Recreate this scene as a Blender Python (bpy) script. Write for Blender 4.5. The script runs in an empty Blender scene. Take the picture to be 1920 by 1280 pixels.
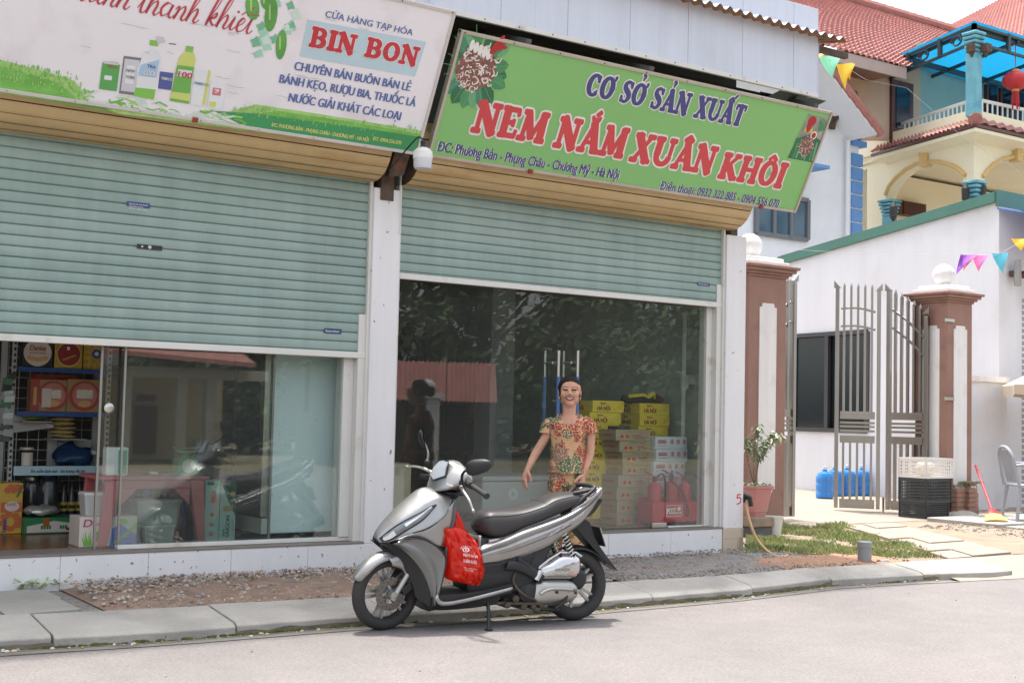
import bpy, bmesh, math, random
from mathutils import Vector, Matrix, noise
random.seed(11)
sc = bpy.context.scene
col = sc.collection
V = Vector
rad = math.radians

# ------------------------------------------------------------------ camera
FPX, YAW, PITCH, ROLL = 2400.0, rad(34.136), rad(3.267), rad(1.35)
CAM = V((0.0, -8.46, 1.28))
cF = V((math.sin(YAW)*math.cos(PITCH), math.cos(YAW)*math.cos(PITCH), math.sin(PITCH)))
_r = V((math.cos(YAW), -math.sin(YAW), 0)); _u = _r.cross(cF)
cR = _r*math.cos(ROLL) + _u*math.sin(ROLL)
cU = _u*math.cos(ROLL) - _r*math.sin(ROLL)
cam = bpy.data.cameras.new('camera'); cam.sensor_width = 36; cam.lens = FPX/1920*36
cam.clip_start = .05; cam.clip_end = 2000
camo = bpy.data.objects.new('camera', cam); col.objects.link(camo)
camo.matrix_world = Matrix(((cR.x, cU.x, -cF.x, CAM.x), (cR.y, cU.y, -cF.y, CAM.y), (cR.z, cU.z, -cF.z, CAM.z), (0, 0, 0, 1)))
sc.camera = camo

# ------------------------------------------------------------------ sky, sun, exposure
SUNV = V((0.03, 0.21, 1.0)).normalized()          # towards the sun: high noon, from behind the shop
world = bpy.data.worlds.new('World'); sc.world = world; world.use_nodes = True
wn = world.node_tree.nodes; wl = world.node_tree.links
bg = wn['Background']
sky = wn.new('ShaderNodeTexSky'); sky.sky_type = 'NISHITA'; sky.sun_disc = False
sky.sun_elevation = math.asin(SUNV.z); sky.sun_rotation = math.atan2(SUNV.x, SUNV.y)
sky.air_density = 1.0; sky.dust_density = 4.0; sky.ozone_density = 1.0
hs = wn.new('ShaderNodeHueSaturation'); hs.inputs['Saturation'].default_value = .38
wl.new(sky.outputs[0], hs.inputs['Color']); wl.new(hs.outputs[0], bg.inputs['Color'])
bg.inputs['Strength'].default_value = .15
sun = bpy.data.lights.new('sun', 'SUN'); sun.energy = 2.0; sun.angle = rad(2.5); sun.color = (1, .96, .91)
suno = bpy.data.objects.new('sun', sun); col.objects.link(suno)
suno.rotation_euler = (-SUNV).to_track_quat('-Z', 'Y').to_euler()
suno.location = (0, 0, 40)
sc.view_settings.view_transform = 'Standard'; sc.view_settings.look = 'None'
sc.view_settings.exposure = 1.5; sc.view_settings.gamma = 1
sc.view_settings.use_curve_mapping = False
sc.render.engine = 'CYCLES'
cy = sc.cycles
cy.max_bounces = 10; cy.diffuse_bounces = 4; cy.glossy_bounces = 4; cy.transmission_bounces = 8; cy.transparent_max_bounces = 16
cy.use_denoising = True; cy.sample_clamp_indirect = 6; cy.caustics_reflective = False; cy.caustics_refractive = False

# ------------------------------------------------------------------ where a photo pixel meets a real surface
def ray(px, py): return cF*FPX + cR*(px-960) - cU*(py-640)
def G(px, py, z=0.0):
    r = ray(px, py); return CAM + r*((z-CAM.z)/r.z)
def F(px, py, y=0.0):
    r = ray(px, py); return CAM + r*((y-CAM.y)/r.y)
def HP(px, py, P, N):
    r = ray(px, py); return CAM + r*((V(P)-CAM).dot(N)/r.dot(N))
def DP(px, py, d):                                    # at d metres along the viewing axis
    return CAM + ray(px, py)*(d/FPX)

# ------------------------------------------------------------------ materials
def lin(c):
    return tuple(((x/255)/12.92 if x/255 <= .04045 else ((x/255+.055)/1.055)**2.4) for x in c)
MATS = {}
def mat(name, c, rough=.55, metal=0., var=.06, scale=3., bump=0., bs=60., spec=.5, coat=0., c2=None, c2s=4., c2t=(.55, .7), stretch=(1, 1, 1), sub=0.):
    """albedo c is sRGB 0-255; var is a value variation; c2 is a second colour in noise patches (stains, wear)"""
    if name in MATS: return MATS[name]
    m = bpy.data.materials.new(name); m.use_nodes = True; MATS[name] = m
    n = m.node_tree.nodes; l = m.node_tree.links; p = n['Principled BSDF']
    p.inputs['Roughness'].default_value = rough; p.inputs['Metallic'].default_value = metal
    p.inputs['Specular IOR Level'].default_value = spec; p.inputs['Coat Weight'].default_value = coat
    p.inputs['Coat Roughness'].default_value = .06
    L = lin(c)
    tc = n.new('ShaderNodeTexCoord'); mp = n.new('ShaderNodeMapping'); mp.inputs['Scale'].default_value = stretch
    l.new(tc.outputs['Object'], mp.inputs[0])
    no = n.new('ShaderNodeTexNoise'); no.inputs['Scale'].default_value = scale; no.inputs['Detail'].default_value = 6
    l.new(mp.outputs[0], no.inputs['Vector'])
    mr = n.new('ShaderNodeMapRange'); mr.inputs[1].default_value = .3; mr.inputs[2].default_value = .7
    mr.inputs[3].default_value = 1-var; mr.inputs[4].default_value = 1+var
    l.new(no.outputs[0], mr.inputs[0])
    mx = n.new('ShaderNodeMix'); mx.data_type = 'RGBA'; mx.blend_type = 'MULTIPLY'; mx.inputs[0].default_value = 1
    mx.inputs[6].default_value = (*L, 1); l.new(mr.outputs[0], mx.inputs[7])
    out = mx.outputs[2]
    if c2 is not None:
        n2 = n.new('ShaderNodeTexNoise'); n2.inputs['Scale'].default_value = c2s; n2.inputs['Detail'].default_value = 8
        l.new(mp.outputs[0], n2.inputs['Vector'])
        m2 = n.new('ShaderNodeMapRange'); m2.inputs[1].default_value = c2t[0]; m2.inputs[2].default_value = c2t[1]
        l.new(n2.outputs[0], m2.inputs[0])
        x2 = n.new('ShaderNodeMix'); x2.data_type = 'RGBA'
        l.new(m2.outputs[0], x2.inputs[0]); l.new(out, x2.inputs[6]); x2.inputs[7].default_value = (*lin(c2), 1)
        out = x2.outputs[2]
    l.new(out, p.inputs['Base Color'])
    if bump:
        nb = n.new('ShaderNodeTexNoise'); nb.inputs['Scale'].default_value = bs; nb.inputs['Detail'].default_value = 5
        l.new(mp.outputs[0], nb.inputs['Vector'])
        b = n.new('ShaderNodeBump'); b.inputs['Strength'].default_value = bump; b.inputs['Distance'].default_value = .01
        l.new(nb.outputs[0], b.inputs['Height']); l.new(b.outputs[0], p.inputs['Normal'])
    return m
def glassmat(name, tint=(243, 247, 245), rough=0.0, f0=.05, film=.018):
    if name in MATS: return MATS[name]
    m = bpy.data.materials.new(name); m.use_nodes = True; MATS[name] = m
    n = m.node_tree.nodes; l = m.node_tree.links; n.remove(n['Principled BSDF'])
    t = n.new('ShaderNodeBsdfTransparent'); t.inputs[0].default_value = (*lin(tint), 1)
    g = n.new('ShaderNodeBsdfGlossy'); g.inputs['Roughness'].default_value = rough; g.inputs[0].default_value = (1, 1, 1, 1)
    lw = n.new('ShaderNodeLayerWeight'); lw.inputs[0].default_value = .5
    pw = n.new('ShaderNodeMath'); pw.operation = 'POWER'; pw.inputs[1].default_value = 4.; l.new(lw.outputs['Facing'], pw.inputs[0])
    fr = n.new('ShaderNodeMapRange'); fr.inputs[3].default_value = f0; fr.inputs[4].default_value = 1.; l.new(pw.outputs[0], fr.inputs[0])
    mx = n.new('ShaderNodeMixShader'); l.new(fr.outputs[0], mx.inputs[0]); l.new(t.outputs[0], mx.inputs[1]); l.new(g.outputs[0], mx.inputs[2])
    df = n.new('ShaderNodeBsdfDiffuse'); df.inputs[0].default_value = (.7, .7, .68, 1); m2 = n.new('ShaderNodeMixShader'); m2.inputs[0].default_value = film   # thin pale diffuse layer, a hazy veil mixed into the glass
    l.new(mx.outputs[0], m2.inputs[1]); l.new(df.outputs[0], m2.inputs[2]); l.new(m2.outputs[0], n['Material Output'].inputs[0])
    return m

# ------------------------------------------------------------------ mesh builder
ORG = {}
class MB:
    def __init__(s, m=None):
        s.v = []; s.f = []; s.fm = []; s.mats = []; s.i = 0
        if m: s.use(m)
    def use(s, m):
        if m not in s.mats: s.mats.append(m)
        s.i = s.mats.index(m); return s
    def face(s, idx): s.f.append(idx); s.fm.append(s.i)
    def poly(s, pts):
        b = len(s.v); s.v += [V(p) for p in pts]; s.face(list(range(b, b+len(pts)))); return s
    def obox(s, c, ax, ay, az):
        c = V(c); ax, ay, az = V(ax), V(ay), V(az); b = len(s.v)
        for i in (-1, 1):
            for j in (-1, 1):
                for k in (-1, 1): s.v.append(c+ax*i+ay*j+az*k)
        fl = ax.cross(ay).dot(az) < 0
        for q in ((0, 1, 3, 2), (4, 6, 7, 5), (0, 4, 5, 1), (2, 3, 7, 6), (0, 2, 6, 4), (1, 5, 7, 3)):
            s.face([b+x for x in (reversed(q) if fl else q)])
        return s
    def box(s, x0, x1, y0, y1, z0, z1):
        return s.obox(((x0+x1)/2, (y0+y1)/2, (z0+z1)/2), (abs(x1-x0)/2, 0, 0), (0, abs(y1-y0)/2, 0), (0, 0, abs(z1-z0)/2))
    def bar(s, a, b, w, h, up=(0, 0, 1)):
        a, b = V(a), V(b); d = (b-a); t = d.normalized(); x = t.cross(V(up))
        if x.length < 1e-4: x = t.cross(V((1, 0, 0)))
        x.normalize(); y = x.cross(t)
        return s.obox((a+b)/2, d/2, x*w/2, y*h/2)
    def tube(s, pts, r, n=8, caps=True, closed=False, flat=1.0):
        pts = [V(p) for p in pts]; N = len(pts); rs = r if isinstance(r, (list, tuple)) else [r]*N
        t0 = (pts[1]-pts[0]).normalized(); x = t0.orthogonal().normalized(); b = len(s.v)
        for i, p in enumerate(pts):
            if closed: t = (pts[(i+1) % N]-pts[i-1])
            else: t = pts[min(i+1, N-1)]-pts[max(i-1, 0)]
            t.normalize(); x = (x-t*x.dot(t)).normalized(); y = t.cross(x)
            for k in range(n):
                a = 2*math.pi*k/n; s.v.append(p+(x*math.cos(a)+y*math.sin(a)*flat)*rs[i])
        for i in range(N if closed else N-1):
            for k in range(n):
                j = (i+1) % N
                s.face([b+i*n+k, b+i*n+(k+1) % n, b+j*n+(k+1) % n, b+j*n+k])
        if caps and not closed:
            s.face([b+k for k in reversed(range(n))]); s.face([b+(N-1)*n+k for k in range(n)])
        return s
    def lathe(s, prof, c=(0, 0, 0), n=24, ax=(0, 0, 1), cap=True, arc=None, start=0.):
        c = V(c); ax = V(ax).normalized(); x = ax.orthogonal().normalized()
        if abs(ax.z) > .9: x = V((1, 0, 0))
        y = ax.cross(x); b = len(s.v); N = len(prof)
        full = arc is None; nn = n if full else n+1; A = 2*math.pi if full else arc
        for r, h in prof:
            for k in range(nn):
                a = start+A*k/n; s.v.append(c+ax*h+(x*math.cos(a)+y*math.sin(a))*r)
        for i in range(N-1):
            for k in range(n):
                k2 = (k+1) % nn
                s.face([b+i*nn+k, b+i*nn+k2, b+(i+1)*nn+k2, b+(i+1)*nn+k])
        if cap and full:
            if prof[0][0] > 1e-6: s.face([b+k for k in reversed(range(n))])
            if prof[-1][0] > 1e-6: s.face([b+(N-1)*n+k for k in range(n)])
        return s
    def prism(s, pts, d):
        pts = [V(p) for p in pts]; d = V(d); b = len(s.v); n = len(pts)
        nrm = V((0, 0, 0))
        for i in range(n): nrm += pts[i].cross(pts[(i+1) % n])
        if nrm.dot(d) > 0: pts.reverse()
        s.v += pts + [p+d for p in pts]
        s.face(list(range(b, b+n))); s.face(list(reversed(range(b+n, b+2*n))))
        for i in range(n):
            j = (i+1) % n; s.face([b+j, b+i, b+n+i, b+n+j])
        return s
    def grid(s, fn, nu, nv, wrapu=False, wrapv=False):
        b = len(s.v); U = nu if wrapu else nu+1; W = nv if wrapv else nv+1
        for i in range(U):
            for j in range(W): s.v.append(V(fn(i/nu, j/nv)))
        for i in range(nu):
            for j in range(nv):
                i2 = (i+1) % U; j2 = (j+1) % W
                s.face([b+i*W+j, b+i2*W+j, b+i2*W+j2, b+i*W+j2])
        return s
    def ball(s, c, r, nu=16, nv=10, rot=None):
        c = V(c); r = V(r) if hasattr(r, '__len__') else V((r, r, r))
        def fn(u, v):
            a = 2*math.pi*u; p = math.pi*(v*.998+.001)
            q = V((r.x*math.sin(p)*math.cos(a), r.y*math.sin(p)*math.sin(a), -r.z*math.cos(p)))
            return c+(rot @ q if rot else q)
        return s.grid(fn, nu, nv, wrapu=True)
    def loft(s, rings, cap=True, closed=True):
        b = len(s.v); n = len(rings[0])
        for r in rings: s.v += [V(p) for p in r]
        for i in range(len(rings)-1):
            for k in range(n if closed else n-1):
                k2 = (k+1) % n
                s.face([b+i*n+k, b+i*n+k2, b+(i+1)*n+k2, b+(i+1)*n+k])
        if cap:
            s.face([b+k for k in reversed(range(n))]); s.face([b+(len(rings)-1)*n+k for k in range(n)])
        return s
    def xform(s, M, start=0):
        for i in range(start, len(s.v)): s.v[i] = M @ s.v[i]
        return s
    def mesh(s, name, off=V((0, 0, 0))):
        me = bpy.data.meshes.new(name)
        me.from_pydata([tuple(p-off) for p in s.v], [], s.f)
        for m in s.mats: me.materials.append(m)
        if s.fm: me.polygons.foreach_set('material_index', s.fm)
        me.update(); return me
    def build(s, name, parent=None, smooth=None, bevel=0, seg=2, sub=0, label=None, cat=None, group=None, kind=None, origin=None, weld=False):
        off = ORG[parent.name] if parent else (V(origin) if origin is not None else V((0, 0, 0)))
        me = s.mesh(name, off)
        if weld:
            bm = bmesh.new(); bm.from_mesh(me); bmesh.ops.remove_doubles(bm, verts=bm.verts, dist=1e-5)
            bmesh.ops.recalc_face_normals(bm, faces=bm.faces); bm.to_mesh(me); bm.free()
        o = bpy.data.objects.new(name, me); col.objects.link(o)
        if smooth:
            me.shade_smooth(); me.set_sharp_from_angle(angle=rad(smooth))
        if bevel:
            md = o.modifiers.new('bevel', 'BEVEL'); md.width = bevel; md.segments = seg; md.limit_method = 'ANGLE'; md.angle_limit = rad(35)
        if sub:
            md = o.modifiers.new('sub', 'SUBSURF'); md.levels = sub; md.render_levels = sub
        if parent: o.parent = parent
        elif origin is not None: o.location = off
        ORG[o.name] = off
        tag(o, label, cat, group, kind); return o
def tag(o, label=None, cat=None, group=None, kind=None):
    if label: o['label'] = label
    if cat: o['category'] = cat
    if group: o['group'] = group
    if kind: o['kind'] = kind
    return o
def thing(name, label, cat, loc=(0, 0, 0), group=None):
    o = bpy.data.objects.new(name, None); col.objects.link(o); o.location = loc; o.empty_display_size = .1
    ORG[o.name] = V(loc); return tag(o, label, cat, group)
def kids(o): return [c for c in bpy.data.objects if c.parent == o]
def dup(root, loc, rotz=0., label=None, group=None, scale=None):
    def rec(o, par):
        c = o.copy(); col.objects.link(c)
        if par: c.parent = par
        for k in TREE[o.name] if o.name in TREE else kids(o): rec(k, c)
        return c
    r = rec(root, None); r.location = loc; r.rotation_euler = (0, 0, rotz)
    if scale: r.scale = scale if hasattr(scale, '__len__') else (scale,)*3
    if label: r['label'] = label
    if group: r['group'] = group
    return r
TREE = {}
def crom(pts, k=6, closed=False):
    """smooth curve through points"""
    P = [V(p) if len(p) == 3 else V((p[0], p[1], 0)) for p in pts]; n = len(P); out = []
    for i in range(n if closed else n-1):
        if closed: a, b, c, d = P[i-1], P[i], P[(i+1) % n], P[(i+2) % n]
        else: a, b, c, d = P[max(i-1, 0)], P[i], P[i+1], P[min(i+2, n-1)]
        for j in range(k):
            t = j/k
            out.append(.5*((2*b)+(c-a)*t+(2*a-5*b+4*c-d)*t*t+(3*b-a-3*c+d)*t**3))
    if not closed: out.append(P[-1])
    return out

# ------------------------------------------------------------------ flat printed things
class Pl:
    """a flat face: origin O, unit axes U (right) and W (up), outward normal N"""
    def __init__(s, O, U, W):
        s.O = V(O); s.U = V(U).normalized(); s.W = V(W).normalized(); s.N = s.U.cross(s.W)
    def p(s, u, w, d=0.): return s.O+s.U*u+s.W*w+s.N*d
    def hit(s, px, py):
        q = HP(px, py, s.O, s.N)-s.O; return q.dot(s.U), q.dot(s.W)
def textmesh(body, bold=0.):
    cu = bpy.data.curves.new('t', 'FONT'); cu.body = body; cu.size = 1; cu.offset = bold; cu.resolution_u = 3
    o = bpy.data.objects.new('t', cu); me = o.to_mesh()
    vs = [V(v.co) for v in me.vertices]; fs = [list(p.vertices) for p in me.polygons]
    o.to_mesh_clear(); bpy.data.objects.remove(o); bpy.data.curves.remove(cu)
    return vs, fs
HORN = {'ư': 'u', 'ứ': 'ú', 'ừ': 'ù', 'ử': 'ủ', 'ự': 'ụ', 'ơ': 'o', 'ớ': 'ó', 'ờ': 'ò', 'ở': 'ỏ', 'ợ': 'ọ'}
HORN.update({k.upper(): v.upper() for k, v in list(HORN.items())}); HORN['Đ'] = 'D'
def text(mb, pl, body, u, w, h, width=None, bold=0., shear=0., d=.002, rot=0., align='l'):
    """lettering on plane pl: baseline start (u,w), capital height h, total width"""
    base = ''.join(HORN.get(c, c) for c in body); off = 0.; sh = max(0., bold)
    vs, fs = textmesh(base, off)
    x0 = min(v.x for v in vs); x1 = max(v.x for v in vs); k = h/.727
    kx = (width/(x1-x0)) if width else k
    if align == 'c': u = u-kx*(x1-x0)/2
    ca, sa = math.cos(rot), math.sin(rot)
    def put(x, y, dd): X = x*kx+y*k*shear; Y = y*k; return pl.p(u+X*ca-Y*sa, w+X*sa+Y*ca, dd)
    for i, s in enumerate((0,) if sh < .004 else (-sh, sh, 0)):
        b = len(mb.v); dd = d+.00012*i
        for v in vs: mb.v.append(put(v.x-x0+s*k/kx*.8, v.y, dd))
        for f in fs: mb.face([b+j for j in f])
    for i, c in enumerate(body):
        if c == 'Đ':
            xl = (max(v.x for v in textmesh(base[:i], off)[0])+.26 if body[:i].strip() else x0)-x0
            mb.poly([put(a, b_, d+.0005) for a, b_ in ((xl-.07, .32), (xl+.3, .32), (xl+.3, .43), (xl-.07, .43))])
        elif c in HORN:
            xr = max(v.x for v in textmesh(base[:i+1], off)[0])-x0; up = c.isupper(); t = .72 if up else .54; e = .11 if not up else .12
            q = sh*.8
            pts = [(xr-.05-q, t-.14), (xr+.01+q, t-.13), (xr+.1+q, t-.04), (xr+.12+q, t+.1), (xr+.02, t+.1), (xr+.02-q*.3, t-.02), (xr-.05-q, t-.04)]
            mb.poly([put(a, b_, d+.0005) for a, b_ in pts])
    return mb
def stroke(mb, pl, pts, ws, d):
    """a flat brush stroke through (u,w) pts with widths ws"""
    n = len(pts); P = [V((p[0], p[1])) for p in pts]; L = []; R = []
    if not hasattr(ws, '__len__'): ws = [ws]*n
    for i in range(n):
        t = P[min(i+1, n-1)]-P[max(i-1, 0)]
        t = t.normalized() if t.length > 1e-9 else V((1, 0)); q = V((-t.y, t.x))*ws[i]/2
        L.append(P[i]+q); R.append(P[i]-q)
    b = len(mb.v)
    for a, c in zip(L, R): mb.v += [pl.p(c.x, c.y, d), pl.p(a.x, a.y, d)]
    for i in range(n-1): mb.face([b+2*i, b+2*i+2, b+2*i+3, b+2*i+1])
def disc(mb, pl, u, w, ru, rw=None, d=.001, n=20, a0=0., a1=2*math.pi):
    rw = rw or ru
    mb.poly([pl.p(u+ru*math.cos(a0+(a1-a0)*k/n), w+rw*math.sin(a0+(a1-a0)*k/n), d) for k in range(n)])
def rect(mb, pl, u0, u1, w0, w1, d=.001): mb.poly([pl.p(u0, w0, d), pl.p(u1, w0, d), pl.p(u1, w1, d), pl.p(u0, w1, d)])
# bulbous slab-serif capitals drawn as strokes; unit height
def GL(ch):
    L = lambda x0, y0, x1, y1, t: ('l', x0, y0, x1, y1, t)
    S = lambda x, y, w=.3: ('l', x-w*.42, y, x+w*.42, y, .14)
    def arc(cx, cy, rx, ry, a0, a1, t0, t1=None, n=22):
        t1 = t1 or t0; pts = []; ws = []
        for i in range(n+1):
            a = rad(a0+(a1-a0)*i/n); pts.append((cx+rx*math.cos(a), cy+ry*math.sin(a)))
            k = abs(math.cos(a)); ws.append(t1+(t0-t1)*k)
        return ('c', pts, ws)
    T = .2
    if ch == 'N': return .98, [L(.2, .05, .2, .95, .12), L(.2, .97, .76, .03, .23), L(.78, .1, .78, .95, .12), S(.17, .06), S(.76, .94, .32), S(.15, .94, .2)]
    if ch == 'E': return .74, [L(.2, .05, .2, .95, T), L(.2, .93, .62, .93, .13), L(.2, .07, .64, .07, .13), L(.2, .5, .5, .5, .12), L(.62, .93, .63, .76, .1), L(.63, .07, .66, .26, .1), L(.5, .4, .5, .6, .1), S(.15, .06, .2), S(.15, .94, .2)]
    if ch == 'M': return 1.12, [L(.2, .05, .25, .95, .12), L(.25, .95, .54, .12, .19), L(.54, .12, .86, .95, .12), L(.9, .05, .86, .95, .21), S(.18, .06, .3), S(.9, .06, .34), S(.2, .94, .2), S(.92, .94, .22)]
    if ch == 'A': return .9, [L(.17, .06, .45, .95, .12), L(.44, .97, .72, .06, .22), L(.28, .33, .6, .33, .1), S(.16, .06, .28), S(.73, .06, .32)]
    if ch == 'X': return .9, [L(.18, .94, .7, .06, .23), L(.7, .94, .18, .06, .12), S(.2, .94, .32), S(.7, .94, .28), S(.18, .06, .28), S(.7, .06, .32)]
    if ch == 'U': return .92, [L(.2, .4, .2, .95, .21), L(.74, .4, .74, .95, .12), arc(.46, .36, .265, .3, 180, 360, .17, .13), S(.2, .94, .34), S(.74, .94, .28)]
    if ch == 'K': return .92, [L(.22, .05, .22, .95, .21), L(.3, .45, .7, .93, .12), L(.38, .55, .72, .06, .22), S(.22, .06, .34), S(.22, .94, .34), S(.7, .94, .26), S(.74, .06, .28)]
    if ch == 'H': return .98, [L(.22, .05, .22, .95, .21), L(.76, .05, .76, .95, .21), L(.22, .5, .76, .5, .12), S(.22, .06, .34), S(.22, .94, .34), S(.76, .06, .34), S(.76, .94, .34)]
    if ch == 'O': return .9, [arc(.45, .5, .3, .43, 0, 360, .21, .12, 32)]
    if ch == 'I': return .44, [L(.22, .05, .22, .95, .22), S(.22, .06, .36), S(.22, .94, .36)]
    if ch == 'B': return .86, [L(.22, .05, .22, .95, .21), arc(.42, .72, .23, .215, -90, 90, .2, .12), arc(.42, .28, .27, .22, -90, 90, .21, .12), L(.2, .935, .43, .935, .12), L(.2, .505, .44, .505, .1), L(.2, .06, .43, .06, .12), S(.16, .06, .22), S(.16, .94, .22)]
    if ch == 'C': return .84, [arc(.46, .5, .3, .43, 42, 318, .21, .12, 26), L(.67, .66, .69, .92, .12), L(.66, .2, .7, .3, .08)]
    if ch == 'S': return .72, [('c', [(.58, .74), (.54, .88), (.38, .94), (.22, .86), (.2, .7), (.34, .56), (.5, .44), (.56, .28), (.46, .1), (.3, .06), (.16, .14), (.13, .28)], [.1, .11, .12, .15, .19, .21, .21, .19, .14, .12, .11, .1]), L(.61, .7, .61, .94, .1), L(.11, .06, .11, .3, .1)]
    if ch == 'T': return .8, [L(.4, .05, .4, .95, .22), L(.08, .93, .72, .93, .13), L(.08, .74, .09, .93, .1), L(.71, .74, .71, .93, .1), S(.4, .06, .34)]
    return .42, []
MARK = {'Ắ': ('A', 'breve', 'acute'), 'Â': ('A', 'circ'), 'Ô': ('O', 'circ'), 'Ơ': ('O', 'horn'), 'Ở': ('O', 'horn', 'hook'), 'Ả': ('A', 'hook'), 'Ấ': ('A', 'circ', 'acute2')}
def slab(mb, pl, s, u, w, h, width, d, ext=0.):
    """draw string s; ext widens every stroke (for the white edge)"""
    W = 0; seq = []
    for ch in s:
        base, *mk = MARK.get(ch, (ch,)); wd, st = GL(base); st = list(st); c = {'A': .45, 'O': .45}.get(base, .4)
        for q in mk:
            if q == 'circ': st += [('l', c-.17, 1.05, c, 1.2, .11), ('l', c, 1.2, c+.17, 1.05, .13)]
            if q == 'breve': st += [('c', [(c-.17, 1.22), (c-.1, 1.1), (c, 1.07), (c+.1, 1.1), (c+.17, 1.22)], [.06, .12, .15, .12, .06])]
            if q == 'acute': st += [('l', c, 1.25, c+.12, 1.37, .12)]
            if q == 'acute2': st += [('l', c+.18, 1.22, c+.3, 1.36, .1)]
            if q == 'hook': st += [('c', [(c-.06, 1.32), (c+.03, 1.38), (c+.1, 1.3), (c+.03, 1.2), (c+.02, 1.1)], [.08, .09, .1, .09, .07])]
            if q == 'horn': st += [('c', [(.66, .8), (.78, .86), (.83, .98), (.8, 1.06)], [.1, .1, .12, .1])]
        seq.append((W, st)); W += wd
    kx = width/W; i = 0
    for x0, st in seq:
        for g in st:
            i += 1; dd = d+(i % 24)*.00006
            if g[0] == 'l':
                _, a, b, c, e, t = g; A = V(((x0+a)*kx, b*h)); B = V(((x0+c)*kx, e*h)); tt = t*1.42*min(kx, h)+2*ext
                dr = (B-A).normalized(); n = max(4, 6); k = tt/2
                pts = [A-dr*k*.62, A-dr*k*.4, A, B, B+dr*k*.4, B+dr*k*.62]; ws = [tt*.45, tt*.85, tt, tt, tt*.85, tt*.45]
            else:
                pts = [V(((x0+p[0])*kx, p[1]*h)) for p in g[1]]; ws = [q*1.42*min(kx, h)+2*ext for q in g[2]]
                if ext:
                    a = (pts[0]-pts[1]).normalized()*ext; b = (pts[-1]-pts[-2]).normalized()*ext
                    pts = [pts[0]+a]+pts+[pts[-1]+b]; ws = [ws[0]]+ws+[ws[-1]]
                q3 = crom(pts, 3); wsx = []
                for j in range(len(q3)): wsx.append(ws[min(j//3, len(ws)-1)]*(1-(j % 3)/3)+ws[min(j//3+1, len(ws)-1)]*((j % 3)/3))
                pts, ws = q3, wsx
            stroke(mb, pl, [(u+p[0], w+p[1]) for p in pts], ws, dd)

# ================================================================== SETTING: ground, road, kerb
m_road = mat('road_asphalt', (124, 118, 115), rough=.92, var=.07, scale=1.2, bump=.35, bs=140, c2=(114, 110, 108), c2s=.55, c2t=(.4, .75))
def speckle(m, s1=220., a=.16):
    """fine light and dark grit over a material's colour"""
    n = m.node_tree.nodes; l = m.node_tree.links; p = n['Principled BSDF']; src = p.inputs['Base Color'].links[0].from_socket
    tc = n.new('ShaderNodeTexCoord'); t = n.new('ShaderNodeTexNoise'); t.inputs['Scale'].default_value = s1; t.inputs['Detail'].default_value = 3
    l.new(tc.outputs['Object'], t.inputs['Vector'])
    r = n.new('ShaderNodeMapRange'); r.inputs[1].default_value = .3; r.inputs[2].default_value = .7; r.inputs[3].default_value = 1-a; r.inputs[4].default_value = 1+a
    l.new(t.outputs[0], r.inputs[0])
    x = n.new('ShaderNodeMix'); x.data_type = 'RGBA'; x.blend_type = 'MULTIPLY'; x.inputs[0].default_value = 1
    l.new(src, x.inputs[6]); l.new(r.outputs[0], x.inputs[7]); l.new(x.outputs[2], p.inputs['Base Color'])
speckle(m_road, 150, .3); speckle(m_road, 45, .14); speckle(m_road, 6, .05)
for s_, w_, a_ in ((.55, .003, .16), (1.7, .006, .06)):
    n = m_road.node_tree.nodes; l = m_road.node_tree.links; p = n['Principled BSDF']; src = p.inputs['Base Color'].links[0].from_socket
    tc = n.new('ShaderNodeTexCoord'); wz = n.new('ShaderNodeTexNoise'); wz.inputs['Scale'].default_value = 3; wz.inputs['Detail'].default_value = 6; l.new(tc.outputs['Object'], wz.inputs['Vector'])
    vm = n.new('ShaderNodeMix'); vm.data_type = 'VECTOR'; vm.inputs[0].default_value = .18; l.new(tc.outputs['Object'], vm.inputs[4]); l.new(wz.outputs[1], vm.inputs[5])
    vo = n.new('ShaderNodeTexVoronoi'); vo.feature = 'DISTANCE_TO_EDGE'; vo.inputs['Scale'].default_value = s_; l.new(vm.outputs[1], vo.inputs['Vector'])
    r = n.new('ShaderNodeMapRange'); r.inputs[1].default_value = 0; r.inputs[2].default_value = w_; r.inputs[3].default_value = 1-a_; r.inputs[4].default_value = 1; l.new(vo.outputs['Distance'], r.inputs[0])
    x = n.new('ShaderNodeMix'); x.data_type = 'RGBA'; x.blend_type = 'MULTIPLY'; x.inputs[0].default_value = 1; l.new(src, x.inputs[6]); l.new(r.outputs[0], x.inputs[7]); l.new(x.outputs[2], p.inputs['Base Color'])
m_conc = mat('kerb_concrete', (164, 160, 153), rough=.9, var=.1, scale=3.5, bump=.5, bs=40, c2=(140, 137, 130), c2s=2.2, c2t=(.48, .7)); speckle(m_conc, 90, .07)
m_pave = mat('paver_concrete', (156, 154, 145), rough=.9, var=.08, scale=3, bump=.2, bs=80); speckle(m_pave, 70, .08)
m_path = mat('path_concrete', (150, 139, 126), rough=.9, var=.07, scale=2, bump=.2, bs=70); speckle(m_path, 60, .07)
m_dirt = mat('brown_dirt', (142, 120, 104), rough=.95, var=.2, scale=7, bump=.9, bs=45, c2=(120, 104, 94), c2s=6); speckle(m_dirt, 70, .3)
m_gravel = mat('grey_gravel', (136, 130, 126), rough=.95, var=.2, scale=9, bump=1., bs=60, c2=(150, 126, 104), c2s=3); speckle(m_gravel, 60, .35)
m_red = mat('red_earth', (160, 122, 96), rough=.95, var=.15, scale=5, bump=.7, bs=40, c2=(160, 130, 108), c2s=3); speckle(m_red, 60, .22)
m_earth = mat('far_earth', (128, 118, 96), rough=.95, var=.15, scale=.5, c2=(96, 106, 66), c2s=.3)
m_moss = mat('moss', (78, 84, 44), rough=1, var=.3, scale=20, bump=.6)

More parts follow.
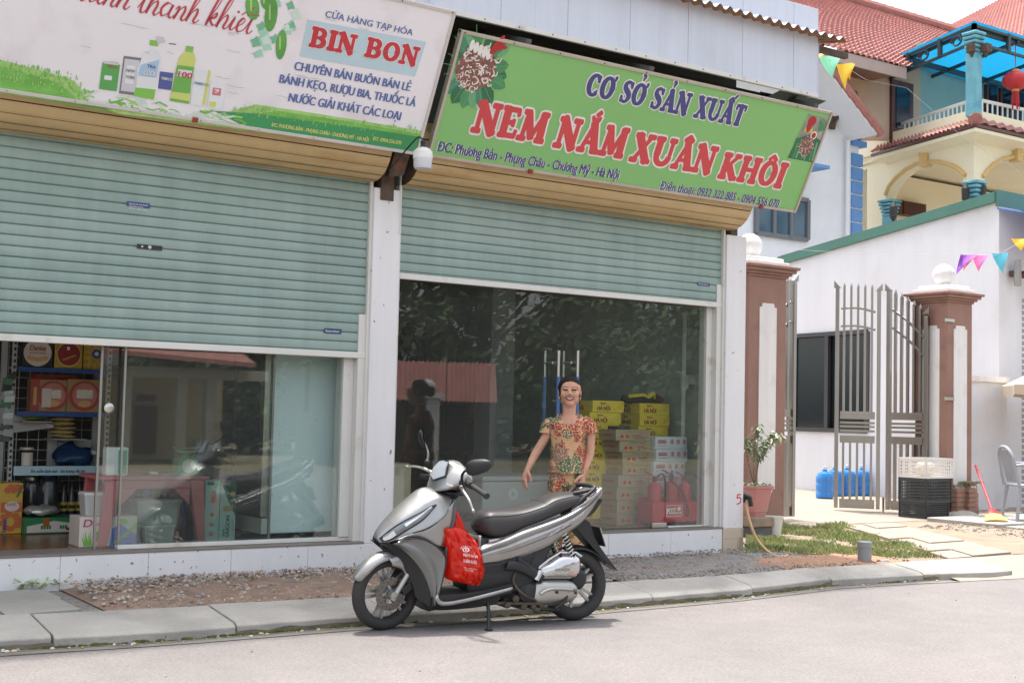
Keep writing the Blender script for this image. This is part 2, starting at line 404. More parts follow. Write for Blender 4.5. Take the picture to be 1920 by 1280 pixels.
b = MB(m_earth); b.poly([(-400, -400, -.03), (400, -400, -.03), (400, 400, -.03), (-400, 400, -.03)]); b.build('ground', kind='structure')
b = MB(m_road)
b.grid(lambda u, v: (-60+u*180, -15.5+v*14.3, .0), 60, 8)
b.build('road', kind='structure')
# kerb: sloping concrete blocks that follow the edge of the road
kf = [(-30, -1.42), (1.0, -1.45)] + [tuple(G(*p)[:2]) for p in ((0, 1222), (310, 1203), (620, 1178), (900, 1160), (1113, 1145), (1384, 1121), (1560, 1099), (1736, 1089), (1860, 1085))]
kb = [(-30, -1.0), (1.0, -1.0)] + [tuple(G(p[0], p[1], .115)[:2]) for p in ((0, 1153), (310, 1138), (620, 1121), (900, 1107), (1136, 1092), (1400, 1076), (1542, 1062), (1700, 1053), (1860, 1044))]
kf.append((40, kf[-1][1]-.02)); kb.append((40, kb[-1][1]))
def lerpath(path, x):
    for a, c in zip(path, path[1:]):
        if a[0] <= x <= c[0]: return a[1]+(c[1]-a[1])*(x-a[0])/(c[0]-a[0])
    return path[-1][1]
b = MB(m_conc); xs = [-8.0]
while xs[-1] < 9.0: xs.append(xs[-1]+.985)
def kerbring(x, top):
    f, k = lerpath(kf, x), lerpath(kb, x); r = .055*top
    return [(x, k+.02, -.02), (x, f, -.02), (x, f, r), (x, f+.03, r+.018*top), (x, k-.03, .112*top+.002), (x, k, .115*top+.002)]
for i in range(len(xs)-1):
    a, c = xs[i]+random.uniform(.003, .008), xs[i+1]-random.uniform(.003, .008); ja, jc = random.uniform(-.004, .004), random.uniform(-.004, .004)
    t0 = 1.0; b.loft([[(p[0], p[1]+(ja+(jc-ja)*j/8)*1.5+.003*noise.noise(V((p[0]*9, k_*3., 1))), p[2]+(ja if p[2] > .01 else 0)+.003*noise.noise(V((p[0]*7, k_*5., 8)))) for k_, p in enumerate(kerbring(a+(c-a)*j/8, 1.0))] for j in range(9)])
kerb = b.build('kerb', kind='structure', bevel=.006)
b = MB(mat('gutter_dirt', (112, 104, 92), rough=1, var=.25, scale=9, bump=.5, c2=(96, 98, 78), c2s=5))
b.grid(lambda u, v: (.6+u*8.3, lerpath(kf, .6+u*8.3)-.0015-.035*(1-v)*(1+.7*noise.noise(V((u*30, 1, 0))))*(1 if v < .5 else 0), .0055+max(0, v-.5)*2*(.026+.018*noise.noise(V((u*60, 4, 0))))), 240, 2)
b.build('kerb_foot_dirt', kind='structure')
# dropped kerb: the ramp of the gateway
b = MB(m_path)
def ramp(u, v):
    x = 9.02+u*9; f, k = lerpath(kf, x), lerpath(kb, x)+.05; return (x, f-.1+(k-f+.1)*v, .004+.112*v)
b.grid(ramp, 12, 3); b.build('gateway_ramp', kind='structure', smooth=40)
b = MB(m_moss)                                       # moss along the foot of the kerb
for i in range(420):
    x = random.uniform(1.2, 8.8); y = lerpath(kf, x)
    if noise.noise(V((x*1.3, 3, 0))) < -.25: continue
    s = random.uniform(.008, .022); b.ball((x, y-.003, random.uniform(.0, .012)), (s*1.6, .009, s*.6), 6, 4)
b.build('kerb_moss', kind='stuff')
b = MB(mat('gutter_concrete', (122, 118, 111), .95, var=.12, scale=5, c2=(104, 98, 88), c2s=4)); b.grid(lambda u, v: (-8+u*17, lerpath(kf, -8+u*17)-.0-.12*(1-v), .004), 40, 1); b.build('gutter_strip', kind='structure')
# pavement sheets
Z = .10
def sheet(name, m, pts, z, bump=0.):
    q = MB(m); q.poly([(p[0], p[1], z) for p in pts]); return q.build(name, kind='structure')
def dirtband(name, m, x0, x1, y0, y1, amp, sd, z0=.096, n=70):
    q = MB(m)
    def fn(u, v):
        x = x0+(x1-x0)*u; y = y0(x)+(y1(x)-y0(x))*v
        e = math.sin(math.pi*min(1, max(0, v)))**.5*math.sin(math.pi*u)**.2
        return (x, y, z0+(.012+amp*v)*e*(1+.6*noise.noise(V((x*6, y*6, sd)))))
    q.grid(fn, n, 14); return q.build(name, kind='structure', smooth=60)
sheet('pavement', m_gravel, [(-30, -1.02), (-8, -1.0), (1, -.98), (4, -1.0), (8.6, -1.16), (9.0, -1.2), (60, -1.2), (60, 70), (-30, 70)], .088)
kbi = lambda x: lerpath(kb, x)+.005
dirtband('brown_gravel_verge', m_dirt, 2.28, 4.95, kbi, lambda x: 0., .05, 2)
dirtband('grey_gravel_verge', m_gravel, 5.95, 8.5, kbi, lambda x: 0., .03, 7)
dirtband('red_earth_verge', m_red, 7.6, 9.1, lambda x: kbi(x)-.0, lambda x: -.55, .02, 9, z0=.102)
b = MB(m_pave)                                      # square pavers at the left, one slab behind the scooter
for i in range(-6, 4):
    for j in range(2):
        x0 = 1.74-.42+i*.43-.02*j; 
        if x0 > 2.0: continue
        y1 = -.06-.48*j; 
        b.obox((x0+.2, y1-.235, .105), (.207, .02, 0), (0, .225, 0), (0, 0, .012))
b.build('pavement_slabs', kind='structure', bevel=.004)
b = MB(m_pave); b.prism([(4.98, -1.12, .1), (5.85, -1.2, .1), (5.62, -.3, .1), (5.0, -.02, .1)], (0, 0, .016)); b.build('doorstep_slab', kind='structure', bevel=.006)

# loose stones, one mass of many
def stonemesh(mats, n, xr, yf, zf, smin, smax, name):
    q = MB()
    for i in range(n):
        q.use(random.choice(mats)); x = random.uniform(*xr); y, z = yf(x), 0; z = zf(x, y); s = smin+(smax-smin)*random.random()**3
        st = len(q.v); a = random.random()*6.28
        q.ball((0, 0, 0), (s, s*random.uniform(.6, 1), s*random.uniform(.45, .8)), 6, 4)
        for k in range(st, len(q.v)):
            p = q.v[k]; p = p*(1+.35*noise.noise(p*(1.1/s)+V((i, 0, 0))))
            q.v[k] = V((x+p.x*math.cos(a)-p.y*math.sin(a), y+p.x*math.sin(a)+p.y*math.cos(a), z+p.z))
    return q.build(name, kind='stuff')
ms = [mat('stone_tan', (160, 142, 126), .9, var=.2, scale=20), mat('stone_grey', (150, 146, 142), .9, var=.2, scale=20), mat('stone_brown', (126, 106, 92), .9, var=.2, scale=20), mat('stone_pale', (184, 172, 160), .9, var=.15, scale=20)]
mg = [ms[1], mat('stone_dark', (112, 108, 106), .9, var=.2, scale=20), ms[1], ms[0], mat('stone_mid', (134, 130, 128), .9, var=.2, scale=20)]
stonemesh(ms, 3200, (2.3, 4.95), lambda x: kbi(x)+.03+(-.02-kbi(x)-.03)*random.random()**.6, lambda x, y: .108+.05*max(0, 1+y/1.0)*.9, .004, .019, 'loose_brown_stones')
stonemesh(ms, 330, (2.35, 4.95), lambda x: -.02-.16*random.random(), lambda x, y: .128, .009, .03, 'rubble_along_plinth')
stonemesh(mg, 3200, (5.9, 8.45), lambda x: kbi(x)+.03+(-.02-kbi(x)-.03)*random.random(), lambda x, y: .112+.02*max(0, 1+y), .004, .015, 'loose_grey_stones')
stonemesh(ms+[m_red], 420, (7.7, 9.05), lambda x: random.uniform(kbi(x)+.03, -.5), lambda x, y: .118, .004, .016, 'loose_red_stones')
mlit = [mat('litter_leaf', (160, 132, 92), .8), mat('litter_tan', (190, 172, 140), .8), ms[1], mat('litter_white', (190, 186, 178), .7)]
stonemesh(mlit, 190, (1.3, 8.9), lambda x: lerpath(kf, x)-.05+.05*random.random()-.02, lambda x, y: .008, .004, .016, 'gutter_litter')
stonemesh(ms, 150, (0, 13), lambda x: random.uniform(-7.5, -1.8), lambda x, y: .003, .002, .007, 'road_grit')

# ================================================================== SHOP BUILDING
m_white = mat('white_render', (226, 224, 222), rough=.75, var=.03, scale=2, c2=(206, 200, 190), c2s=2.2, c2t=(.58, .75))
m_tile = mat('white_tile', (226, 226, 226), rough=.28, var=.02, scale=2, c2=(138, 124, 112), c2s=26, c2t=(.655, .675)); 
m_pil = mat('pillar_paint', (228, 226, 226), rough=.6, var=.03, scale=1.5, c2=(150, 138, 126), c2s=24, c2t=(.68, .70), stretch=(1, 1, .6))
m_grime = mat('grimed_render', (196, 180, 160), rough=.85, var=.08, scale=6, c2=(150, 128, 104), c2s=5)
m_shut = mat('green_shutter_paint', (142, 164, 156), rough=.5, var=.08, scale=1.4, stretch=(.35, 1, 3), c2=(152, 171, 164), c2s=1.1, c2t=(.45, .7))
m_beige = mat('beige_shutter_back', (198, 172, 126), rough=.5, var=.06, scale=2, stretch=(.4, 1, 4), c2=(176, 142, 92), c2s=3, c2t=(.55, .75))
m_alu = mat('white_aluminium', (214, 212, 206), rough=.45, var=.03, c2=(186, 176, 160), c2s=5, c2t=(.6, .75))
m_dark = mat('dark_steel', (52, 50, 50), rough=.6, metal=.2, var=.2, scale=12)
m_rust = mat('rusty_steel', (84, 70, 60), rough=.8, var=.3, scale=14, c2=(120, 78, 50), c2s=9)
m_steel = mat('brushed_steel', (190, 188, 182), rough=.28, metal=1, var=.05, scale=3)
m_sill = mat('stone_sill', (126, 118, 110), rough=.55, var=.1, scale=8)
m_floorw = mat('brown_tile_floor', (118, 74, 48), rough=.22, var=.12, scale=4, c2=(96, 58, 38), c2s=3)
m_inw = mat('interior_wall', (176, 186, 176), rough=.7, var=.04)
m_ceil = mat('interior_ceiling', (170, 172, 168), rough=.8)
m_glass = glassmat('shop_glass')
m_fasc = mat('fascia_sheet', (206, 212, 224), rough=.42, var=.03, scale=1.2, c2=(190, 194, 204), c2s=.9, c2t=(.5, .8))
m_cgrey = mat('grey_concrete', (96, 94, 92), rough=.9, var=.15, scale=3)

def streak(m, a=.05, sx=9., sz=.5):
    """rain streaks and dust runs down a wall"""
    n = m.node_tree.nodes; l = m.node_tree.links; p = n['Principled BSDF']; src = p.inputs['Base Color'].links[0].from_socket
    tc = n.new('ShaderNodeTexCoord'); mp = n.new('ShaderNodeMapping'); mp.inputs['Scale'].default_value = (sx, sx, sz); l.new(tc.outputs['Object'], mp.inputs[0])
    t = n.new('ShaderNodeTexNoise'); t.inputs['Scale'].default_value = 1; t.inputs['Detail'].default_value = 7; t.inputs['Roughness'].default_value = .65; l.new(mp.outputs[0], t.inputs['Vector'])
    r = n.new('ShaderNodeMapRange'); r.inputs[1].default_value = .35; r.inputs[2].default_value = .62; r.inputs[3].default_value = 1-a*2; r.inputs[4].default_value = 1; l.new(t.outputs[0], r.inputs[0])
    x = n.new('ShaderNodeMix'); x.data_type = 'RGBA'; x.blend_type = 'MULTIPLY'; x.inputs[0].default_value = 1; l.new(src, x.inputs[6]); l.new(r.outputs[0], x.inputs[7]); l.new(x.outputs[2], p.inputs['Base Color'])
streak(m_pil, .035); streak(m_white, .05); streak(m_shut, .07, 7, .8); streak(m_fasc, .04, 8, .5); streak(m_beige, .05, 5, 3); streak(m_tile, .025, 6, 2)
shop = thing('shop_building', 'white fronted shop building with two green roller shutters and glass fronts', 'shop', (4.6, 0, .1))
PX0, PX1 = 4.46, 4.69; QX0, QX1 = 8.065, 8.31; LX0, LX1 = .80, 1.05
ZS, ZT = .31, 2.955
b = MB(m_tile)
tj = [-1.6, -.8, .0, .8, 1.55] + [F(p, 1085).x for p in (112, 277, 432, 576)] + [4.75, 5.4, 6.1, 6.76, 7.45, 8.055]
for x0, x1 in zip(tj, tj[1:]): b.box(x0+.0012, x1-.0012, 0, .1, .085, ZS-.004)
b.build('plinth', shop, bevel=.0015, seg=1)
b = MB(m_grime); b.box(QX0-.004, QX1+.004, -.005, .1, .085, ZS-.1); b.use(m_grime).box(QX0-.003, QX1+.003, -.004, .1, ZS-.1, ZS-.004); b.build('pillar_base', shop, bevel=.004)
for ga, gb in ((LX1, PX0), (PX1, QX0)): b = MB(m_sill); b.box(ga, gb, -.004, .34, ZS-.004, ZS+.01); b.build('sill', shop, bevel=.003)
for x0, x1 in ((LX0, LX1), (PX0, PX1), (QX0, QX1)):
    b = MB(m_pil); b.box(x0, x1, 0, .2, ZS-.004, ZT); b.build('pillar', shop, bevel=.006)
b = MB(m_dark); b.box(LX0, LX1, .03, .2, ZT, 3.4)
b.use(m_cgrey).box(-2, 8.25, .101, .2, 3.32, 4.9)
b.build('upper_wall', shop)
b = MB(m_rust); b.box(PX0+.05, PX0+.16, -.012, .1, ZT-.09, ZT+.35); b.build('shutter_bracket', shop, bevel=.004); b = MB(m_rust); b.box(QX0+.05, QX0+.13, .0, .08, ZT, ZT+.3); b.build('shutter_bracket', shop, bevel=.004)
b = MB(m_white)
b.box(8.2, 8.31, .2, 6.2, .09, 4.75); b.box(-2, 8.2, 6.0, 6.2, .09, 4.6); b.build('outer_wall', shop)
m_dimw = mat('shaded_interior_wall', (84, 84, 80), .8)  # left shop's gloom put into a darker wall colour
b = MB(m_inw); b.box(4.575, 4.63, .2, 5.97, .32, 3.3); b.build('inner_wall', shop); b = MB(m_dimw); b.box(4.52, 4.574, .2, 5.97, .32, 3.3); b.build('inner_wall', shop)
b = MB(m_inw); b.box(8.19, 8.199, .2, 5.97, .32, 3.3); b.build('inner_wall', shop); b = MB(m_inw); b.box(4.58, 8.19, 5.98, 5.999, .32, 3.3); b.build('inner_wall', shop)
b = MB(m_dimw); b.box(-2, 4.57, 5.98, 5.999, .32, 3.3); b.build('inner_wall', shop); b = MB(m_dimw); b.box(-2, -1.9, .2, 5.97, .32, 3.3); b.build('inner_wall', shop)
b = MB(m_floorw); b.box(-2, 8.19, .341, 5.98, .2, ZS+.008); b.build('tiled_floor', shop)
b = MB(m_ceil); b.box(-2, 8.19, .21, 5.98, 3.301, 3.319); b.build('ceiling', shop)
b = MB(mat('inner_column_paint', (150, 154, 152), .8)); cx = F(942, 700, 2.2).x; b.box(cx-.14, cx+.14, 2.2, 2.48, .32, 3.3); b.build('inner_column', shop)
# roller shutters
def slats(mb, x0, x1, z0, z1, y, p=.07):
    prof = [(.009, 0), (.008, .003), (-.001, .006), (-.004, .018), (-.005, .035), (-.003, .052), (.0, .0655), (.008, .068)]
    z = z1
    while z > z0+.002:
        zz = max(z-p, z0); k = (z-zz)/p
        pts = [(q[0], zz+q[1]*k) for q in prof]
        for a, c in zip(pts, pts[1:]): mb.poly([(x0, y+a[0], a[1]), (x1, y+a[0], a[1]), (x1, y+c[0], c[1]), (x0, y+c[0], c[1])])
        z = zz
for side, x0, x1, z0 in (('l', LX1, PX0, 1.70), ('r', PX1, QX0, 2.32)):
    b = MB(m_shut); slats(b, x0+.004, x1-.004, z0+.015, 3.12, .055); sh = b.build('roller_shutter', shop)
    b = MB(m_alu); b.box(x0+.006, x1-.006, .035, .075, z0-.03, z0+.016); b.build('bottom_bar', sh, bevel=.006)
    for ga, gb in ((x0-.004, x0+.02), (x1-.02, x1+.004)): b = MB(m_alu); b.box(ga, gb, .022, .09, ZS+.01, 3.0); b.build('guide_rail', shop, bevel=.003)
    # rolled up curtain above: its beige inner face shows
    b = MB(m_beige)
    arc = [(.045, 2.998), (-.04, 3.0), (-.13, 3.03), (-.2, 3.085), (-.25, 3.16), (-.275, 3.25), (-.25, 3.36), (-.15, 3.46), (0, 3.5), (.09, 3.45)]
    arc = crom([(q[0], q[1]) for q in arc], 12); pts = []; dist = 0; seams = []
    for q, q2 in zip(arc, arc[1:]):
        l0, l1 = dist, dist+(q2-q).length; nn = int(l1/.085)
        pts.append(q)
        if nn > int(l0/.085):
            t = (q2-q).normalized(); nn_ = V((t.y, -t.x, 0)); 
            if nn_.dot(q-V((-.05, 3.25, 0))) < 0: nn_ = -nn_
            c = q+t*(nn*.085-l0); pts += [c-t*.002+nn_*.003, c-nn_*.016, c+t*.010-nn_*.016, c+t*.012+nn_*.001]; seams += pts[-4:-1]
        dist = l1
    ex0, ex1 = x0+(.015 if side == 'r' else 0), x1-.0 if side == 'l' else x1+.06
    for a, c in zip(pts, pts[1:]): b.use(mat('seam_shade', (112, 88, 58), .8) if (a-c).length < .026 and any((a-s_).length < 1e-6 for s_ in seams) else m_beige).poly([(ex0, a.x, a.y), (ex1, a.x, a.y), (ex1, c.x, c.y), (ex0, c.x, c.y)])  # groove faces coloured darker: the shade in the seams is painted in
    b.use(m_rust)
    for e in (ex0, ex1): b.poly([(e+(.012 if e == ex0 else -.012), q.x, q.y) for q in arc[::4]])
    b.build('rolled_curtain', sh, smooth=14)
fpl = Pl((0, .047, 0), (1, 0, 0), (0, 0, 1))
b = MB(mat('blue_label', (60, 72, 122), .4)); q0, q1 = fpl.hit(238, 377), fpl.hit(281, 391); rect(b, fpl, q0[0], q1[0], q1[1], q0[1], .0)
b.use(mat('label_white', (230, 230, 232), .5))
for i, (s, k) in enumerate((('0904 556 070  0904 556 070', .8), ('CUA CUON CAO CAP', .6), ('0932 322 885', .8))): text(b, fpl, s, q0[0]+.015, q0[1]-.02-i*.016, .009, (q1[0]-q0[0])*k, .012, d=.001)
b.build('shutter_sticker', shop)
m_plate = mat('black_plate', (34, 34, 36), .35)
b = MB(m_plate); q0, q1 = fpl.hit(257, 457), fpl.hit(304, 470); rect(b, fpl, q0[0], q1[0], q1[1]+.0, q0[1], .002); b.use(m_steel); disc(b, fpl, (q0[0]*.5+q1[0]*.5), (q0[1]+q1[1])/2, .012, d=.004); disc(b, fpl, q0[0]*.8+q1[0]*.2, (q0[1]+q1[1])/2, .007, d=.004)
b.build('shutter_lock', shop)
m_tag = mat('blue_tag', (34, 60, 104), .4)
for (ax, ay, bx, by) in ((608, 615, 640, 626), (1308, 529, 1331, 537)):
    b = MB(m_tag); q0, q1 = fpl.hit(ax, ay), fpl.hit(bx, by); rect(b, fpl, q0[0], q1[0], q1[1], q0[1], .0)
    b.use(MATS['label_white']); text(b, fpl, 'Enterdoor', q0[0]+.012, q1[1]+.009, (q0[1]-q1[1])*.5, (q1[0]-q0[0])*.82, .01, d=.001); s_ = b.build('maker_plate', shop)
# the words on the two small plates
# glass fronts
YG = .13
def pane(x0, x1, z0, z1, y=YG, name='glass_pane', th=.01):
    q = MB(m_glass); q.box(x0, x1, y, y+th, z0, z1); return q.build(name, shop)
fx = lambda px, py, y=YG: F(px, py, y).x
xa, xb = fx(219, 1028), fx(665, 1003)
ZG = ZS+.012
b = MB(m_alu); b.box(xa, PX0-.005, YG-.02, YG+.05, ZG, ZG+.028); b.build('window_track', shop, bevel=.003)
b = MB(m_alu); b.box(PX0-.16, PX0-.075, YG-.03, YG+.09, ZG+.028, 2.0); b.box(PX0-.075, PX0, .04, YG+.06, ZS+.01, 2.0); b.build('window_frame', shop, bevel=.004)
pane(xa+.01, PX0-.16, ZG+.028, 2.1)
x1_ = fx(186, 850, YG+.06); x2_ = fx(512, 700, YG+.06)
pane(x1_, x2_, ZG, 2.1, YG+.06, 'sliding_glass_door')
sg = [o for o in bpy.data.objects if o.name.startswith('sliding_glass_door')][0]
m_edge = mat('glass_edge_strip', (150, 150, 146), .3, metal=.6)
b = MB(m_edge); b.box(x1_-.016, x1_, YG+.055, YG+.075, ZG, 2.1); b.box(x2_, x2_+.016, YG+.055, YG+.075, ZG, 2.1); b.build('edge_strip', sg)
b = MB(m_edge); b.box(xa, xa+.014, YG-.005, YG+.012, ZG+.028, 2.1); b.build('edge_strip', shop)
kp = F(204, 765, YG+.05); b = MB(m_steel); b.lathe([(.0, .02), (.02, .022), (.034, .016), (.038, .0)], (kp.x, YG+.055, kp.z), 20, (0, -1, 0)); b.build('door_knob', sg, smooth=40)
# right shop: four panes and a pair of doors
vx = [PX1+.02, fx(1031-166, 700), fx(1058, 700), fx(1252, 700), QX0-.14]
vx[1] = fx(838, 700)
b = MB(m_alu); b.box(QX0-.14, QX0-.075, YG-.03, YG+.07, ZG, 2.5); b.box(QX0-.075, QX0-.02, .04, YG+.1, ZS+.01, 2.5); b.box(vx[3]+.02, QX0-.14, YG-.02, YG+.03, ZG, ZG+.014); b.build('window_frame', shop, bevel=.004)
for i in range(4):
    nm = 'glass_door' if i in (1, 2) else 'glass_pane'
    o = pane(vx[i]+.004, vx[i+1]-.004, ZG+.006, 2.6, YG+(.003 if i in (1, 2) else 0), nm)
    if nm == 'glass_door':
        for hx in ([1036, 1047] if i == 1 else [1071, 1083]):
            b = MB(m_steel); p = F(hx, 690, YG-.05); zt = F(hx, 657, YG-.05).z; zb = F(hx, 706, YG-.05).z; yy = YG-.05 if hx in (1047, 1083) else YG+.06
            b.tube([(p.x, yy, zb-.45), (p.x, yy, zt)], .0125, 10)
            b.use(mat('blue_handle_wrap', (70, 98, 146), .5)); b.tube([(p.x, yy, zb-.5), (p.x, yy, zb)], .0165, 10)
            b.use(m_steel); b.tube([(p.x, YG-.05, zt-.1), (p.x, YG+.06, zt-.1)], .011, 8); b.build('handle', o, smooth=40)
b = MB(m_steel); p0 = F(1223, 978, YG-.01); b.box(p0.x, p0.x+.165, YG-.012, YG+.03, ZG+.002, ZG+.045); b.build('door_hinge', shop, bevel=.003)
# inside the right shop: conduit, switch
b = MB(mat('conduit_white', (222, 224, 220), .5)); b.box(8.02, 8.04, .5, .53, .8, 2.25); b.build('conduit', shop)
# fascia and roof
FY = -.6
fz0 = F(1200, 103, FY).z; fz1 = F(1535, 80, FY).z; fxr = F(1533, 120, FY).x
b = MB(m_fasc); x = fxr; w = .31; i = 0
while x > -2:
    b.obox((x-w/2, FY+(.003 if i % 2 else 0), (fz0+fz1)/2+.15), (w/2-.0007, 0, 0), (0, .006, 0), (0, 0, (fz1-fz0)/2+.15)); x -= w; i += 1
b.use(m_alu).box(-2, fxr, FY-.016, FY+.012, fz0-.025, fz0+.012)
b.use(m_fasc).box(fxr, fxr+.008, FY-.01, FY+.4, fz0, fz1)
b.use(m_dark)
for k in range(30): b.ball((fxr-.15-k*.31, FY-.017, fz0-.006), .006, 6, 4)
b.build('fascia', shop, bevel=.0015, seg=1)
m_roofs = mat('roof_sheet', (196, 204, 214), .4, metal=.3, var=.06, c2=(170, 160, 150), c2s=3)
m_roofu = mat('rusty_sheet_edge', (150, 110, 74), .7, var=.2, scale=10, c2=(110, 84, 64), c2s=8)
rxr = F(1590, 95, -.72).x
def roof(u, v, dz=0):
    x = rxr-.02+(-2-rxr)*u; return (x, -.74+v*7, fz1+.03+.02*math.cos(2*math.pi*x/.115)+v*1.35-dz)
b = MB(m_roofs); b.grid(roof, 600, 3); b.use(m_roofu); b.grid(lambda u, v: roof(u, v, .004), 600, 3); b.build('roof', shop, smooth=80)
b = MB(m_cgrey); b.poly([(-2, FY+.02, fz1-.01), (8.3, FY+.02, fz1-.01), (8.3, 6.1, fz1+1.2), (-2, 6.1, fz1+1.2)]); b.build('soffit', shop)
for x in (5.35, 6.55, 8.45): b = MB(m_cgrey); b.bar((x, -.70, 4.06), (x, -.02, 4.3), .045, .045); b.build('sign_strut', shop)
b = MB(m_rust); b.bar((-1, -.1, 4.25), (8.9, -.1, 4.25), .05, .05); b.build('roof_beam', shop); b = MB(m_rust); b.bar((-1, -.55, fz1-.04), (9.0, -.55, fz1-.04), .05, .05); b.build('roof_beam', shop)
b = MB(mat('tarp_dark', (58, 72, 70), .7)); b.poly([(8.2, -.5, 4.2), (8.8, -.5, 4.2), (8.7, .3, 4.0), (8.1, .3, 4.0)]); b.build('tarp_scrap', shop)
# house number painted on the end pillar
b = MB(mat('red_paint', (196, 60, 54), .5)); np_ = Pl((0, -.0, 0), (1, 0, 0), (0, 0, 1)); q = np_.hit(1381, 944); h5 = .085
stroke(b, np_, crom([(q[0]+.05, q[1]+h5), (q[0]+.008, q[1]+h5-.004)], 2), .011, .002)
stroke(b, np_, [(p.x, p.y) for p in crom([(q[0]+.01, q[1]+h5), (q[0]+.005, q[1]+.05), (q[0]+.03, q[1]+.06), (q[0]+.052, q[1]+.038), (q[0]+.04, q[1]+.008), (q[0]+.0, q[1]-.002)], 5)], .011, .0022)
b.build('house_number', shop)

# ================================================================== SIGN BOARDS
SW = V((0, -.515, 1)).normalized()
SP = Pl((0, -.3, 3.178), (1, 0, 0), SW)
def board(root, u0, u1, w1, mpanel, mframe):
    q = MB(mpanel); P = SP
    q.obox(P.p((u0+u1)/2, w1/2, -.02), P.U*((u1-u0)/2), P.W*(w1/2), P.N*.019); q.build('panel', root)
    q = MB(mframe); t = .022
    q.obox(P.p((u0+u1)/2, t/2, -.012), P.U*((u1-u0)/2), P.W*(t/2), P.N*.022); q.obox(P.p((u0+u1)/2, w1-t/2, -.012), P.U*((u1-u0)/2), P.W*(t/2), P.N*.022)
    q.obox(P.p(u0+t/2, w1/2, -.012), P.U*(t/2), P.W*(w1/2-t), P.N*.022); q.obox(P.p(u1-t/2, w1/2, -.012), P.U*(t/2), P.W*(w1/2-t), P.N*.022)
    q.use(m_dark)
    n = int((u1-u0)/.4)
    for k in range(n+1): q.ball(P.p(u0+.03+(u1-u0-.06)*k/n, w1-.011, .012), .006, 6, 4); q.ball(P.p(u0+.03+(u1-u0-.06)*k/n, .011, .012), .004, 6, 4)
    q.build('frame', root, bevel=.002, seg=1)
H = SP.hit
m_sgreen = mat('sign_green', (132, 190, 114), .42, var=.03, scale=1.2)
m_swhite = mat('sign_white', (236, 233, 237), .45, var=.02, scale=1.5, c2=(218, 213, 218), c2s=2.5, c2t=(.55, .75))
m_frame = mat('sign_frame', (186, 174, 160), .45, metal=.2, var=.08)
m_sred = mat('print_red', (206, 70, 72), .45, var=.05); m_sblue = mat('print_navy', (66, 70, 128), .45, var=.05); m_sedge = mat('print_white', (234, 230, 226), .45)
RU0, RU1, RW1 = H(797, 292)[0]+.02, H(1484, 402)[0], H(855, 48)[1]
RW1 = (RW1+H(1567, 217)[1])/2
sg1 = thing('sign_board', 'green sign board with big red white-edged lettering above the right shutter', 'sign', SP.p(6.6, 0))
board(sg1, RU0, RU1+.04, RW1, m_sgreen, m_frame)
def word(s, a, e, top, name, m, par=None, edge=.017):
    (u0, w0), (u1, w1_), (_, wt) = H(*a), H(*e), H(*top); w0 = (w0+w1_)/2; h = wt-w0
    q = MB(m_sedge); slab(q, SP, s, u0, w0, h, u1-u0, .0015, edge); eb = q.build(name+'_edge', par)
    q = MB(m); slab(q, SP, s, u0, w0, h, u1-u0, .0045); q.build(name, par)
for s, a, e, t in (('NEM', (881, 247), (1019, 268), (897, 189)), ('NẮM', (1035, 274), (1167, 297), (1055, 219)), ('XUÂN', (1177, 300), (1333, 327), (1200, 250)), ('KHÔI', (1343, 332), (1464, 353), (1365, 287))):
    word(s, a, e, t, 'red_lettering', m_sred, sg1)
word('CƠ SỞ SẢN XUẤT', (1095, 175), (1388, 240), (1113, 137), 'navy_lettering', m_sblue, sg1, .011)
def small(s, a, e, cap, name, m, par, bold=.02, d=.003, edge=None):
    (u0, w0), (u1, w1_) = H(*a), H(*e); h = abs(H(a[0], a[1]-cap)[1]-w0)
    if edge:
        q = MB(edge); text(q, SP, s, u0-.004, w0, h, u1-u0+.008, bold+.045, d=d-.0015); q.build(name+'_edge', par)
    q = MB(m); text(q, SP, s, u0, w0, h, u1-u0, bold, d=d); q.build(name, par)
small('ĐC: Phương Bản - Phụng Châu - Chương Mỹ - Hà Nội', (820, 283), (1157, 339), 20, 'address_lettering', m_sblue, sg1, .034, edge=m_sedge)
small('Điện thoại: 0932 322 885 - 0904 556 070', (1237, 355), (1457, 392), 17, 'phone_lettering', m_sblue, sg1, .026, edge=m_sedge)
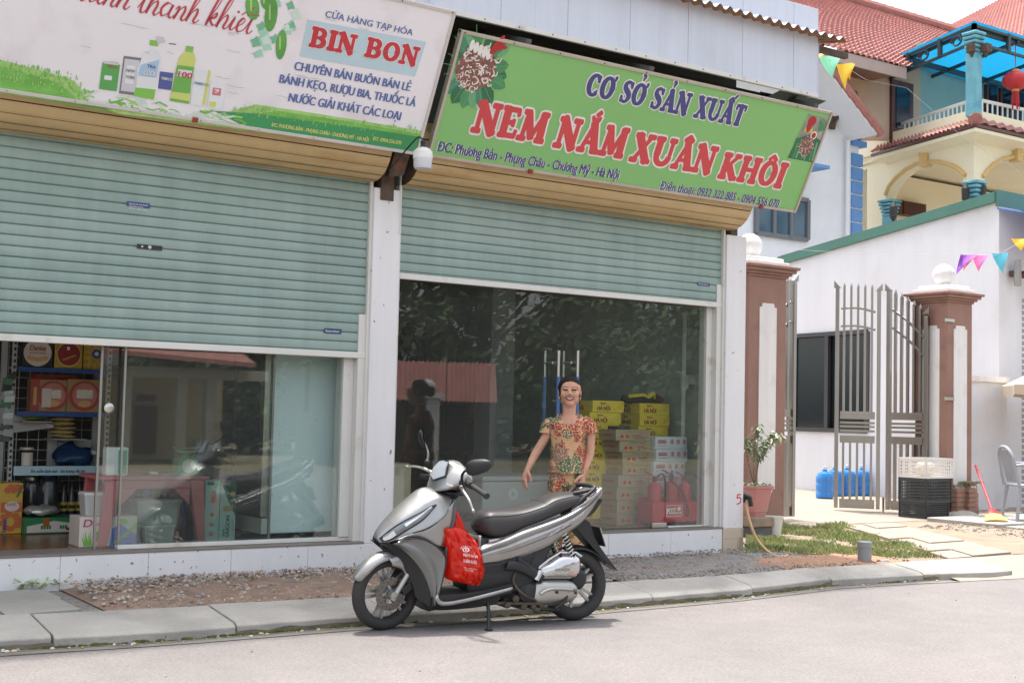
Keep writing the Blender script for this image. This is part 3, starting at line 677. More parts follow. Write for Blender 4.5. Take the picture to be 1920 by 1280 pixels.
# printed dish of shredded pork on leaves (top left) and its smaller photograph (right)
mlf = [mat('print_leaf_%s' % n, c, .45, var=.12, scale=9) for n, c in (('deep', (46, 110, 72)), ('mid', (74, 142, 92)), ('pale', (110, 172, 124)), ('blue', (70, 136, 108)))]
mnm = [mat('print_brown', (128, 86, 76), .5, var=.3, scale=40), mat('print_shred', (232, 222, 214), .5, var=.05), mat('print_shred_tan', (196, 168, 150), .5)]
mchil = mat('print_chilli', (176, 34, 38), .4)
def dish(q, cu, cw, r, seed, leaves=True, n=130):
    rnd = random.Random(seed)
    if leaves:
        for k in range(18):
            a = 6.283*k/18+rnd.uniform(-.15, .15); L = r*rnd.uniform(1.65, 2.1); wd = r*rnd.uniform(.28, .4); q.use(mlf[k % 4])
            ca, sa = math.cos(a), math.sin(a); pts = []
            for t, ww in ((.4, .3), (.6, .8), (.75, 1), (.9, .62), (1, 0), (.9, -.62), (.75, -1), (.6, -.8), (.4, -.3)): pts.append(SP.p(max(cu+ca*L*t-sa*wd*ww, RU0+.024), min(cw+sa*L*t+ca*wd*ww, RW1-.024), .0012+.00012*k))
            q.poly(pts); q.use(mlf[2]); stroke(q, SP, [(cu+ca*L*.5, cw+sa*L*.5), (cu+ca*L*.97, cw+sa*L*.97)], r*.02, .0036)
    q.use(mnm[0]); q.poly([SP.p(cu+r*1.03*math.cos(t*.2618)*(1+.06*math.sin(t*5)), cw+r*1.0*math.sin(t*.2618)*(1+.06*math.cos(t*3)), .0042) for t in range(24)])
    for k in range(n):
        rr = r*math.sqrt(rnd.random())*1.05; a = rnd.uniform(0, 6.283); x, y = cu+rr*math.cos(a), cw+rr*math.sin(a); b0 = rnd.uniform(0, 6.28); ll = r*rnd.uniform(.1, .3)
        q.use(mnm[rnd.choice((1, 1, 1, 2, 0))]); pts = [(x, y), (x+ll*.5*math.cos(b0), y+ll*.5*math.sin(b0)), (x+ll*math.cos(b0+.9), y+ll*math.sin(b0+.9))]
        stroke(q, SP, [(p.x, p.y) for p in crom(pts, 3)], r*.055, .0046+k*.000015)
c0 = H(893, 128); c1 = H(930, 128); rr = c1[0]-c0[0]
q = MB(); dish(q, c0[0], c0[1], rr*1.0, 4)
q.use(m_sedge)
for k in range(5): disc(q, SP, c0[0]-rr*.55+k*rr*.24, c0[1]+rr*.95-.01*k, rr*.13, rr*.26, .0075+k*.0001, 10)
q.use(mchil)
for k, (a, l) in enumerate(((1.1, .9), (.75, 1.0), (.45, .85))):
    x, y = c0[0]+rr*.45, c0[1]+rr*.75; stroke(q, SP, [(p.x, p.y) for p in crom([(x, y), (x+rr*.45*math.cos(a), y+rr*.45*math.sin(a)+.02), (x+rr*l*math.cos(a-.15), y+rr*l*math.sin(a-.15)+.03)], 4)], [rr*.02]+[rr*.16]*7+[rr*.03], .008+k*.0001)
q.build('dish_picture', sg1)
q = MB(mat('print_photo_ground', (150, 150, 140), .45, var=.25, scale=14))
cor = [H(1516, 214), (RU1+.016, H(1560, 224)[1]), (RU1+.016, H(1530, 306)[1]), H(1477, 296)]
q.poly([SP.p(u, w, .001) for u, w in cor]); q.use(mlf[0])
a_, b_, c_, d_ = [V(p) for p in cor]
L2 = lambda s, t: (a_*(1-s)+b_*s)*(1-t)+(d_*(1-s)+c_*s)*t
q.poly([SP.p(*L2(s, t), .0016) for s, t in ((0, .55), (.5, .4), (1, .5), (1, 1), (0, 1))])
for k in range(9): q.use(mlf[k % 3]); x = k/9; stroke(q, SP, [tuple(L2(x, .55+.1*(k % 2))), tuple(L2(x+.08, .97))], .02, .002+.0001*k)
p_ = L2(.5, .68); dish(q, p_[0], p_[1], .085, 8, False, 60)
q.use(mchil); p_ = L2(.3, .13); disc(q, SP, p_[0], p_[1], .05, .045, .003); p_ = L2(.28, .26); disc(q, SP, p_[0], p_[1], .03, .05, .0032)
q.use(m_sedge); p_ = L2(.62, .42); disc(q, SP, p_[0], p_[1], .038, .038, .0034); q.use(mchil); disc(q, SP, p_[0], p_[1], .026, .026, .0038)
q.use(mat('print_yellow', (206, 188, 90), .45)); rect(q, SP, *sorted((L2(.12, .3)[0], L2(.5, .3)[0])), *sorted((L2(.12, .38)[1], L2(.5, .28)[1])), .0028)
q.use(mlf[1])
for k in range(7): a = .3+k*.25; p_ = L2(.75, .3); stroke(q, SP, [(p_[0], p_[1]), (p_[0]+.11*math.cos(a), p_[1]+.11*math.sin(a))], .012, .003+.0001*k)
q.build('food_photo', sg1)
# left board
sg2 = thing('sign_board', 'white sign board with drink bottles and red and blue lettering over the left shutter', 'sign', SP.p(2.8, 0))
LU0, LU1, LW1 = .9, H(783, 287)[0]-.0, H(858, 22)[1]
SP.O = SP.O+SP.N*.012
board(sg2, LU0, LU1, LW1, m_swhite, mat('sign_frame_pale', (206, 200, 196), .45, metal=.2))
mb1 = mat('print_blue', (92, 112, 170), .45, var=.06)
small('CỬA HÀNG TẠP HÓA', (609, 32), (773, 65), 13, 'blue_lettering', mb1, sg2, .024)
small('CHUYÊN BÁN BUÔN BÁN LẺ', (551, 131), (769, 167), 17, 'blue_lettering', mb1, sg2, .046)
small('BÁNH KẸO, RƯỢU BIA, THUỐC LÁ', (523, 155), (778, 198), 17, 'blue_lettering', mb1, sg2, .046)
small('NƯỚC GIẢI KHÁT CÁC LOẠI', (540, 190), (750, 222), 17, 'blue_lettering', mb1, sg2, .046)
pq = lambda pts, d: [SP.p(*H(*p), d) for p in pts]
q = MB(mat('print_patch', (188, 212, 222), .5, var=.04)); q.poly(pq([(577, 37), (799, 79), (778, 144), (562, 106)], .001)); q.build('sticker_patch', sg2)
m_bon = mat('print_crimson', (196, 52, 66), .45)
for s, a, e, t in (('BIN', (577, 86), (664, 103), (586, 50)), ('BON', (681, 105), (781, 124), (689, 70))): word(s, a, e, t, 'red_lettering', m_bon, sg2, .007)
# green meadow, splash and dark band
m_gr = [mat('print_grass', (118, 186, 84), .45, var=.12, scale=9, stretch=(1, 1, 3)), mat('print_grass_pale', (164, 208, 122), .45, var=.15, scale=12), mat('print_grass_deep', (62, 150, 92), .45, var=.05), mat('print_splash', (206, 226, 214), .5, var=.06)]
q = MB(m_gr[1]); q.poly(pq([(0, 112), (60, 128), (140, 152), (165, 190), (225, 214), (300, 222), (420, 238), (560, 258), (783, 287), (0, 174)], .0010))
q.poly(pq([(420, 212), (480, 196), (560, 208), (660, 224), (793, 246), (787, 272), (560, 232)], .0012))
q.use(m_gr[0]); q.poly(pq([(0, 124), (60, 140), (110, 156), (150, 192), (0, 172)], .0014)); q.poly(pq([(440, 222), (520, 208), (640, 226), (791, 252), (788, 268), (540, 234)], .0014))
q.use(m_gr[2]); q.poly(pq([(400, 208), (480, 213), (560, 224), (680, 240), (789, 257), (783, 286), (600, 262), (470, 243)], .0018))
rnd = random.Random(3)
for k in range(110):
    x = rnd.uniform(150, 440); y = 178+(x-150)*.19+rnd.uniform(-14, 22); 
    if y > 174+x*.145-3: continue
    q.use(m_gr[rnd.choice((0, 1, 3, 3))]); a = H(x, y); stroke(q, SP, [(p.x, p.y) for p in crom([a, (a[0]+rnd.uniform(.01, .05), a[1]+rnd.uniform(-.02, .02)), (a[0]+rnd.uniform(.04, .1), a[1]+rnd.uniform(-.02, .02))], 3)], rnd.uniform(.004, .016), .002+k*.00001)
for k in range(520):
    x = rnd.uniform(0, 165) if k % 2 else rnd.uniform(425, 788)
    t_ = 118+.19*x+(38*max(0, (x-130)/35)**2 if x > 130 else 0) if x < 200 else 206+(x-425)*.106-8*math.exp(-((x-480)/40)**2)
    y = t_+rnd.uniform(-3, 34 if x < 200 else 20)
    if y > 171+x*.1455 or (x > 425 and y > 212+(x-425)*.123 and rnd.random() > .1): continue
    a = H(x, y); q.use(m_gr[rnd.choice((0, 0, 1))]); stroke(q, SP, [a, (a[0]+rnd.uniform(-.008, .008), a[1]+rnd.uniform(.01, .03))], [rnd.uniform(.005, .012), .001], .0026+k*.000004)
q.build('meadow_picture', sg2)
m_yel = mat('print_lemon', (226, 222, 130), .45)
small('ĐC: PHƯƠNG BẢN - PHỤNG CHÂU - CHƯƠNG MỸ - HÀ NỘI', (509, 237), (691, 261), 7.5, 'address_lettering', m_yel, sg2, .024)
small('ĐT: 0904.556.070', (699, 263), (751, 272), 7.5, 'phone_lettering', m_yel, sg2, .024)
# script line
CUR = {'a': ([(.4, .4), (.2, .45), (.05, .25), (.15, .02), (.35, .15), (.42, .42), (.38, .1), (.5, 0), (.6, .12)], .56), 'n': ([(0, .3), (.08, .42), (.12, .3), (.06, 0), (.15, .3), (.3, .44), (.36, .3), (.32, .06), (.42, 0), (.52, .12)], .5), 'h': ([(0, .12), (.2, .6), (.26, .95), (.18, 1), (.1, .7), (.04, 0), (.14, .3), (.28, .44), (.34, .3), (.3, .06), (.4, 0), (.5, .12)], .48), 'l': ([(0, .12), (.2, .6), (.26, .95), (.18, 1), (.1, .6), (.08, .1), (.18, 0), (.3, .12)], .3), 't': ([(0, .12), (.14, .5), (.2, .85), (.12, .3), (.14, .04), (.24, 0), (.34, .12)], .32), 'k': ([(0, .12), (.2, .6), (.26, .95), (.18, 1), (.1, .7), (.04, 0), (.14, .3), (.28, .44), (.28, .3), (.12, .22), (.3, .04), (.44, .1)], .42), 'i': ([(0, .12), (.12, .42), (.08, .1), (.16, 0), (.28, .12)], .27), 'e': ([(0, .12), (.2, .25), (.28, .38), (.18, .45), (.06, .25), (.12, .02), (.28, .02), (.4, .14)], .38), 'M': ([(0, .1), (.1, .0), (.25, .6), (.3, 1), (.4, .1), (.6, .7), (.7, 1), (.7, .1), (.8, 0), (.9, .12)], .9)}
q = MB(mat('print_script_red', (190, 72, 82), .45)); (u0, w0), (u1, _) = H(30, -5), H(470, 62); s_ = 'Mat lanh thanh khiet'; W_ = sum(CUR[c][1] if c in CUR else .3 for c in s_); k_ = (u1-u0)/W_; hh = .2; x = u0; base = H(440, 58)[1]
for i, c in enumerate(s_):
    if c in CUR:
        pts = crom(CUR[c][0], 5); n = len(pts); f = lambda p: (x+(p.x+p.y*.25)*k_, base+p.y*hh)
        stroke(q, SP, [f(p) for p in pts], [.006+.009*(pts[min(j+1, n-1)].y < pts[max(j-1, 0)].y) for j in range(n)], .002+.00003*i)
        if c == 't': stroke(q, SP, [f(V((.02, .6, 0))), f(V((.36, .64, 0)))], .007, .0032)
        if c == 'i': disc(q, SP, *f(V((.16, .62, 0))), .009, d=.003, n=8)
        if c == 'e': stroke(q, SP, [f(V((.05, .55, 0))), f(V((.2, .68, 0))), f(V((.32, .55, 0)))], .008, .003); stroke(q, SP, [f(V((.3, .72, 0))), f(V((.42, .88, 0)))], .009, .003)
        if i == 5: stroke(q, SP, [f(V((.1, .75, 0))), f(V((.3, .55, 0)))], .009, .003)
        if i == 1: stroke(q, SP, [f(V((.2, .55, 0))), f(V((.4, .75, 0)))], .009, .003)
        x += CUR[c][1]*k_
    else: x += .3*k_
q.build('script_lettering', sg2)
# printed drinks
q = MB(); dk = [0]
def pp(m, pts): dk[0] += 1; q.use(m); q.poly(pq(pts, .0024+dk[0]*.00004))
def px(m, x, y, w, h, sl=.13, lean=-.13):
    f = lambda a, c: (x+a*w+lean*c*h*-1*-1, y+c*h+sl*a*w); pp(m, [f(0, 0), f(1, 0), f(1, 1), f(0, 1)]); return f
mm = {n: mat('print_'+n, c, .45, var=.05) for n, c in (('canGreen', (92, 168, 92)), ('silver', (206, 206, 212)), ('darkgrey', (120, 120, 130)), ('pack', (226, 230, 234)), ('label_blue', (84, 96, 158)), ('sky', (170, 200, 226)), ('lime', (132, 196, 88)), ('limeyellow', (206, 216, 120)), ('bottle', (112, 180, 84)), ('pink', (206, 120, 130)))}
px(mm['canGreen'], 192, 117, 33, 50); px(mm['silver'], 195, 114, 28, 5); px(mm['pack'], 196, 141, 14, 8)
px(mm['darkgrey'], 232, 105, 33, 70); px(mm['silver'], 234, 110, 28, 60); px(mm['pack'], 238, 122, 16, 34)
pp(mm['pack'], [(283, 92), (295, 94), (301, 108), (294, 186), (254, 180), (258, 130), (267, 104)]); pp(mm['lime'], [(281, 75), (297, 77), (296, 87), (280, 85)]); pp(mm['lime'], [(254, 164), (292, 168), (288, 187), (250, 180)]); pp(mm['sky'], [(263, 122), (299, 112), (293, 146), (258, 142)])
px(mm['label_blue'], 300, 134, 25, 32); px(mm['darkgrey'], 317, 81, 13, 2)
pp(mm['limeyellow'], [(346, 97), (363, 99), (367, 112), (364, 126), (332, 122), (336, 108)]); pp(mm['bottle'], [(332, 122), (364, 126), (359, 150), (354, 195), (318, 189), (326, 150)]); pp(mm['lime'], [(349, 86), (363, 88), (361, 98), (347, 96)]); pp(mm['limeyellow'], [(322, 172), (357, 176), (355, 190), (319, 184)]); pp(mm['pack'], [(334, 130), (360, 133), (358, 146), (331, 143)])
px(mm['pack'], 365, 130, 28, 66); pp(mm['limeyellow'], [(390, 132), (395, 133), (384, 198), (378, 197)]); px(mm['pack'], 395, 152, 28, 50); px(mm['pink'], 399, 164, 16, 14); px(mm['pack'], 402, 167, 9, 8); px(mm['limeyellow'], 393, 190, 12, 10)
pp(mm['silver'], [(292, 68), (306, 70), (310, 80), (300, 80), (296, 84)])
q.build('drinks_picture', sg2)
for s, a, e, c, m in (('TRIBECO', (301, 148), (321, 151), 5, m_sedge), ('COOL', (268, 139), (293, 134), 9, m_sedge), ('TRA', (275, 126), (292, 123), 6, mm['label_blue']), ('100', (333, 143), (359, 146), 11, m_bon), ('TRIBECO', (362, 157), (391, 155), 5, mb1), ('Tri', (399, 175), (410, 176), 7, m_bon), ('NEW', (236, 134), (252, 136), 6, mm['darkgrey']), ('YORK', (235, 146), (252, 148), 6, mm['darkgrey']), ('TRIBECO', (200, 125), (221, 128), 4, m_bon)):
    small(s, a, e, c, 'print_lettering', m, sg2, .03, d=.0085)
# melons on their vine
q = MB()
for k, (x, y, rx, ry, t) in enumerate(((473, 14, 13, 24, .1), (508, 28, 12, 32, -.1), (527, 84, 10, 28, -.1), (497, 2, 9, 16, .1))):
    q.use(mat('print_melon', (96, 160, 78), .4, var=.2, scale=6)); q.poly(pq([(x+rx*math.cos(a*.3927)-t*ry*math.sin(a*.3927)*-1, y+ry*math.sin(a*.3927)) for a in range(16)], .003+.0002*k)); q.use(m_gr[1]); q.poly(pq([(x-4, y-ry*.6), (x-1, y-ry*.6), (x-1, y+ry*.3), (x-4, y+ry*.3)], .0034+.0002*k))
for k in range(26):
    x, y = rnd.uniform(476, 556), rnd.uniform(0, 60)
    if k > 17: x, y = rnd.uniform(478, 530), rnd.uniform(60, 108)
    r = rnd.uniform(6, 13); q.use(rnd.choice((mat('print_vine', (164, 214, 190), .45, var=.12), mat('print_vine_deep', (120, 186, 150), .45), m_gr[3])))
    q.poly(pq([(x+r*math.cos(a*.698)*(1 if a % 2 else .62), y+r*math.sin(a*.698)*(1 if a % 2 else .62)) for a in range(9)], .0022+.00002*k))
q.build('melon_picture', sg2)
# cracks and peeling of the printed vinyl
q = MB(mat('vinyl_crack', (150, 144, 148), .6))
for k in range(34):
    x = rnd.choice((rnd.uniform(20, 560), rnd.uniform(420, 840))); y = rnd.uniform(max(0, x*.14-110), x*.14+140); a = H(x, y); l = rnd.uniform(.03, .22); pts = [(a[0]+l*t, a[1]+.006*rnd.uniform(-1, 1)) for t in (0, .25, .5, .75, 1)]
    if a[1] < .2 or a[1] > LW1-.03 or a[0]+l > LU1-.03: continue
    stroke(q, SP, pts, [.0005, .0024, .0016, .0026, .0005], .0095+.00002*k)
q.build('vinyl_cracks', sg2)
SP.O = SP.O-SP.N*.012
b = MB(mat('red_clip', (150, 56, 52), .5))
for x, y in ((364, 222), (992, 321), (1421, 397)): b = MB(MATS['red_clip']); u, w = H(x, y); b.obox(SP.p(u, .008 if x > 500 else .01, .02), SP.U*.018, SP.W*.016, SP.N*.01); b.build('clip', sg1 if x > 500 else sg2)
# LED bulb on its black lamp holder
bp = F(793, 292, -.62); lb = thing('bulb_lamp', 'white ribbed LED bulb hanging on a black holder between the two sign boards', 'lamp', bp)
b = MB(mat('lamp_plastic', (226, 224, 220), .4)); st = len(b.v); b.lathe([(.028, .058), (.05, .048), (.064, .03), (.067, .012), (.067, -.022)], bp, 28)
for k in range(st, len(b.v)): pass
for k in range(28): a = k*2*math.pi/28; b.bar((bp.x+.068*math.cos(a), bp.y+.068*math.sin(a), bp.z-.02), (bp.x+.064*math.cos(a), bp.y+.064*math.sin(a), bp.z+.03), .004, .006)
b.build('ribbed_housing', lb, smooth=30)
b = MB(mat('lamp_diffuser', (200, 202, 208), .25)); b.lathe([(.0665, -.022), (.066, -.075), (.058, -.094), (.0, -.102)], bp, 28); b.build('diffuser', lb, smooth=40)
b = MB(mat('black_rubber', (40, 44, 46), .6)); b.lathe([(.03, .056), (.02, .062), (.018, .085), (.022, .09), (.02, .105), (.008, .112)], bp, 16); b.tube(crom([bp+V((0, 0, .11)), bp+V((-.01, .05, .14)), bp+V((-.03, .12, .1)), bp+V((-.05, .4, -.05))], 6), .006, 6); b.build('holder', lb, smooth=40)
b = MB(m_rust); kk = F(760, 318, -.1); b.prism([(4.50, -.28, 3.3), (4.62, -.3, 3.28), (4.64, -.12, 3.05), (4.52, -.1, 3.02)], (0, .05, .02)); b.build('motor_bracket', shop)
b = MB(m_alu); b.tube(crom([(4.68, -.02, 3.4), (4.675, -.015, 3.0), (4.685, -.012, 2.7), (4.672, -.012, 2.62)], 5), .004, 6); b.build('cord', shop)

# ================================================================== GATEWAY
m_brown = mat('brown_paint', (147, 112, 99), rough=.7, var=.06, scale=2, c2=(136, 104, 93), c2s=6)
m_panelw = mat('panel_white', (224, 222, 220), rough=.7, var=.03, c2=(208, 204, 200), c2s=3, c2t=(.55, .75))
def gate_pillar(x0, y0, s, z0, zc, label):
    """square pillar, front-left corner x0,y0"""
    r = thing('gate_pillar', label, 'gate pillar', (x0+s/2, y0+s/2, z0)); c = V((x0+s/2, y0+s/2, 0)); h = s/2
    q = MB(m_brown); q.box(x0, x0+s, y0, y0+s, z0, zc); 
    for k, (e, za, zb) in enumerate(((.02, 0, .03), (.05, .03, .06), (.085, .06, .1), (.115, .1, .135))): q.box(x0-e, x0+s+e, y0-e, y0+s+e, zc+za, zc+zb)
    q.build('shaft', r, bevel=.008)
    q = MB(m_panelw); zt = zc+.135
    q.box(x0-.03, x0+s+.03, y0-.03, y0+s+.03, zt, zt+.05); q.box(x0+.02, x0+s-.02, y0+.02, y0+s-.02, zt+.05, zt+.1); q.build('capstone', r, bevel=.012)
    q = MB(m_panelw); q.lathe([(.09, 0), (.07, .02)], (c.x, c.y, zt+.1), 20); q.ball((c.x, c.y, zt+.1+.155), .145, 28, 18); q.build('ball_finial', r, smooth=50)
    za, zb, w, n = z0+.38, zc-.3, .135, .045
    def panel(O, U, N):
        pts = [(-w, za+n), (-w+n*.8, za+n), (-w+n*.9, za+n*.3), (-w+n*1.1, za), (w-n*1.1, za), (w-n*.9, za+n*.3), (w-n*.8, za+n), (w, za+n), (w, zb-n), (w-n*.8, zb-n), (w-n*.9, zb-n*.3), (w-n*1.1, zb), (-w+n*1.1, zb), (-w+n*.9, zb-n*.3), (-w+n*.8, zb-n), (-w, zb-n)]
        q = MB(m_panelw); q.prism([V(O)+V(U)*a+V((0, 0, b)) for a, b in pts], V(N)*.012); q.build('inset_panel', r)
    panel((c.x, y0, 0), (1, 0, 0), (0, -1, 0)); panel((x0, c.y, 0), (0, 1, 0), (-1, 0, 0))
    return r
gate_pillar(14.02, 2.12, .51, .08, 2.88, 'brown gate pillar with white panels and ball beside the stacked crates')
gate_pillar(10.32, 2.0, .60, .08, 2.92, 'brown gate pillar with white ball half hidden behind the shop end pillar')
streak(m_brown, .05); streak(m_panelw, .05)
m_ss = mat('stainless_gate', (160, 156, 150), rough=.3, metal=1, var=.1, scale=2, stretch=(1, 1, .3))
gate_root = thing('metal_gate', 'stainless steel folding gate leaves standing open beside the right brown pillar', 'gate', (13.95, 2.6, .1))
def leaf(root, a, b, z0, zl, zr, n, name='gate_leaf'):
    """a, b ground ends; zl, zr heights at each end"""
    a, b = V((*a, 0)), V((*b, 0)); d = b-a; P = lambda t, z: a+d*t+V((0, 0, z)); q = MB(m_ss); w = d.length; t0 = .045/w
    L = lambda t: zl+(zr-zl)*t
    for t, hh in ((t0, L(0)), (1-t0, L(1))): q.bar(P(t, z0), P(t, hh), .09, .05, up=d); 
    for t in (t0, 1-t0):
        s = 1 if t < .5 else -1; k = L(t); q.prism([P(t-s*t0, k+.1), P(t-s*t0, k), P(t+s*t0, k)], d.cross(V((0, 0, 1))).normalized()*.05)
    for z, hh in ((z0+.06, .12), (z0+.92, .1), (z0+1.24, .1)): q.bar(P(2*t0, z), P(1-2*t0, z), hh, .045, up=d.cross(V((0, 0, 1))))
    q.build(name+'_frame' if False else name, root, bevel=.004)
    fr = [o for o in kids(root)][-1]
    q = MB(m_ss)
    for z in (z0+1.03, z0+1.09, z0+1.14): q.bar(P(2*t0, z), P(1-2*t0, z), .03, .03)
    q.build('louvre', fr)
    q = MB(m_ss)
    for e in (-.28, -.52): q.tube(crom([P(2*t0, L(0)+e), P(.5, L(.5)+e+.03), P(1-2*t0, L(1)+e)], 4), .018, 8)
    q.build('upper_rail', fr, smooth=40)
    for i in range(n):
        t = 2*t0+(1-4*t0)*(i+.5)/n; q = MB(m_ss); zt = L(t)+.02; q.bar(P(t, z0+.12), P(t, z0+.88), .056, .03, up=d)
        q.bar(P(t, z0+1.28), P(t, zt), .056, .03, up=d); q.lathe([(.02, 0), (.022, .02), (.0, .07)], P(t, zt), 4); q.build('picket', fr)
    return fr
leaf(gate_root, (13.32, 3.42), (13.72, 2.93), .14, 3.1, 3.05, 5)
leaf(gate_root, (13.78, 2.92), (13.98, 2.36), .14, 3.08, 2.7, 5)
q = MB(m_steel); 
for z in (2.62, 1.6): q = MB(m_steel); q.box(13.96, 14.14, 2.1, 2.118, z, z+.04); q.build('gate_hinge', gate_root)
q = MB(m_steel); q.bar((13.75, 2.92, .1), (13.75, 2.92, .3), .02, .02); q.build('drop_bolt', gate_root)
g2 = thing('metal_gate', 'narrow sliver of steel gate leaf behind the brown pillar by the shop', 'gate', (11.2, 2.6, .1))
leaf(g2, (10.96, 2.45), (11.55, 2.45), .14, 2.7, 3.0, 4)

# ================================================================== YARD GROUND
gp = lambda pts, z=.1: [G(a, b, z) for a, b in pts]
b = MB(m_path); b.poly([(10.2, 1.75, .104), (14.0, 1.75, .104), (17.2, 2.6, .104), (18.5, 12, .104), (9.5, 12, .104), (9.5, 2.5, .104)]); b.build('yard_floor', kind='structure')
m_soil = mat('sandy_soil', (140, 124, 106), rough=.95, var=.15, scale=4, bump=.6, bs=40, c2=(120, 110, 96), c2s=3); speckle(m_soil, 60, .2)
sheet('yard_soil', m_soil, [(8.4, -1.15), (10, -1.2), (18, -1.2), (18, 1.8), (10.3, 1.8), (8.4, .0)], .1)
stonemesh(mg+ms, 700, (12.2, 14.6), lambda x: random.uniform(.2, 1.75)-.25*(14.6-x), lambda x, y: .104, .006, .03, 'yard_gravel')
# path of cast slabs from the kerb to the gate
pa, pb_, pc, pd = [V(p) for p in gp([(1582, 984), (1672, 979), (1898, 1036), (1782, 1046)], .12)]
b = MB(m_path); N = 6
for i in range(N):
    for j in range(2):
        f = lambda t, s: (pa*(1-s)+pb_*s)*(1-t)+(pd*(1-s)+pc*s)*t
        t0, t1 = i/N+.008, (i+1)/N-.008; s0, s1 = ((0, .36), (.38, 1))[j]; dz = V((0, 0, .012*(((i*7+j*3) % 5)/5)))
        b.prism([f(t0, s0)+dz, f(t1, s0)+dz, f(t1, s1)+dz, f(t0, s1)+dz], (0, 0, -.04))
b.build('slab_path', kind='structure', bevel=.005)
sheet('path_bed', m_soil, [(p.x, p.y) for p in (pa, pb_, pc, pd)], .106)
b = MB(m_conc); c0_ = G(1868, 985, .12)
b.box(c0_.x-.1, c0_.x+2.6, c0_.y-.1, c0_.y+.9, .09, .15); b.box(c0_.x-.0, c0_.x+2.6, c0_.y-.75, c0_.y-.12, .085, .125); b.build('doorstep', kind='structure', bevel=.01)
b = MB(m_conc); b.ball((14.2, 2.02, .09), (.26, .2, .1), 12, 8); b.build('footing_lump', kind='structure', smooth=60)
# grass: single blades
gpoly = [V((p.x, p.y)) for p in gp([(1396, 1042), (1402, 1000), (1440, 984), (1500, 984), (1580, 985), (1660, 1008), (1772, 1046), (1640, 1046), (1560, 1050), (1470, 1034)])]
def inside(x, y, P):
    c = False; j = len(P)-1
    for i in range(len(P)):
        if (P[i].y > y) != (P[j].y > y) and x < (P[j].x-P[i].x)*(y-P[i].y)/(P[j].y-P[i].y)+P[i].x: c = not c
        j = i
    return c
mgrass = [mat('grass_blade_%s' % n, c, .7, var=.2, scale=3) for n, c in (('green', (142, 158, 96)), ('light', (172, 184, 128)), ('deep', (116, 136, 82)), ('straw', (178, 168, 122)))]
b = MB(); n = 0; x0, x1 = min(p.x for p in gpoly), max(p.x for p in gpoly); y0, y1 = min(p.y for p in gpoly), max(p.y for p in gpoly)
while n < 15000:
    x, y = random.uniform(x0, x1), random.uniform(y0, y1)
    if not inside(x, y, gpoly): 
        continue
    d = noise.noise(V((x*1.6, y*1.6, 5)))+.5*noise.noise(V((x*5, y*5, 1)))
    n += 1
    if d < -.12: continue
    h = random.uniform(.014, .046)*(1.1+d*1.1); a = random.random()*6.28; w = .004; ln = random.uniform(.2, 1.)*h
    b.use(random.choice(mgrass[:3] if random.random() > .28 else mgrass[3:])); p = V((x, y, .1)); t = V((math.cos(a), math.sin(a), 0)); s = V((-t.y, t.x, 0))*w
    b.poly([p-s, p+s, p+t*ln*.4+V((0, 0, h*.7))+s*.7, p+t*ln+V((0, 0, h)), p+t*ln*.4+V((0, 0, h*.7))-s*.7])
b.build('grass', kind='stuff')
def leafplant(q, mats, base, n, rr, hh, ll):
    for i in range(n):
        a = random.random()*6.28; p = V(base)+V((random.uniform(-rr, rr), random.uniform(-rr, rr), random.uniform(0, hh))); t = V((math.cos(a), math.sin(a), random.uniform(-.4, .6))).normalized(); s = t.cross(V((0, 0, 1))).normalized()*ll*.25
        q.use(random.choice(mats)); q.poly([p, p+t*ll*.4+s, p+t*ll, p+t*ll*.4-s])
b = MB()
for px_, py_ in ((46, 1102), (60, 1100), (78, 1101), (110, 1097)): leafplant(b, mgrass[:3], G(px_, py_, .12), 22, .045, .05, .045)
b.build('weed_clump', label='low green weeds growing along the foot of the white plinth', cat='weed', origin=G(70, 1100, .11))
b = MB()
for px_, py_ in ((470, 1088), (485, 1086), (440, 1106), (560, 1085)): leafplant(b, mgrass[:3], G(px_, py_, .13), 12, .03, .02, .022)
b.build('weed_clump', label='tiny sparse weeds sprouting through the brown gravel', cat='weed', origin=G(470, 1090, .12))

# pot plant on a block, bucket, hose, pipe stub
pz = .1; pbx = G(1414, 1004, .1); r = thing('potted_plant', 'pink plastic pot with a thin leaning shrub on a concrete block', 'pot plant', (pbx.x, pbx.y, .30))
m_pot = mat('pink_pot', (186, 128, 122), .55, var=.06, c2=(170, 140, 130), c2s=6)
def sqring(c, h, z, rr=.25):
    pts = []
    for k in range(4):
        for j in range(4):
            a = math.pi/2*k+(math.pi/2)*(j/3); cx, cy_ = [(1, 1), (-1, 1), (-1, -1), (1, -1)][k]; pts.append((c.x+cx*h*(1-rr)+h*rr*math.cos(a), c.y+cy_*h*(1-rr)+h*rr*math.sin(a), z))
    return pts
q = MB(m_pot); q.loft([sqring(pbx, h, z) for h, z in ((.085, .30), (.09, .345), (.098, .35), (.135, .585), (.15, .59), (.152, .615), (.14, .615), (.125, .57))]); q.build('pot', r, smooth=40)
q = MB(m_dirt); q.poly(sqring(pbx, .126, .585)); q.build('soil', r)
q = MB(mat('shrub_stem', (120, 108, 84), .9)); stems = [[(0, 0, .58), (-.02, .0, .8), (.0, 0, 1.0), (.03, 0, 1.22)], [(0, 0, .62), (.05, 0, .85), (.12, .02, .98), (.22, .02, 1.08), (.32, 0, 1.15)], [(0, 0, .6), (-.05, .05, .85), (-.08, .05, 1.1)]]
mle = [mat('shrub_leaf_%s' % n, c, .6, var=.15, scale=9) for n, c in (('grey', (146, 156, 132)), ('green', (112, 130, 92)), ('pale', (176, 182, 156)))]
ql = MB()
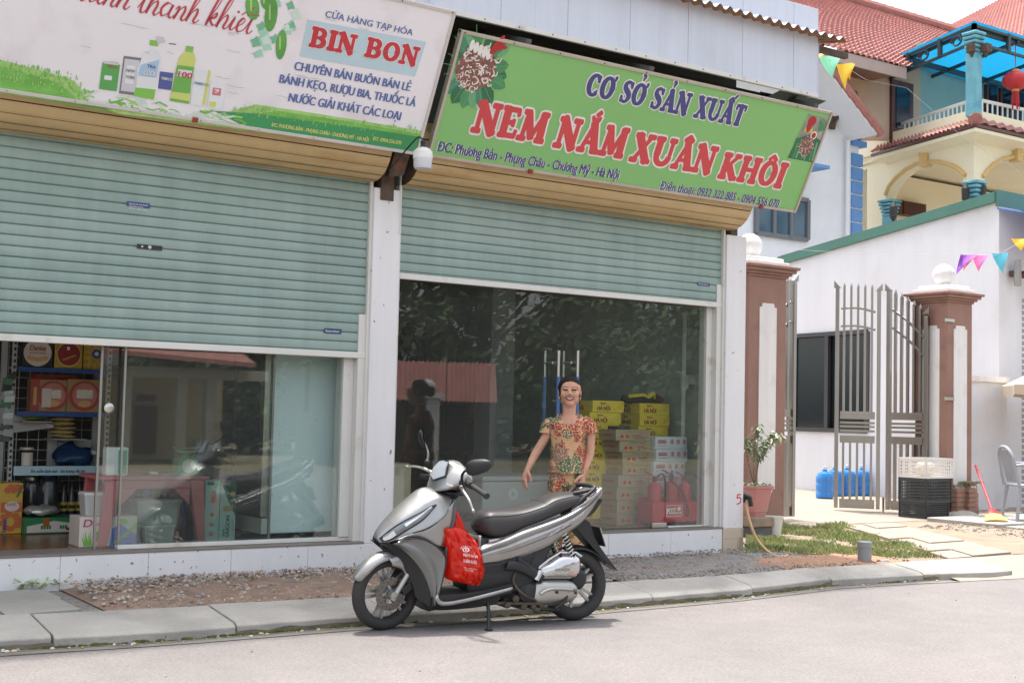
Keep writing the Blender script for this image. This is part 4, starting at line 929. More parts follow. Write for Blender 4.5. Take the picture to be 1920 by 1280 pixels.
for st in stems:
    pts = crom([V(p)+V((pbx.x, pbx.y, 0)) for p in [(a*1.0, c, d) for a, c, d in st]], 6); q.tube(pts, [.009*(1-.7*i/len(pts)) for i in range(len(pts))], 6)
    for i in range(9, len(pts)):
        for k in range(11):
            p = pts[i]+V((random.gauss(0, .025), random.gauss(0, .025), random.gauss(0, .02))); a = random.random()*6.28; t = V((math.cos(a), math.sin(a), random.uniform(-1.3, .25))).normalized(); s = t.cross(V((.1, .3, 1))).normalized()*.014; l = random.uniform(.06, .1)
            ql.use(random.choice(mle)); ql.poly([p, p+t*l*.35+s, p+t*l+V((0, 0, -.01)), p+t*l*.35-s])
leafplant(ql, mle, (pbx.x, pbx.y, .6), 140, .13, .03, .05)
q.build('stem', r, smooth=60); ql.build('foliage', r)
b = MB(mat('block_concrete', (146, 128, 114), .95, var=.2, scale=8, bump=.6, bs=30)); b.box(pbx.x-.15, pbx.x+.15, pbx.y-.14, pbx.y+.14, .2, .3); b.use(m_cgrey).box(pbx.x-.12, pbx.x+.14, pbx.y-.12, pbx.y+.12, .09, .2)
b.build('concrete_block', bevel=.014, label='rough brownish concrete block carrying the pink flower pot', cat='block', origin=(pbx.x, pbx.y, .1))
bk = G(1452, 1004, .1); r = thing('bucket', 'small white plastic bucket on the grass beside the concrete block', 'bucket', bk)
q = MB(mat('bucket_white', (208, 210, 202), .5, var=.06)); q.lathe([(.06, 0), (.088, .185), (.094, .186), (.094, .2), (.086, .2), (.058, .01)], bk, 24); q.build('pail', r, smooth=40)
q = MB(m_steel); q.tube([bk+V((.09*math.cos(a*.2), .02, .19-.09*math.sin(a*.2))) for a in range(16)], .003, 5); q.build('bail', r)
m_hose = mat('hose_tan', (182, 150, 104), .45, var=.1)
pts = crom([F(1394, 938, .02)+V((.03, 0, .02)), F(1401, 958, -.05), F(1408, 985, -.12), F(1420, 1012, -.2), V(G(1440, 1034, .13)), V(G(1460, 1044, .115)), V(G(1478, 1041, .12))], 8)
r = thing('garden_hose', 'tan garden hose drooping from the pillar tap onto the red earth', 'hose', pts[-1])
q = MB(m_hose); q.tube(pts, .014, 10); q.build('tube', r, smooth=60)
q = MB(m_dark); q.tube([pts[-1]-(pts[-1]-pts[-2])*.3, pts[-1]+(pts[-1]-pts[-2]).normalized()*.012], .0155, 10); q.build('end_ring', r)
q = MB(m_dark); p = F(1392, 936, -.0); q.box(QX1+.0, QX1+.06, -.0, .06, p.z-.03, p.z+.05); q.tube([(QX1+.03, .03, p.z+.04), (QX1+.05, -.03, p.z+.02), (QX1+.06, -.04, p.z-.06)], .022, 8); q.build('tap', r, bevel=.006)
pp_ = G(1621, 1052, .11); r = thing('drain_pipe', 'short grey plastic pipe stub standing upright at the edge of the grass', 'pipe', pp_)
q = MB(mat('grey_pvc', (138, 142, 144), .45, var=.04)); q.lathe([(.058, -.03), (.058, .12), (.063, .122), (.063, .165), (.058, .168), (.0, .17)], pp_, 24); q.build('stub', r, smooth=40, bevel=0)
q = MB(MATS['grey_pvc']); e_ = G(1655, 1052, .11); q.tube([(e_.x-.05, e_.y, .1), (e_.x+.06, e_.y-.01, .1)], .03, 12); q.build('side_outlet', r, smooth=40)
# crates
def crate_at(c, w, d, h, m, name, label, rot=0., rows=8, cols=16, group=None):
    r = thing(name, label, 'crate', c, group); o = V(c); ux = V((math.cos(rot), math.sin(rot), 0)); uy = V((-ux.y, ux.x, 0)); q = MB(m)
    P = lambda x, y, z: o+ux*x+uy*y+V((0, 0, z))
    def side(A, B, inn):
        A, B = V(A), V(B); dd = B-A
        for z, hh in ((.012, .024), (h-.014, .028)): q.obox((A+B)/2+V((0, 0, z)), dd/2, inn*.007, V((0, 0, hh/2)))
        for i in range(1, rows): q.obox((A+B)/2+V((0, 0, h*i/rows)), dd/2, inn*.003, V((0, 0, .006)))
        for i in range(cols+1): wd = .014 if i in (0, cols) else .005; q.obox(A+dd*i/cols+V((0, 0, h/2)), dd.normalized()*wd, inn*.004, V((0, 0, h/2)))
    side(P(0, 0, 0), P(w, 0, 0), uy); side(P(0, d, 0), P(w, d, 0), -uy); side(P(0, 0, 0), P(0, d, 0), ux); side(P(w, 0, 0), P(w, d, 0), -ux)
    q.build('mesh_wall', r)
    q = MB(m); q.obox(P(w/2, d/2, .012), ux*w/2, uy*d/2, V((0, 0, .006))); q.build('base', r)
    return r
m_cb = mat('black_crate_plastic', (62, 64, 66), .55, var=.08); m_cw = mat('white_crate_plastic', (218, 214, 210), .5, var=.04)
kx, ky = G(1737, 972, .1).x-.1, G(1737, 972, .1).y-.06
crate_at((kx, ky, .104), .47, .38, .2, m_cb, 'plastic_crate', 'black plastic crate at the bottom of the stack by the gate pillar', .05)
crate_at((kx-.03, ky-.03, .306), .5, .4, .30, m_cb, 'plastic_crate', 'black plastic crate in the middle of the stack, under the white crate', .02)
wc = crate_at((kx-.04, ky-.04, .608), .52, .42, .25, m_cw, 'plastic_crate', 'white plastic crate on top of the stack of black crates', .0, 6, 14)
b = MB(mat('clear_bag', (206, 200, 176), .35, var=.1)); st = len(b.v); b.ball((kx+.2, ky+.15, .72), (.16, .13, .1), 14, 10)
for k in range(st, len(b.v)): b.v[k] = b.v[k]+V((0, 0, .03*noise.noise(b.v[k]*12)))+V((.02*noise.noise(b.v[k]*18), 0, 0))
b.build('plastic_bag', smooth=50, label='crumpled clear bag lying inside the white plastic crate', cat='bag', origin=(kx+.2, ky+.15, .63))
# broom, bricks, chair, jugs
bb = G(1868, 978, .15); bt = F(1829, 872, bb.y+.75)
r = thing('broom', 'red handled broom with straw bristles leaning behind the gate pillar', 'broom', bb)
q = MB(mat('broom_red', (200, 44, 52), .4)); d_ = (bt-bb); hh = bb+d_*.2; q.tube([hh, bt], .014, 10); q.build('handle', r, smooth=50)
q = MB(MATS['broom_red']); u_ = V((cR.x, cR.y, 0)).normalized(); dn = -d_.normalized()
def bring(t, w, th): c = hh+dn*t; v_ = dn.cross(u_).normalized(); return [c+u_*w*math.cos(a*.5236)+v_*th*math.sin(a*.5236) for a in range(12)]
q.loft([bring(-.03, .018, .018), bring(.0, .03, .022), bring(.06, .085, .03), bring(.1, .1, .032)]); q.build('head', r, smooth=40)
q = MB(mat('broom_straw', (196, 170, 108), .8, var=.2, scale=30, stretch=(6, 6, 1))); q.loft([bring(.095, .1, .03), bring(.17, .125, .034), bring(.235, .15, .038)]); q.build('bristles', r, smooth=40)
mbk = mat('old_brick', (150, 116, 100), .9, var=.2, scale=8, c2=(128, 104, 90), c2s=5); kb_ = 0
for lv in range(6):
    for j in range(2):
        p = G(1832+j*22, 972, .1); z = .1+lv*.062; kb_ += 1
        b = MB(mbk); b.obox((p.x+.06+random.uniform(-.01, .01), p.y+.32, z+.03), (.1+.0*j, .012*random.uniform(-1, 1), 0), (0, .05, 0), (0, 0, .029))
        b.build('brick', bevel=.004, label='old red brick in the small pile of bricks behind the broom', cat='brick', group='bricks piled behind the broom', origin=(p.x+.06, p.y+.32, z))
p = G(1850, 972, .1); b = MB()
for k in range(40):
    a = random.random()*6.28; c = V((p.x+.1+random.uniform(-.1, .1), p.y+.32, .5)); b.use(random.choice([mle[1], mat('dry_leaf', (134, 104, 84), .8), mgrass[2]])); b.tube(crom([c, c+V((.1*math.cos(a), .06*math.sin(a), .05)), c+V((.16*math.cos(a), .1*math.sin(a), -.02+.06*random.random()))], 3), .006, 5)
b.build('withered_plant', label='withered tangled plant lying on top of the brick pile', cat='plant', origin=(p.x+.1, p.y+.32, .47))
m_chair = mat('grey_chair_plastic', (150, 154, 160), .42, var=.05)
cc = G(1950, 982, .12); r = thing('plastic_chair', 'grey slatted plastic chair cut by the right edge beside the broom', 'chair', (cc.x+.05, cc.y+.1, .15))
o_ = V((cc.x+.05, cc.y+.2, .15)); ux, uy = V((.86, -.5, 0)), V((.5, .86, 0))
def CP(x, y, z): return o_+ux*x+uy*y+V((0, 0, z))
q = MB(m_chair); q.obox(CP(.0, 0, .42), ux*.2, uy*.2, V((0, 0, .012))); q.build('seat', r, bevel=.01)
for sx, sy in ((-1, -1), (1, -1), (-1, 1), (1, 1)):
    q = MB(m_chair); q.tube([CP(.18*sx, .17*sy, .41), CP(.23*sx, .21*sy, 0)], [.026, .02], 8); q.build('leg', r, smooth=50)
q = MB(m_chair); arcp = [CP(-.19, .2*math.cos(a*.2618), 0)+V((0, 0, .42)) for a in range(1)]
bk0 = [CP(-.2-.09*t, s*.2*(1-.2*t*t), .42+.42*t) for s in (-1,) for t in (0, .3, .6, .85)]+[CP(-.3, -.1, .86), CP(-.305, 0, .88), CP(-.3, .1, .86)]+[CP(-.2-.09*t, .2*(1-.2*t*t), .42+.42*t) for t in (.85, .6, .3, 0)]
q.tube(crom(bk0, 4), .022, 8)
for s in (-.11, -.055, 0, .055, .11): q.bar(CP(-.2, s*.9, .46), CP(-.298, s, .84), .03, .012, up=ux)
q.build('backrest', r, smooth=50)
q = MB(m_chair)
for s in (-1, 1): q.tube(crom([CP(-.24, .2*s, .66), CP(-.05, .24*s, .68), CP(.16, .24*s, .64), CP(.2, .22*s, .42)], 4), .02, 8)
q.build('armrest', r, smooth=50)
m_jug = mat('blue_jug', (52, 130, 206), .18, var=.05, spec=.6)
def jug(loc, label):
    r = thing('water_jug', label, 'water jug', loc, 'blue water jugs behind the gate'); o = V(loc)
    q = MB(m_jug); q.lathe([(.11, 0), (.135, .015), (.135, .1), (.128, .115), (.135, .13), (.135, .22), (.128, .235), (.135, .25), (.135, .33), (.11, .385), (.035, .42), (.032, .46)], o, 24); q.build('body', r, smooth=35)
    q = MB(mat('jug_cap', (210, 220, 230), .4)); q.lathe([(.037, .445), (.037, .49), (0, .495)], o, 16); q.build('cap', r); return r
labs = ['blue water jug standing left of the steel gate leaf in full view'] + ['blue water jug seen through the steel bars of the open gate']*5
for k, px_ in enumerate((1546, 1582, 1606, 1634, 1668, 1692)):
    p = G(px_, 934-k*.3, .104); o_r = 0; jug((p.x+(.0 if k == 0 else .35), p.y+(.0 if k == 0 else .5), .105), labs[k])

# ================================================================== ANNEX
A0 = V((16.3, 3.1, 0)); dA = V((.12, 1, 0)).normalized(); nA = V((-dA.y, dA.x, 0))
ax = thing('annex_house', 'low white annex with a green metal roof trim behind the steel gate', 'house', (16.3, 3.1, .1))
def AH(px_, py_): return HP(px_, py_, A0, nA)
tl, tr = AH(1463, 492), AH(1871, 372)
m_annex = mat('annex_wall', (222, 222, 226), .8, var=.03, scale=1, c2=(202, 200, 198), c2s=.8, c2t=(.52, .75))
dep = V((6, 0, 0)); E0 = V((tl.x, tl.y, 0))
streak(m_annex, .035, 2.5, .3)
q = MB(m_annex)
wl_, wr_ = [AH(1482, 628), AH(1628, 624)]; wb = (AH(1482, 806).z+AH(1628, 806).z)/2; wt = (wl_.z+wr_.z)/2
c_ = lambda p, z: V((p.x, p.y, z)); Tz = lambda p: tr.z+(tl.z-tr.z)*((V((p.x, p.y, 0))-V((tr.x, tr.y, 0))).length/(V((tl.x, tl.y, 0))-V((tr.x, tr.y, 0))).length)
q.prism([c_(tr, .08), c_(wr_, .08), c_(wr_, Tz(wr_)), tr], dep); q.prism([c_(wl_, .08), c_(tl, .08), tl, c_(wl_, Tz(wl_))], dep)
q.prism([c_(wr_, .08), c_(wl_, .08), c_(wl_, wb), c_(wr_, wb)], dep); q.prism([c_(wr_, wt), c_(wl_, wt), c_(wl_, Tz(wl_)), c_(wr_, Tz(wr_))], dep)
q.build('wall', ax)
q = MB(m_dark); wf = mat('dark_window_frame', (60, 58, 60), .5)
q = MB(wf)
for a, c in ((c_(wl_, wb), c_(wr_, wb)), (c_(wl_, wt), c_(wr_, wt)), (c_(wl_, wb), c_(wl_, wt)), (c_(wr_, wb), c_(wr_, wt)), ((c_(wl_, wb)+c_(wr_, wb))/2, (c_(wl_, wt)+c_(wr_, wt))/2)): q.bar(a, c, .08, .07)
wo = q.build('window', ax)
q = MB(mat('dark_pane', (30, 38, 42), .06, spec=.6)); q.poly([p+V((.06, 0, 0)) for p in (c_(wl_, wb), c_(wr_, wb), c_(wr_, wt), c_(wl_, wt))]); q.build('pane', wo)
m_gtrim = mat('green_metal', (70, 118, 104), .5, var=.08)
q = MB(m_gtrim); q.obox((tl+tr)/2+nA*.02+V((0, 0, .02)), (tr-tl)/2, nA*.05, V((0, 0, .075))); q.prism([tr+V((0, 0, .12)), tl+V((0, 0, .12)), tl+dep+V((0, 0, .12)), tr+dep+V((0, 0, .12))], (0, 0, -.05)); q.prism([tr+nA*.05+V((0, -.03, .12)), tr+dep+V((0, -.03, .12)), tr+dep+V((0, -.03, -.12)), tr+nA*.05+V((0, -.03, -.12))], (0, .03, 0)); q.build('roof_trim', ax)
q = MB(m_annex); q.box(tr.x, tr.x+.55, tr.y-.02, tr.y, .08, tr.z-.1); q.build('pilaster', ax)
q = MB(mat('grey_shutter', (150, 152, 154), .6)); slats(q, tr.x+.58, tr.x+5, .15, 3.2, tr.y-.0, .09); q.build('roller_shutter', ax)
q = MB(mat('blue_awning', (92, 128, 196), .5, var=.05)); q.box(tr.x-.02, tr.x+4, tr.y-.6, tr.y-.57, tr.z-.62, tr.z-.28); q.prism([(tr.x-.02, tr.y-.58, tr.z-.28), (tr.x+4, tr.y-.58, tr.z-.28), (tr.x+4, tr.y, tr.z-.14), (tr.x-.02, tr.y, tr.z-.14)], (0, 0, -.02)); q.build('awning', ax)
q = MB(mat('maroon_steel', (130, 66, 66), .5)); q.bar((tr.x+.35, tr.y-.55, tr.z-1.08), (tr.x+4, tr.y-.55, tr.z-1.08), .06, .06); q.bar((tr.x+.35, tr.y-.55, tr.z-1.1), (tr.x+.35, tr.y-.55, tr.z-.6), .05, .05); q.bar((tr.x+.35, tr.y-.55, tr.z-1.08), (tr.x+.35, tr.y, tr.z-1.08), .05, .05); q.build('awning_frame', ax)
lp = F(1906, 512, tr.y-.15); r = thing('wall_lamp', 'small rusty glass lamp on the white pilaster at the right edge', 'lamp', lp)
q = MB(m_rust); q.box(lp.x-.04, lp.x+.3, lp.y-.02, lp.y+.1, lp.z-.05, lp.z+.04); q.build('bracket', r, bevel=.01)
q = MB(mat('lamp_glass_grey', (150, 150, 148), .2)); q.lathe([(.0, -.2), (.05, -.19), (.055, -.06), (.05, .19), (.0, .2)], lp+V((0, -.02, 0)), 14); q.build('glass_tube', r, smooth=40)
# low garden wall between pillar and annex
b = MB(m_annex); b.box(14.5, 16.2, 2.75, 2.9, .08, 1.9); b.use(m_panelw).box(14.45, 16.2, 2.7, 2.95, 1.9, 1.98); b.build('garden_wall', label='low white capped garden wall between the brown pillar and annex', cat='wall', origin=(15, 2.8, .1))
# beige parasol edge
pc_ = V((15.3, 1.6, 0)); r = thing('parasol', 'beige canvas parasol just entering at the right edge', 'parasol', (16.1, 1.55, .1))
pe = F(1889, 722, 1.6); pt_ = F(1925, 692, 1.6); cx_ = pe.x+1.85
q = MB(mat('beige_canvas', (206, 192, 170), .8, var=.05)); 
for k in range(8):
    a0, a1 = math.pi+k*math.pi/4-.39, math.pi+(k+1)*math.pi/4-.39; e0 = V((cx_+1.15*math.cos(a0), 1.6+1.15*math.sin(a0), pe.z+.04)); e1 = V((cx_+1.15*math.cos(a1), 1.6+1.15*math.sin(a1), pe.z+.04)); t_ = V((cx_, 1.6, pe.z+.6)); md = (e0+e1)/2+V((0, 0, -.0)); md = md+(V((cx_, 1.6, md.z))-md)*.06
    q.poly([t_, e0, md]); q.poly([t_, md, e1]); q.poly([e0, e0+V((0, 0, -.13)), md+V((0, 0, -.16)), md]); q.poly([md, md+V((0, 0, -.16)), e1+V((0, 0, -.13)), e1])
q.build('canopy', r)
q = MB(m_alu); q.tube([(cx_, 1.6, .1), (cx_, 1.6, pe.z+.6)], .02, 10); q.build('pole', r)
for k in range(8):
    a = math.pi+k*math.pi/4-.39; q = MB(m_alu); q.bar((cx_, 1.6, pe.z+.55), (cx_+1.13*math.cos(a), 1.6+1.13*math.sin(a), pe.z+.03), .012, .012); q.build('rib', r)
# bunting
def flag(root, p, w, h, m, sway=0.):
    q = MB(m); U_ = V((cR.x, cR.y, 0)).normalized(); p = V(p)
    q.grid(lambda u, v: p+U_*((u-.5)*w*(1-v)+sway*v)+V((.03*math.sin(v*3+u*2)*(1-v), .05*math.sin(u*4+v*2)*(1-v), -h*v)), 6, 6); return q.build('flag', root, smooth=60)
fm = {n: mat('flag_'+n, c, .6, var=.03) for n, c in (('purple', (146, 76, 186)), ('orange', (240, 110, 80)), ('pink', (240, 120, 180)), ('teal', (92, 188, 206)), ('yellow', (240, 190, 50)), ('mint', (146, 226, 184)))}
y_ = 2.0; bs = [F(1462, 466, y_), F(1640, 476, y_), F(1810, 476, y_), F(1848, 480, y_), F(1880, 472, y_), F(1925, 446, y_)]
r = thing('bunting', 'string of coloured pennants strung above the right gate pillar', 'bunting', bs[2])
q = MB(mat('string_white', (200, 200, 200), .8)); q.tube(crom(bs, 6), .002, 5); q.build('string', r)
for px_, py_, w, h, n, s in ((1813, 477, .16, .27, 'purple', -.14), (1818, 477, .1, .22, 'orange', -.08), (1835, 478, .17, .22, 'pink', .0), (1871, 474, .18, .28, 'teal', .07), (1912, 447, .24, .17, 'yellow', .02)): flag(r, F(px_, py_, y_), w, h, fm[n], s)
y_ = 1.0; r = thing('bunting', 'mint and yellow pennants hanging by the corner of the metal roof', 'bunting', F(1560, 105, y_))
q = MB(MATS['string_white']); q.tube([F(1534, 100, y_), F(1556, 112, y_), F(1572, 118, y_)], .004, 5); q.build('string', r)
flag(r, F(1551, 103, y_), .22, .26, fm['mint'], .06); flag(r, F(1579, 118, y_), .14, .3, fm['yellow'], .04); flag(r, F(1586, 120, y_), .1, .18, fm['yellow'], .05); flag(r, F(1538, 99, y_), .06, .06, fm['yellow'], 0)

# ================================================================== HOUSES BEHIND
m_tileR = mat('red_roof_tile', (170, 114, 106), .7, var=.14, scale=6, c2=(150, 98, 92), c2s=3)
def tiled(q, c00, c10, c11, c01, rows, cols, n=0):
    """roof plane with courses of pantiles; c00-c10 eave, c01-c11 ridge"""
    c00, c10, c11, c01 = [V(c) for c in (c00, c10, c11, c01)]; nr = (c10-c00).cross(c01-c00).normalized()
    if nr.z < 0: nr = -nr
    def fn(u, v):
        p = (c00*(1-u)+c10*u)*(1-v)+(c01*(1-u)+c11*u)*v; fv = (v*rows) % 1.0
        return p+nr*(.028*math.cos(2*math.pi*u*cols)+.04*(1-fv))
    q.grid(fn, cols*4, rows*4)
# blue and white house
m_bw = mat('pale_house_wall', (226, 228, 234), .8, var=.03); m_blue = mat('blue_trim', (96, 146, 204), .55, var=.05)
YB = 13.0; bh = thing('gabled_house', 'white house with blue quoins and a steep tiled gable behind the sign', 'house', F(1500, 480, YB))
fb = lambda x, y, dy=0: F(x, y, YB+dy)
q = MB(m_bw); q.prism([fb(1340, 560), fb(1610, 560), fb(1610, 262), fb(1540, 150), fb(1450, 20), fb(1340, 20)], (0, 7, 0)); q.build('wall', bh)
q = MB(m_blue); 
for k in range(8): z0_ = fb(1600, 470-k*26+24).z; z1_ = fb(1600, 470-k*26).z; a, c = fb(1595, 400), fb(1613, 400); q.box(a.x, c.x+.04, YB-.04, YB+.3, z0_+.02, z1_)
q.build('quoin', bh)
q = MB(m_blue); a, c = fb(1593, 400), fb(1616, 400); z_ = fb(1600, 272).z; q.box(a.x, c.x+.08, YB-.08, YB+.3, z_-.02, z_+.12); q.bar(fb(1528, 150, -.03), fb(1612, 262, -.03), .1, .06); q.build('trim', bh)
q = MB(m_bw); va, vb = fb(1500, 60, -.9), fb(1644, 246, -.9); q.prism([va, vb, vb+V((0, 0, -.1)), va+V((0, 0, -.1))], (0, 8, 0)); q.build('eave', bh)
q = MB(m_tileR); q.prism([va+V((0, 0, .02)), vb+V((.05, 0, -.0)), vb+V((.05, 0, .14)), va+V((0, 0, .16))], (0, 8, 0))
for k in range(11): t = k/10; p = va*(1-t)+vb*t; q.tube([p+V((-.14, .02, .2)), p+V((.16, .02, -.05))], [.11, .12], 8)
q.build('roof', bh)
q = MB(m_rust); 
for x, y in ((1560, 205), (1500, 110)):
    q = MB(m_rust); p = fb(x, y, -.05); q.bar(p, p+V((0, -.75, .25)), .14, .14); q.bar(p+V((0, 0, -.5)), p+V((0, -.1, .1)), .12, .12); q.bar(p+V((0, 0, -.4)), p+V((0, -.6, .2)), .08, .08); q.build('bracket', bh)
q = MB(mat('house_window_frame', (108, 112, 118), .5)); w0, w1 = fb(1418, 376, -.04), fb(1514, 376, -.04); zb_ = fb(1514, 450, -.04).z; zt_ = w1.z
for x in [w0.x+(w1.x-w0.x)*t for t in (0, .33, .66, 1)]: q.box(x-.05, x+.05, YB-.1, YB-.02, zb_, zt_)
for z in (zb_, zt_): q.box(w0.x, w1.x, YB-.09, YB-.03, z-.05, z+.05)
wo = q.build('window', bh); q = MB(mat('blue_grey_pane', (70, 96, 112), .12)); q.box(w0.x, w1.x, YB-.05, YB-.035, zb_, zt_); q.build('pane', wo)
q = MB(m_blue); p0, p1 = fb(1505, 305, -.6), fb(1550, 312, -.6); q.box(p0.x-.8, p1.x, YB-.7, YB, p1.z-.08, p1.z); q.build('canopy', bh)
q = MB(m_bw); p = fb(1590, 300, -.12); q.tube([(p.x, YB-.12, 0), (p.x, YB-.12, fb(1590, 266).z)], .055, 10); q.build('downpipe', bh, smooth=50)
# yellow house
m_yel_ = mat('yellow_house_wall', (234, 226, 198), .8, var=.03, scale=1); m_yel2 = mat('ochre_moulding', (206, 176, 118), .7, var=.05); m_teal = mat('teal_wall', (160, 186, 178), .8, var=.03); m_peach = mat('peach_wall', (214, 178, 152), .8, var=.03)
m_tealc = mat('teal_column', (108, 170, 184), .6, var=.15, scale=4, c2=(84, 148, 166), c2s=3); m_wood = mat('dark_wood', (92, 54, 46), .5, var=.15)
D0 = 30.0; YC = DP(1826, 218, D0); YC = V((YC.x, YC.y, 0)); dL = V((math.sin(rad(17.4)), math.cos(rad(17.4)), 0)); nL = V((-dL.y, dL.x, 0)); dR = V((1, 0, 0)); nR = V((0, -1, 0))
yh = thing('balcony_house', 'yellow two storey house with arches and a balcony under red roofs', 'house', (YC.x, YC.y, .1))
LP = lambda x, y, o=0.: HP(x, y, YC+nL*o, nL)
RP = lambda x, y, o=0.: HP(x, y, YC+nR*o, nR)
def wallarch(q, f, pts, th): q.prism([f(*p) for p in pts], th)
la = [(1662, 366), (1668, 350), (1680, 335), (1700, 318), (1720, 308), (1741, 304), (1762, 304), (1785, 310), (1800, 318), (1812, 329)]
ra = [(1841, 332), (1850, 320), (1862, 308), (1880, 298), (1902, 294), (1930, 298), (1960, 310), (1985, 332)]
q = MB(m_yel_)
wallarch(q, LP, [(1612, 560), (1612, 296), (1826, 238), (1826, 345), (1812, 345)]+la[::-1]+[(1662, 560)], dR*.4)
wallarch(q, RP, [(1826, 238), (2060, 292), (2060, 420), (1985, 420), (1985, 332)]+ra[::-1][1:]+[(1841, 345), (1826, 345)], dL*.4)
q.build('arcade_wall', yh)
q = MB(m_yel2)
for f, ar, nn in ((LP, la, nL), (RP, ra, nR)): q.tube([f(*p)+nn*.03 for p in ar], .055, 6)
for f, x, y in ((LP, 1734, 298), (RP, 1903, 288)): p = f(x, y); q.box(p.x-.1, p.x+.1, p.y-.15, p.y+.1, p.z-.2, p.z+.26)
q.build('arch_moulding', yh)
q = MB(m_yel_)
for a, c, o, h in (((1618, 300), (1826, 246), .22, .45), ((1612, 312), (1826, 256), .1, .25)):
    A_, C_ = LP(*a), LP(*c); q.prism([A_, C_, C_+V((0, 0, h)), A_+V((0, 0, h))], nL*o); B_ = C_+dR*9; q.prism([C_+nL*o+nR*0, B_, B_+V((0, 0, h)), C_+nL*o+V((0, 0, h))], nR*o)
q.build('cornice', yh)
q = MB(m_tileR)
ea, ec = LP(1634, 288, .38), LP(1829, 231, .38); ea2, ec2 = LP(1662, 263, .0), LP(1826, 217, .0)
tiled(q, ea, ec, ec2, ea2, 2, 26); e3 = ec+dR*9; tiled(q, ec, e3, ec2+dR*9, ec2, 2, 26); q.tube([ec+V((0, 0, .08)), ec2+V((0, 0, .1))], .16, 8); q.build('skirt_roof', yh)
q = MB(m_yel_); q.prism([ea+V((0, 0, -.1)), ec+V((0, 0, -.1)), ec2+V((0, 0, -.55)), ea2+V((0, 0, -.55))], (0, 0, -.08)); q.prism([ec+V((0, 0, -.1)), e3+V((0, 0, -.1)), ec2+dR*9+V((0, 0, -.55)), ec2+V((0, 0, -.55))], (0, 0, -.08)); q.build('skirt_soffit', yh)
q = MB(m_wood); q.bar(ea+V((0, 0, -.05)), ec+V((0, 0, -.05)), .05, .07); q.bar(ec+V((0, 0, -.05)), e3+V((0, 0, -.05)), .05, .07); q.build('skirt_fascia', yh)
def rail(f, x0, x1, yt0, yt1, yb0, yb1, n, nn):
    q = MB(mat('rail_white', (226, 222, 216), .4))
    q.tube([f(x0, yt0, -.1), f(x1, yt1, -.1)], .045, 8); q.tube([f(x0, yb0, -.1), f(x1, yb1, -.1)], .03, 8)
    for i in range(n+1): t = i/n; q.tube([f(x0+(x1-x0)*t, yb0+(yb1-yb0)*t, -.1), f(x0+(x1-x0)*t, yt0+(yt1-yt0)*t, -.1)], .022, 5)
    q.build('railing', yh)
rail(LP, 1664, 1811, 241, 192, 262, 217, 18, nL); rail(RP, 1842, 2050, 189, 234, 217, 262, 22, nR)
q = MB(m_yel_); p = LP(1640, 262); q.prism([LP(1612, 300), LP(1664, 285), LP(1664, 240), LP(1612, 255)], -nL*3); q.build('parapet', yh)
def colm(pxc, yb, yt, w, capd, off=-.25):
    top, bot = HP(pxc, yt, YC+nL*off, cF), HP(pxc, yb, YC+nL*off, cF); c = V((top.x, top.y, 0)); q = MB(m_tealc)
    q.box(c.x-w, c.x+w, c.y-w, c.y+w, bot.z, top.z-capd)
    for k in range(5): e = w*(1.06+.11*k); q.box(c.x-e, c.x+e, c.y-e, c.y+e, top.z-capd+capd*k/5, top.z-capd+capd*(k+1)/5-.02)
    q.build('column', yh, bevel=.03); return c, top.z, bot.z
c1_, ct, cb = colm(1826, 222, 60, .135, .5)
colm(1828, 480, 338, .14, .5, -.25)
p = LP(1668, 374); q = MB(m_tealc); q.box(p.x-.14, p.x+.14, p.y-.14, p.y+.14, p.z-3.5, p.z-.45)
for k in range(5): e = .14*(1.06+.14*k); q.box(p.x-e, p.x+e, p.y-e, p.y+e, p.z-.45+.09*k, p.z-.45+.09*(k+1)-.02)
q.build('column', yh, bevel=.03)
for x, y in ((1812, 97), (1838, 97)):
    p = HP(x, y, YC+nL*-.2, cF); q = MB(m_rust); q.box(p.x-.09, p.x+.09, p.y-.24, p.y-.06, p.z-.05, p.z+.14); q.lathe([(.02, -.17), (.08, -.05)], (p.x, p.y-.15, p.z), 8); q.build('wall_lantern', yh)
for x, y in ((1675, 396), (1810, 362), (1842, 358)):
    p = HP(x, y, YC+nL*.2, cF); q = MB(m_dark); q.lathe([(.02, -.24), (.08, -.13), (.09, .1), (.03, .2), (.0, .24)], p, 6); q.build('wall_lantern', yh)
# floor of the balcony, back walls
q = MB(m_yel_); fl = YC+V((0, 0, LP(1826, 222).z)); q.prism([fl, fl+dL*9, fl+dL*9+dR*9, fl+dR*9], (0, 0, -.3)); q.build('balcony_floor', yh)
bo = 3.0
BP = lambda x, y: HP(x, y, YC+nR*-bo, nR)
q = MB(m_peach); wallarch(q, BP, [(1580, 262), (1580, 60), (1726, 100), (1726, 262)], -nR*.2); q.build('back_wall', yh)
q = MB(m_teal); wallarch(q, BP, [(1726, 262), (1726, 80), (1812, 90), (1812, 262)], -nR*.2); wallarch(q, lambda x, y: BP(x, y), [(1812, 262), (1812, 80), (2050, 120), (2050, 280)], -nR*.2); q.build('back_wall', yh)
q = MB(m_wood); d0, d1 = BP(1668, 170), BP(1708, 163); q.box(d0.x, d1.x, d0.y-.08, d0.y, fl.z, d1.z+.05); dr_ = q.build('door', yh); q = MB(mat('dark_glass', (34, 38, 48), .15)); q.box(d0.x+.15, d1.x-.15, d0.y-.1, d0.y-.07, fl.z+.4, d1.z-.12); q.build('pane', dr_)
q = MB(m_wood); d0, d1 = BP(1843, 140), BP(1990, 140); 
for k in range(6): w_ = (d1.x-d0.x)/6; q.box(d0.x+w_*k+.04, d0.x+w_*(k+1)-.04, d0.y-.1, d0.y, fl.z, d0.z+.5)
dr_ = q.build('door', yh); q = MB(MATS['dark_glass'])
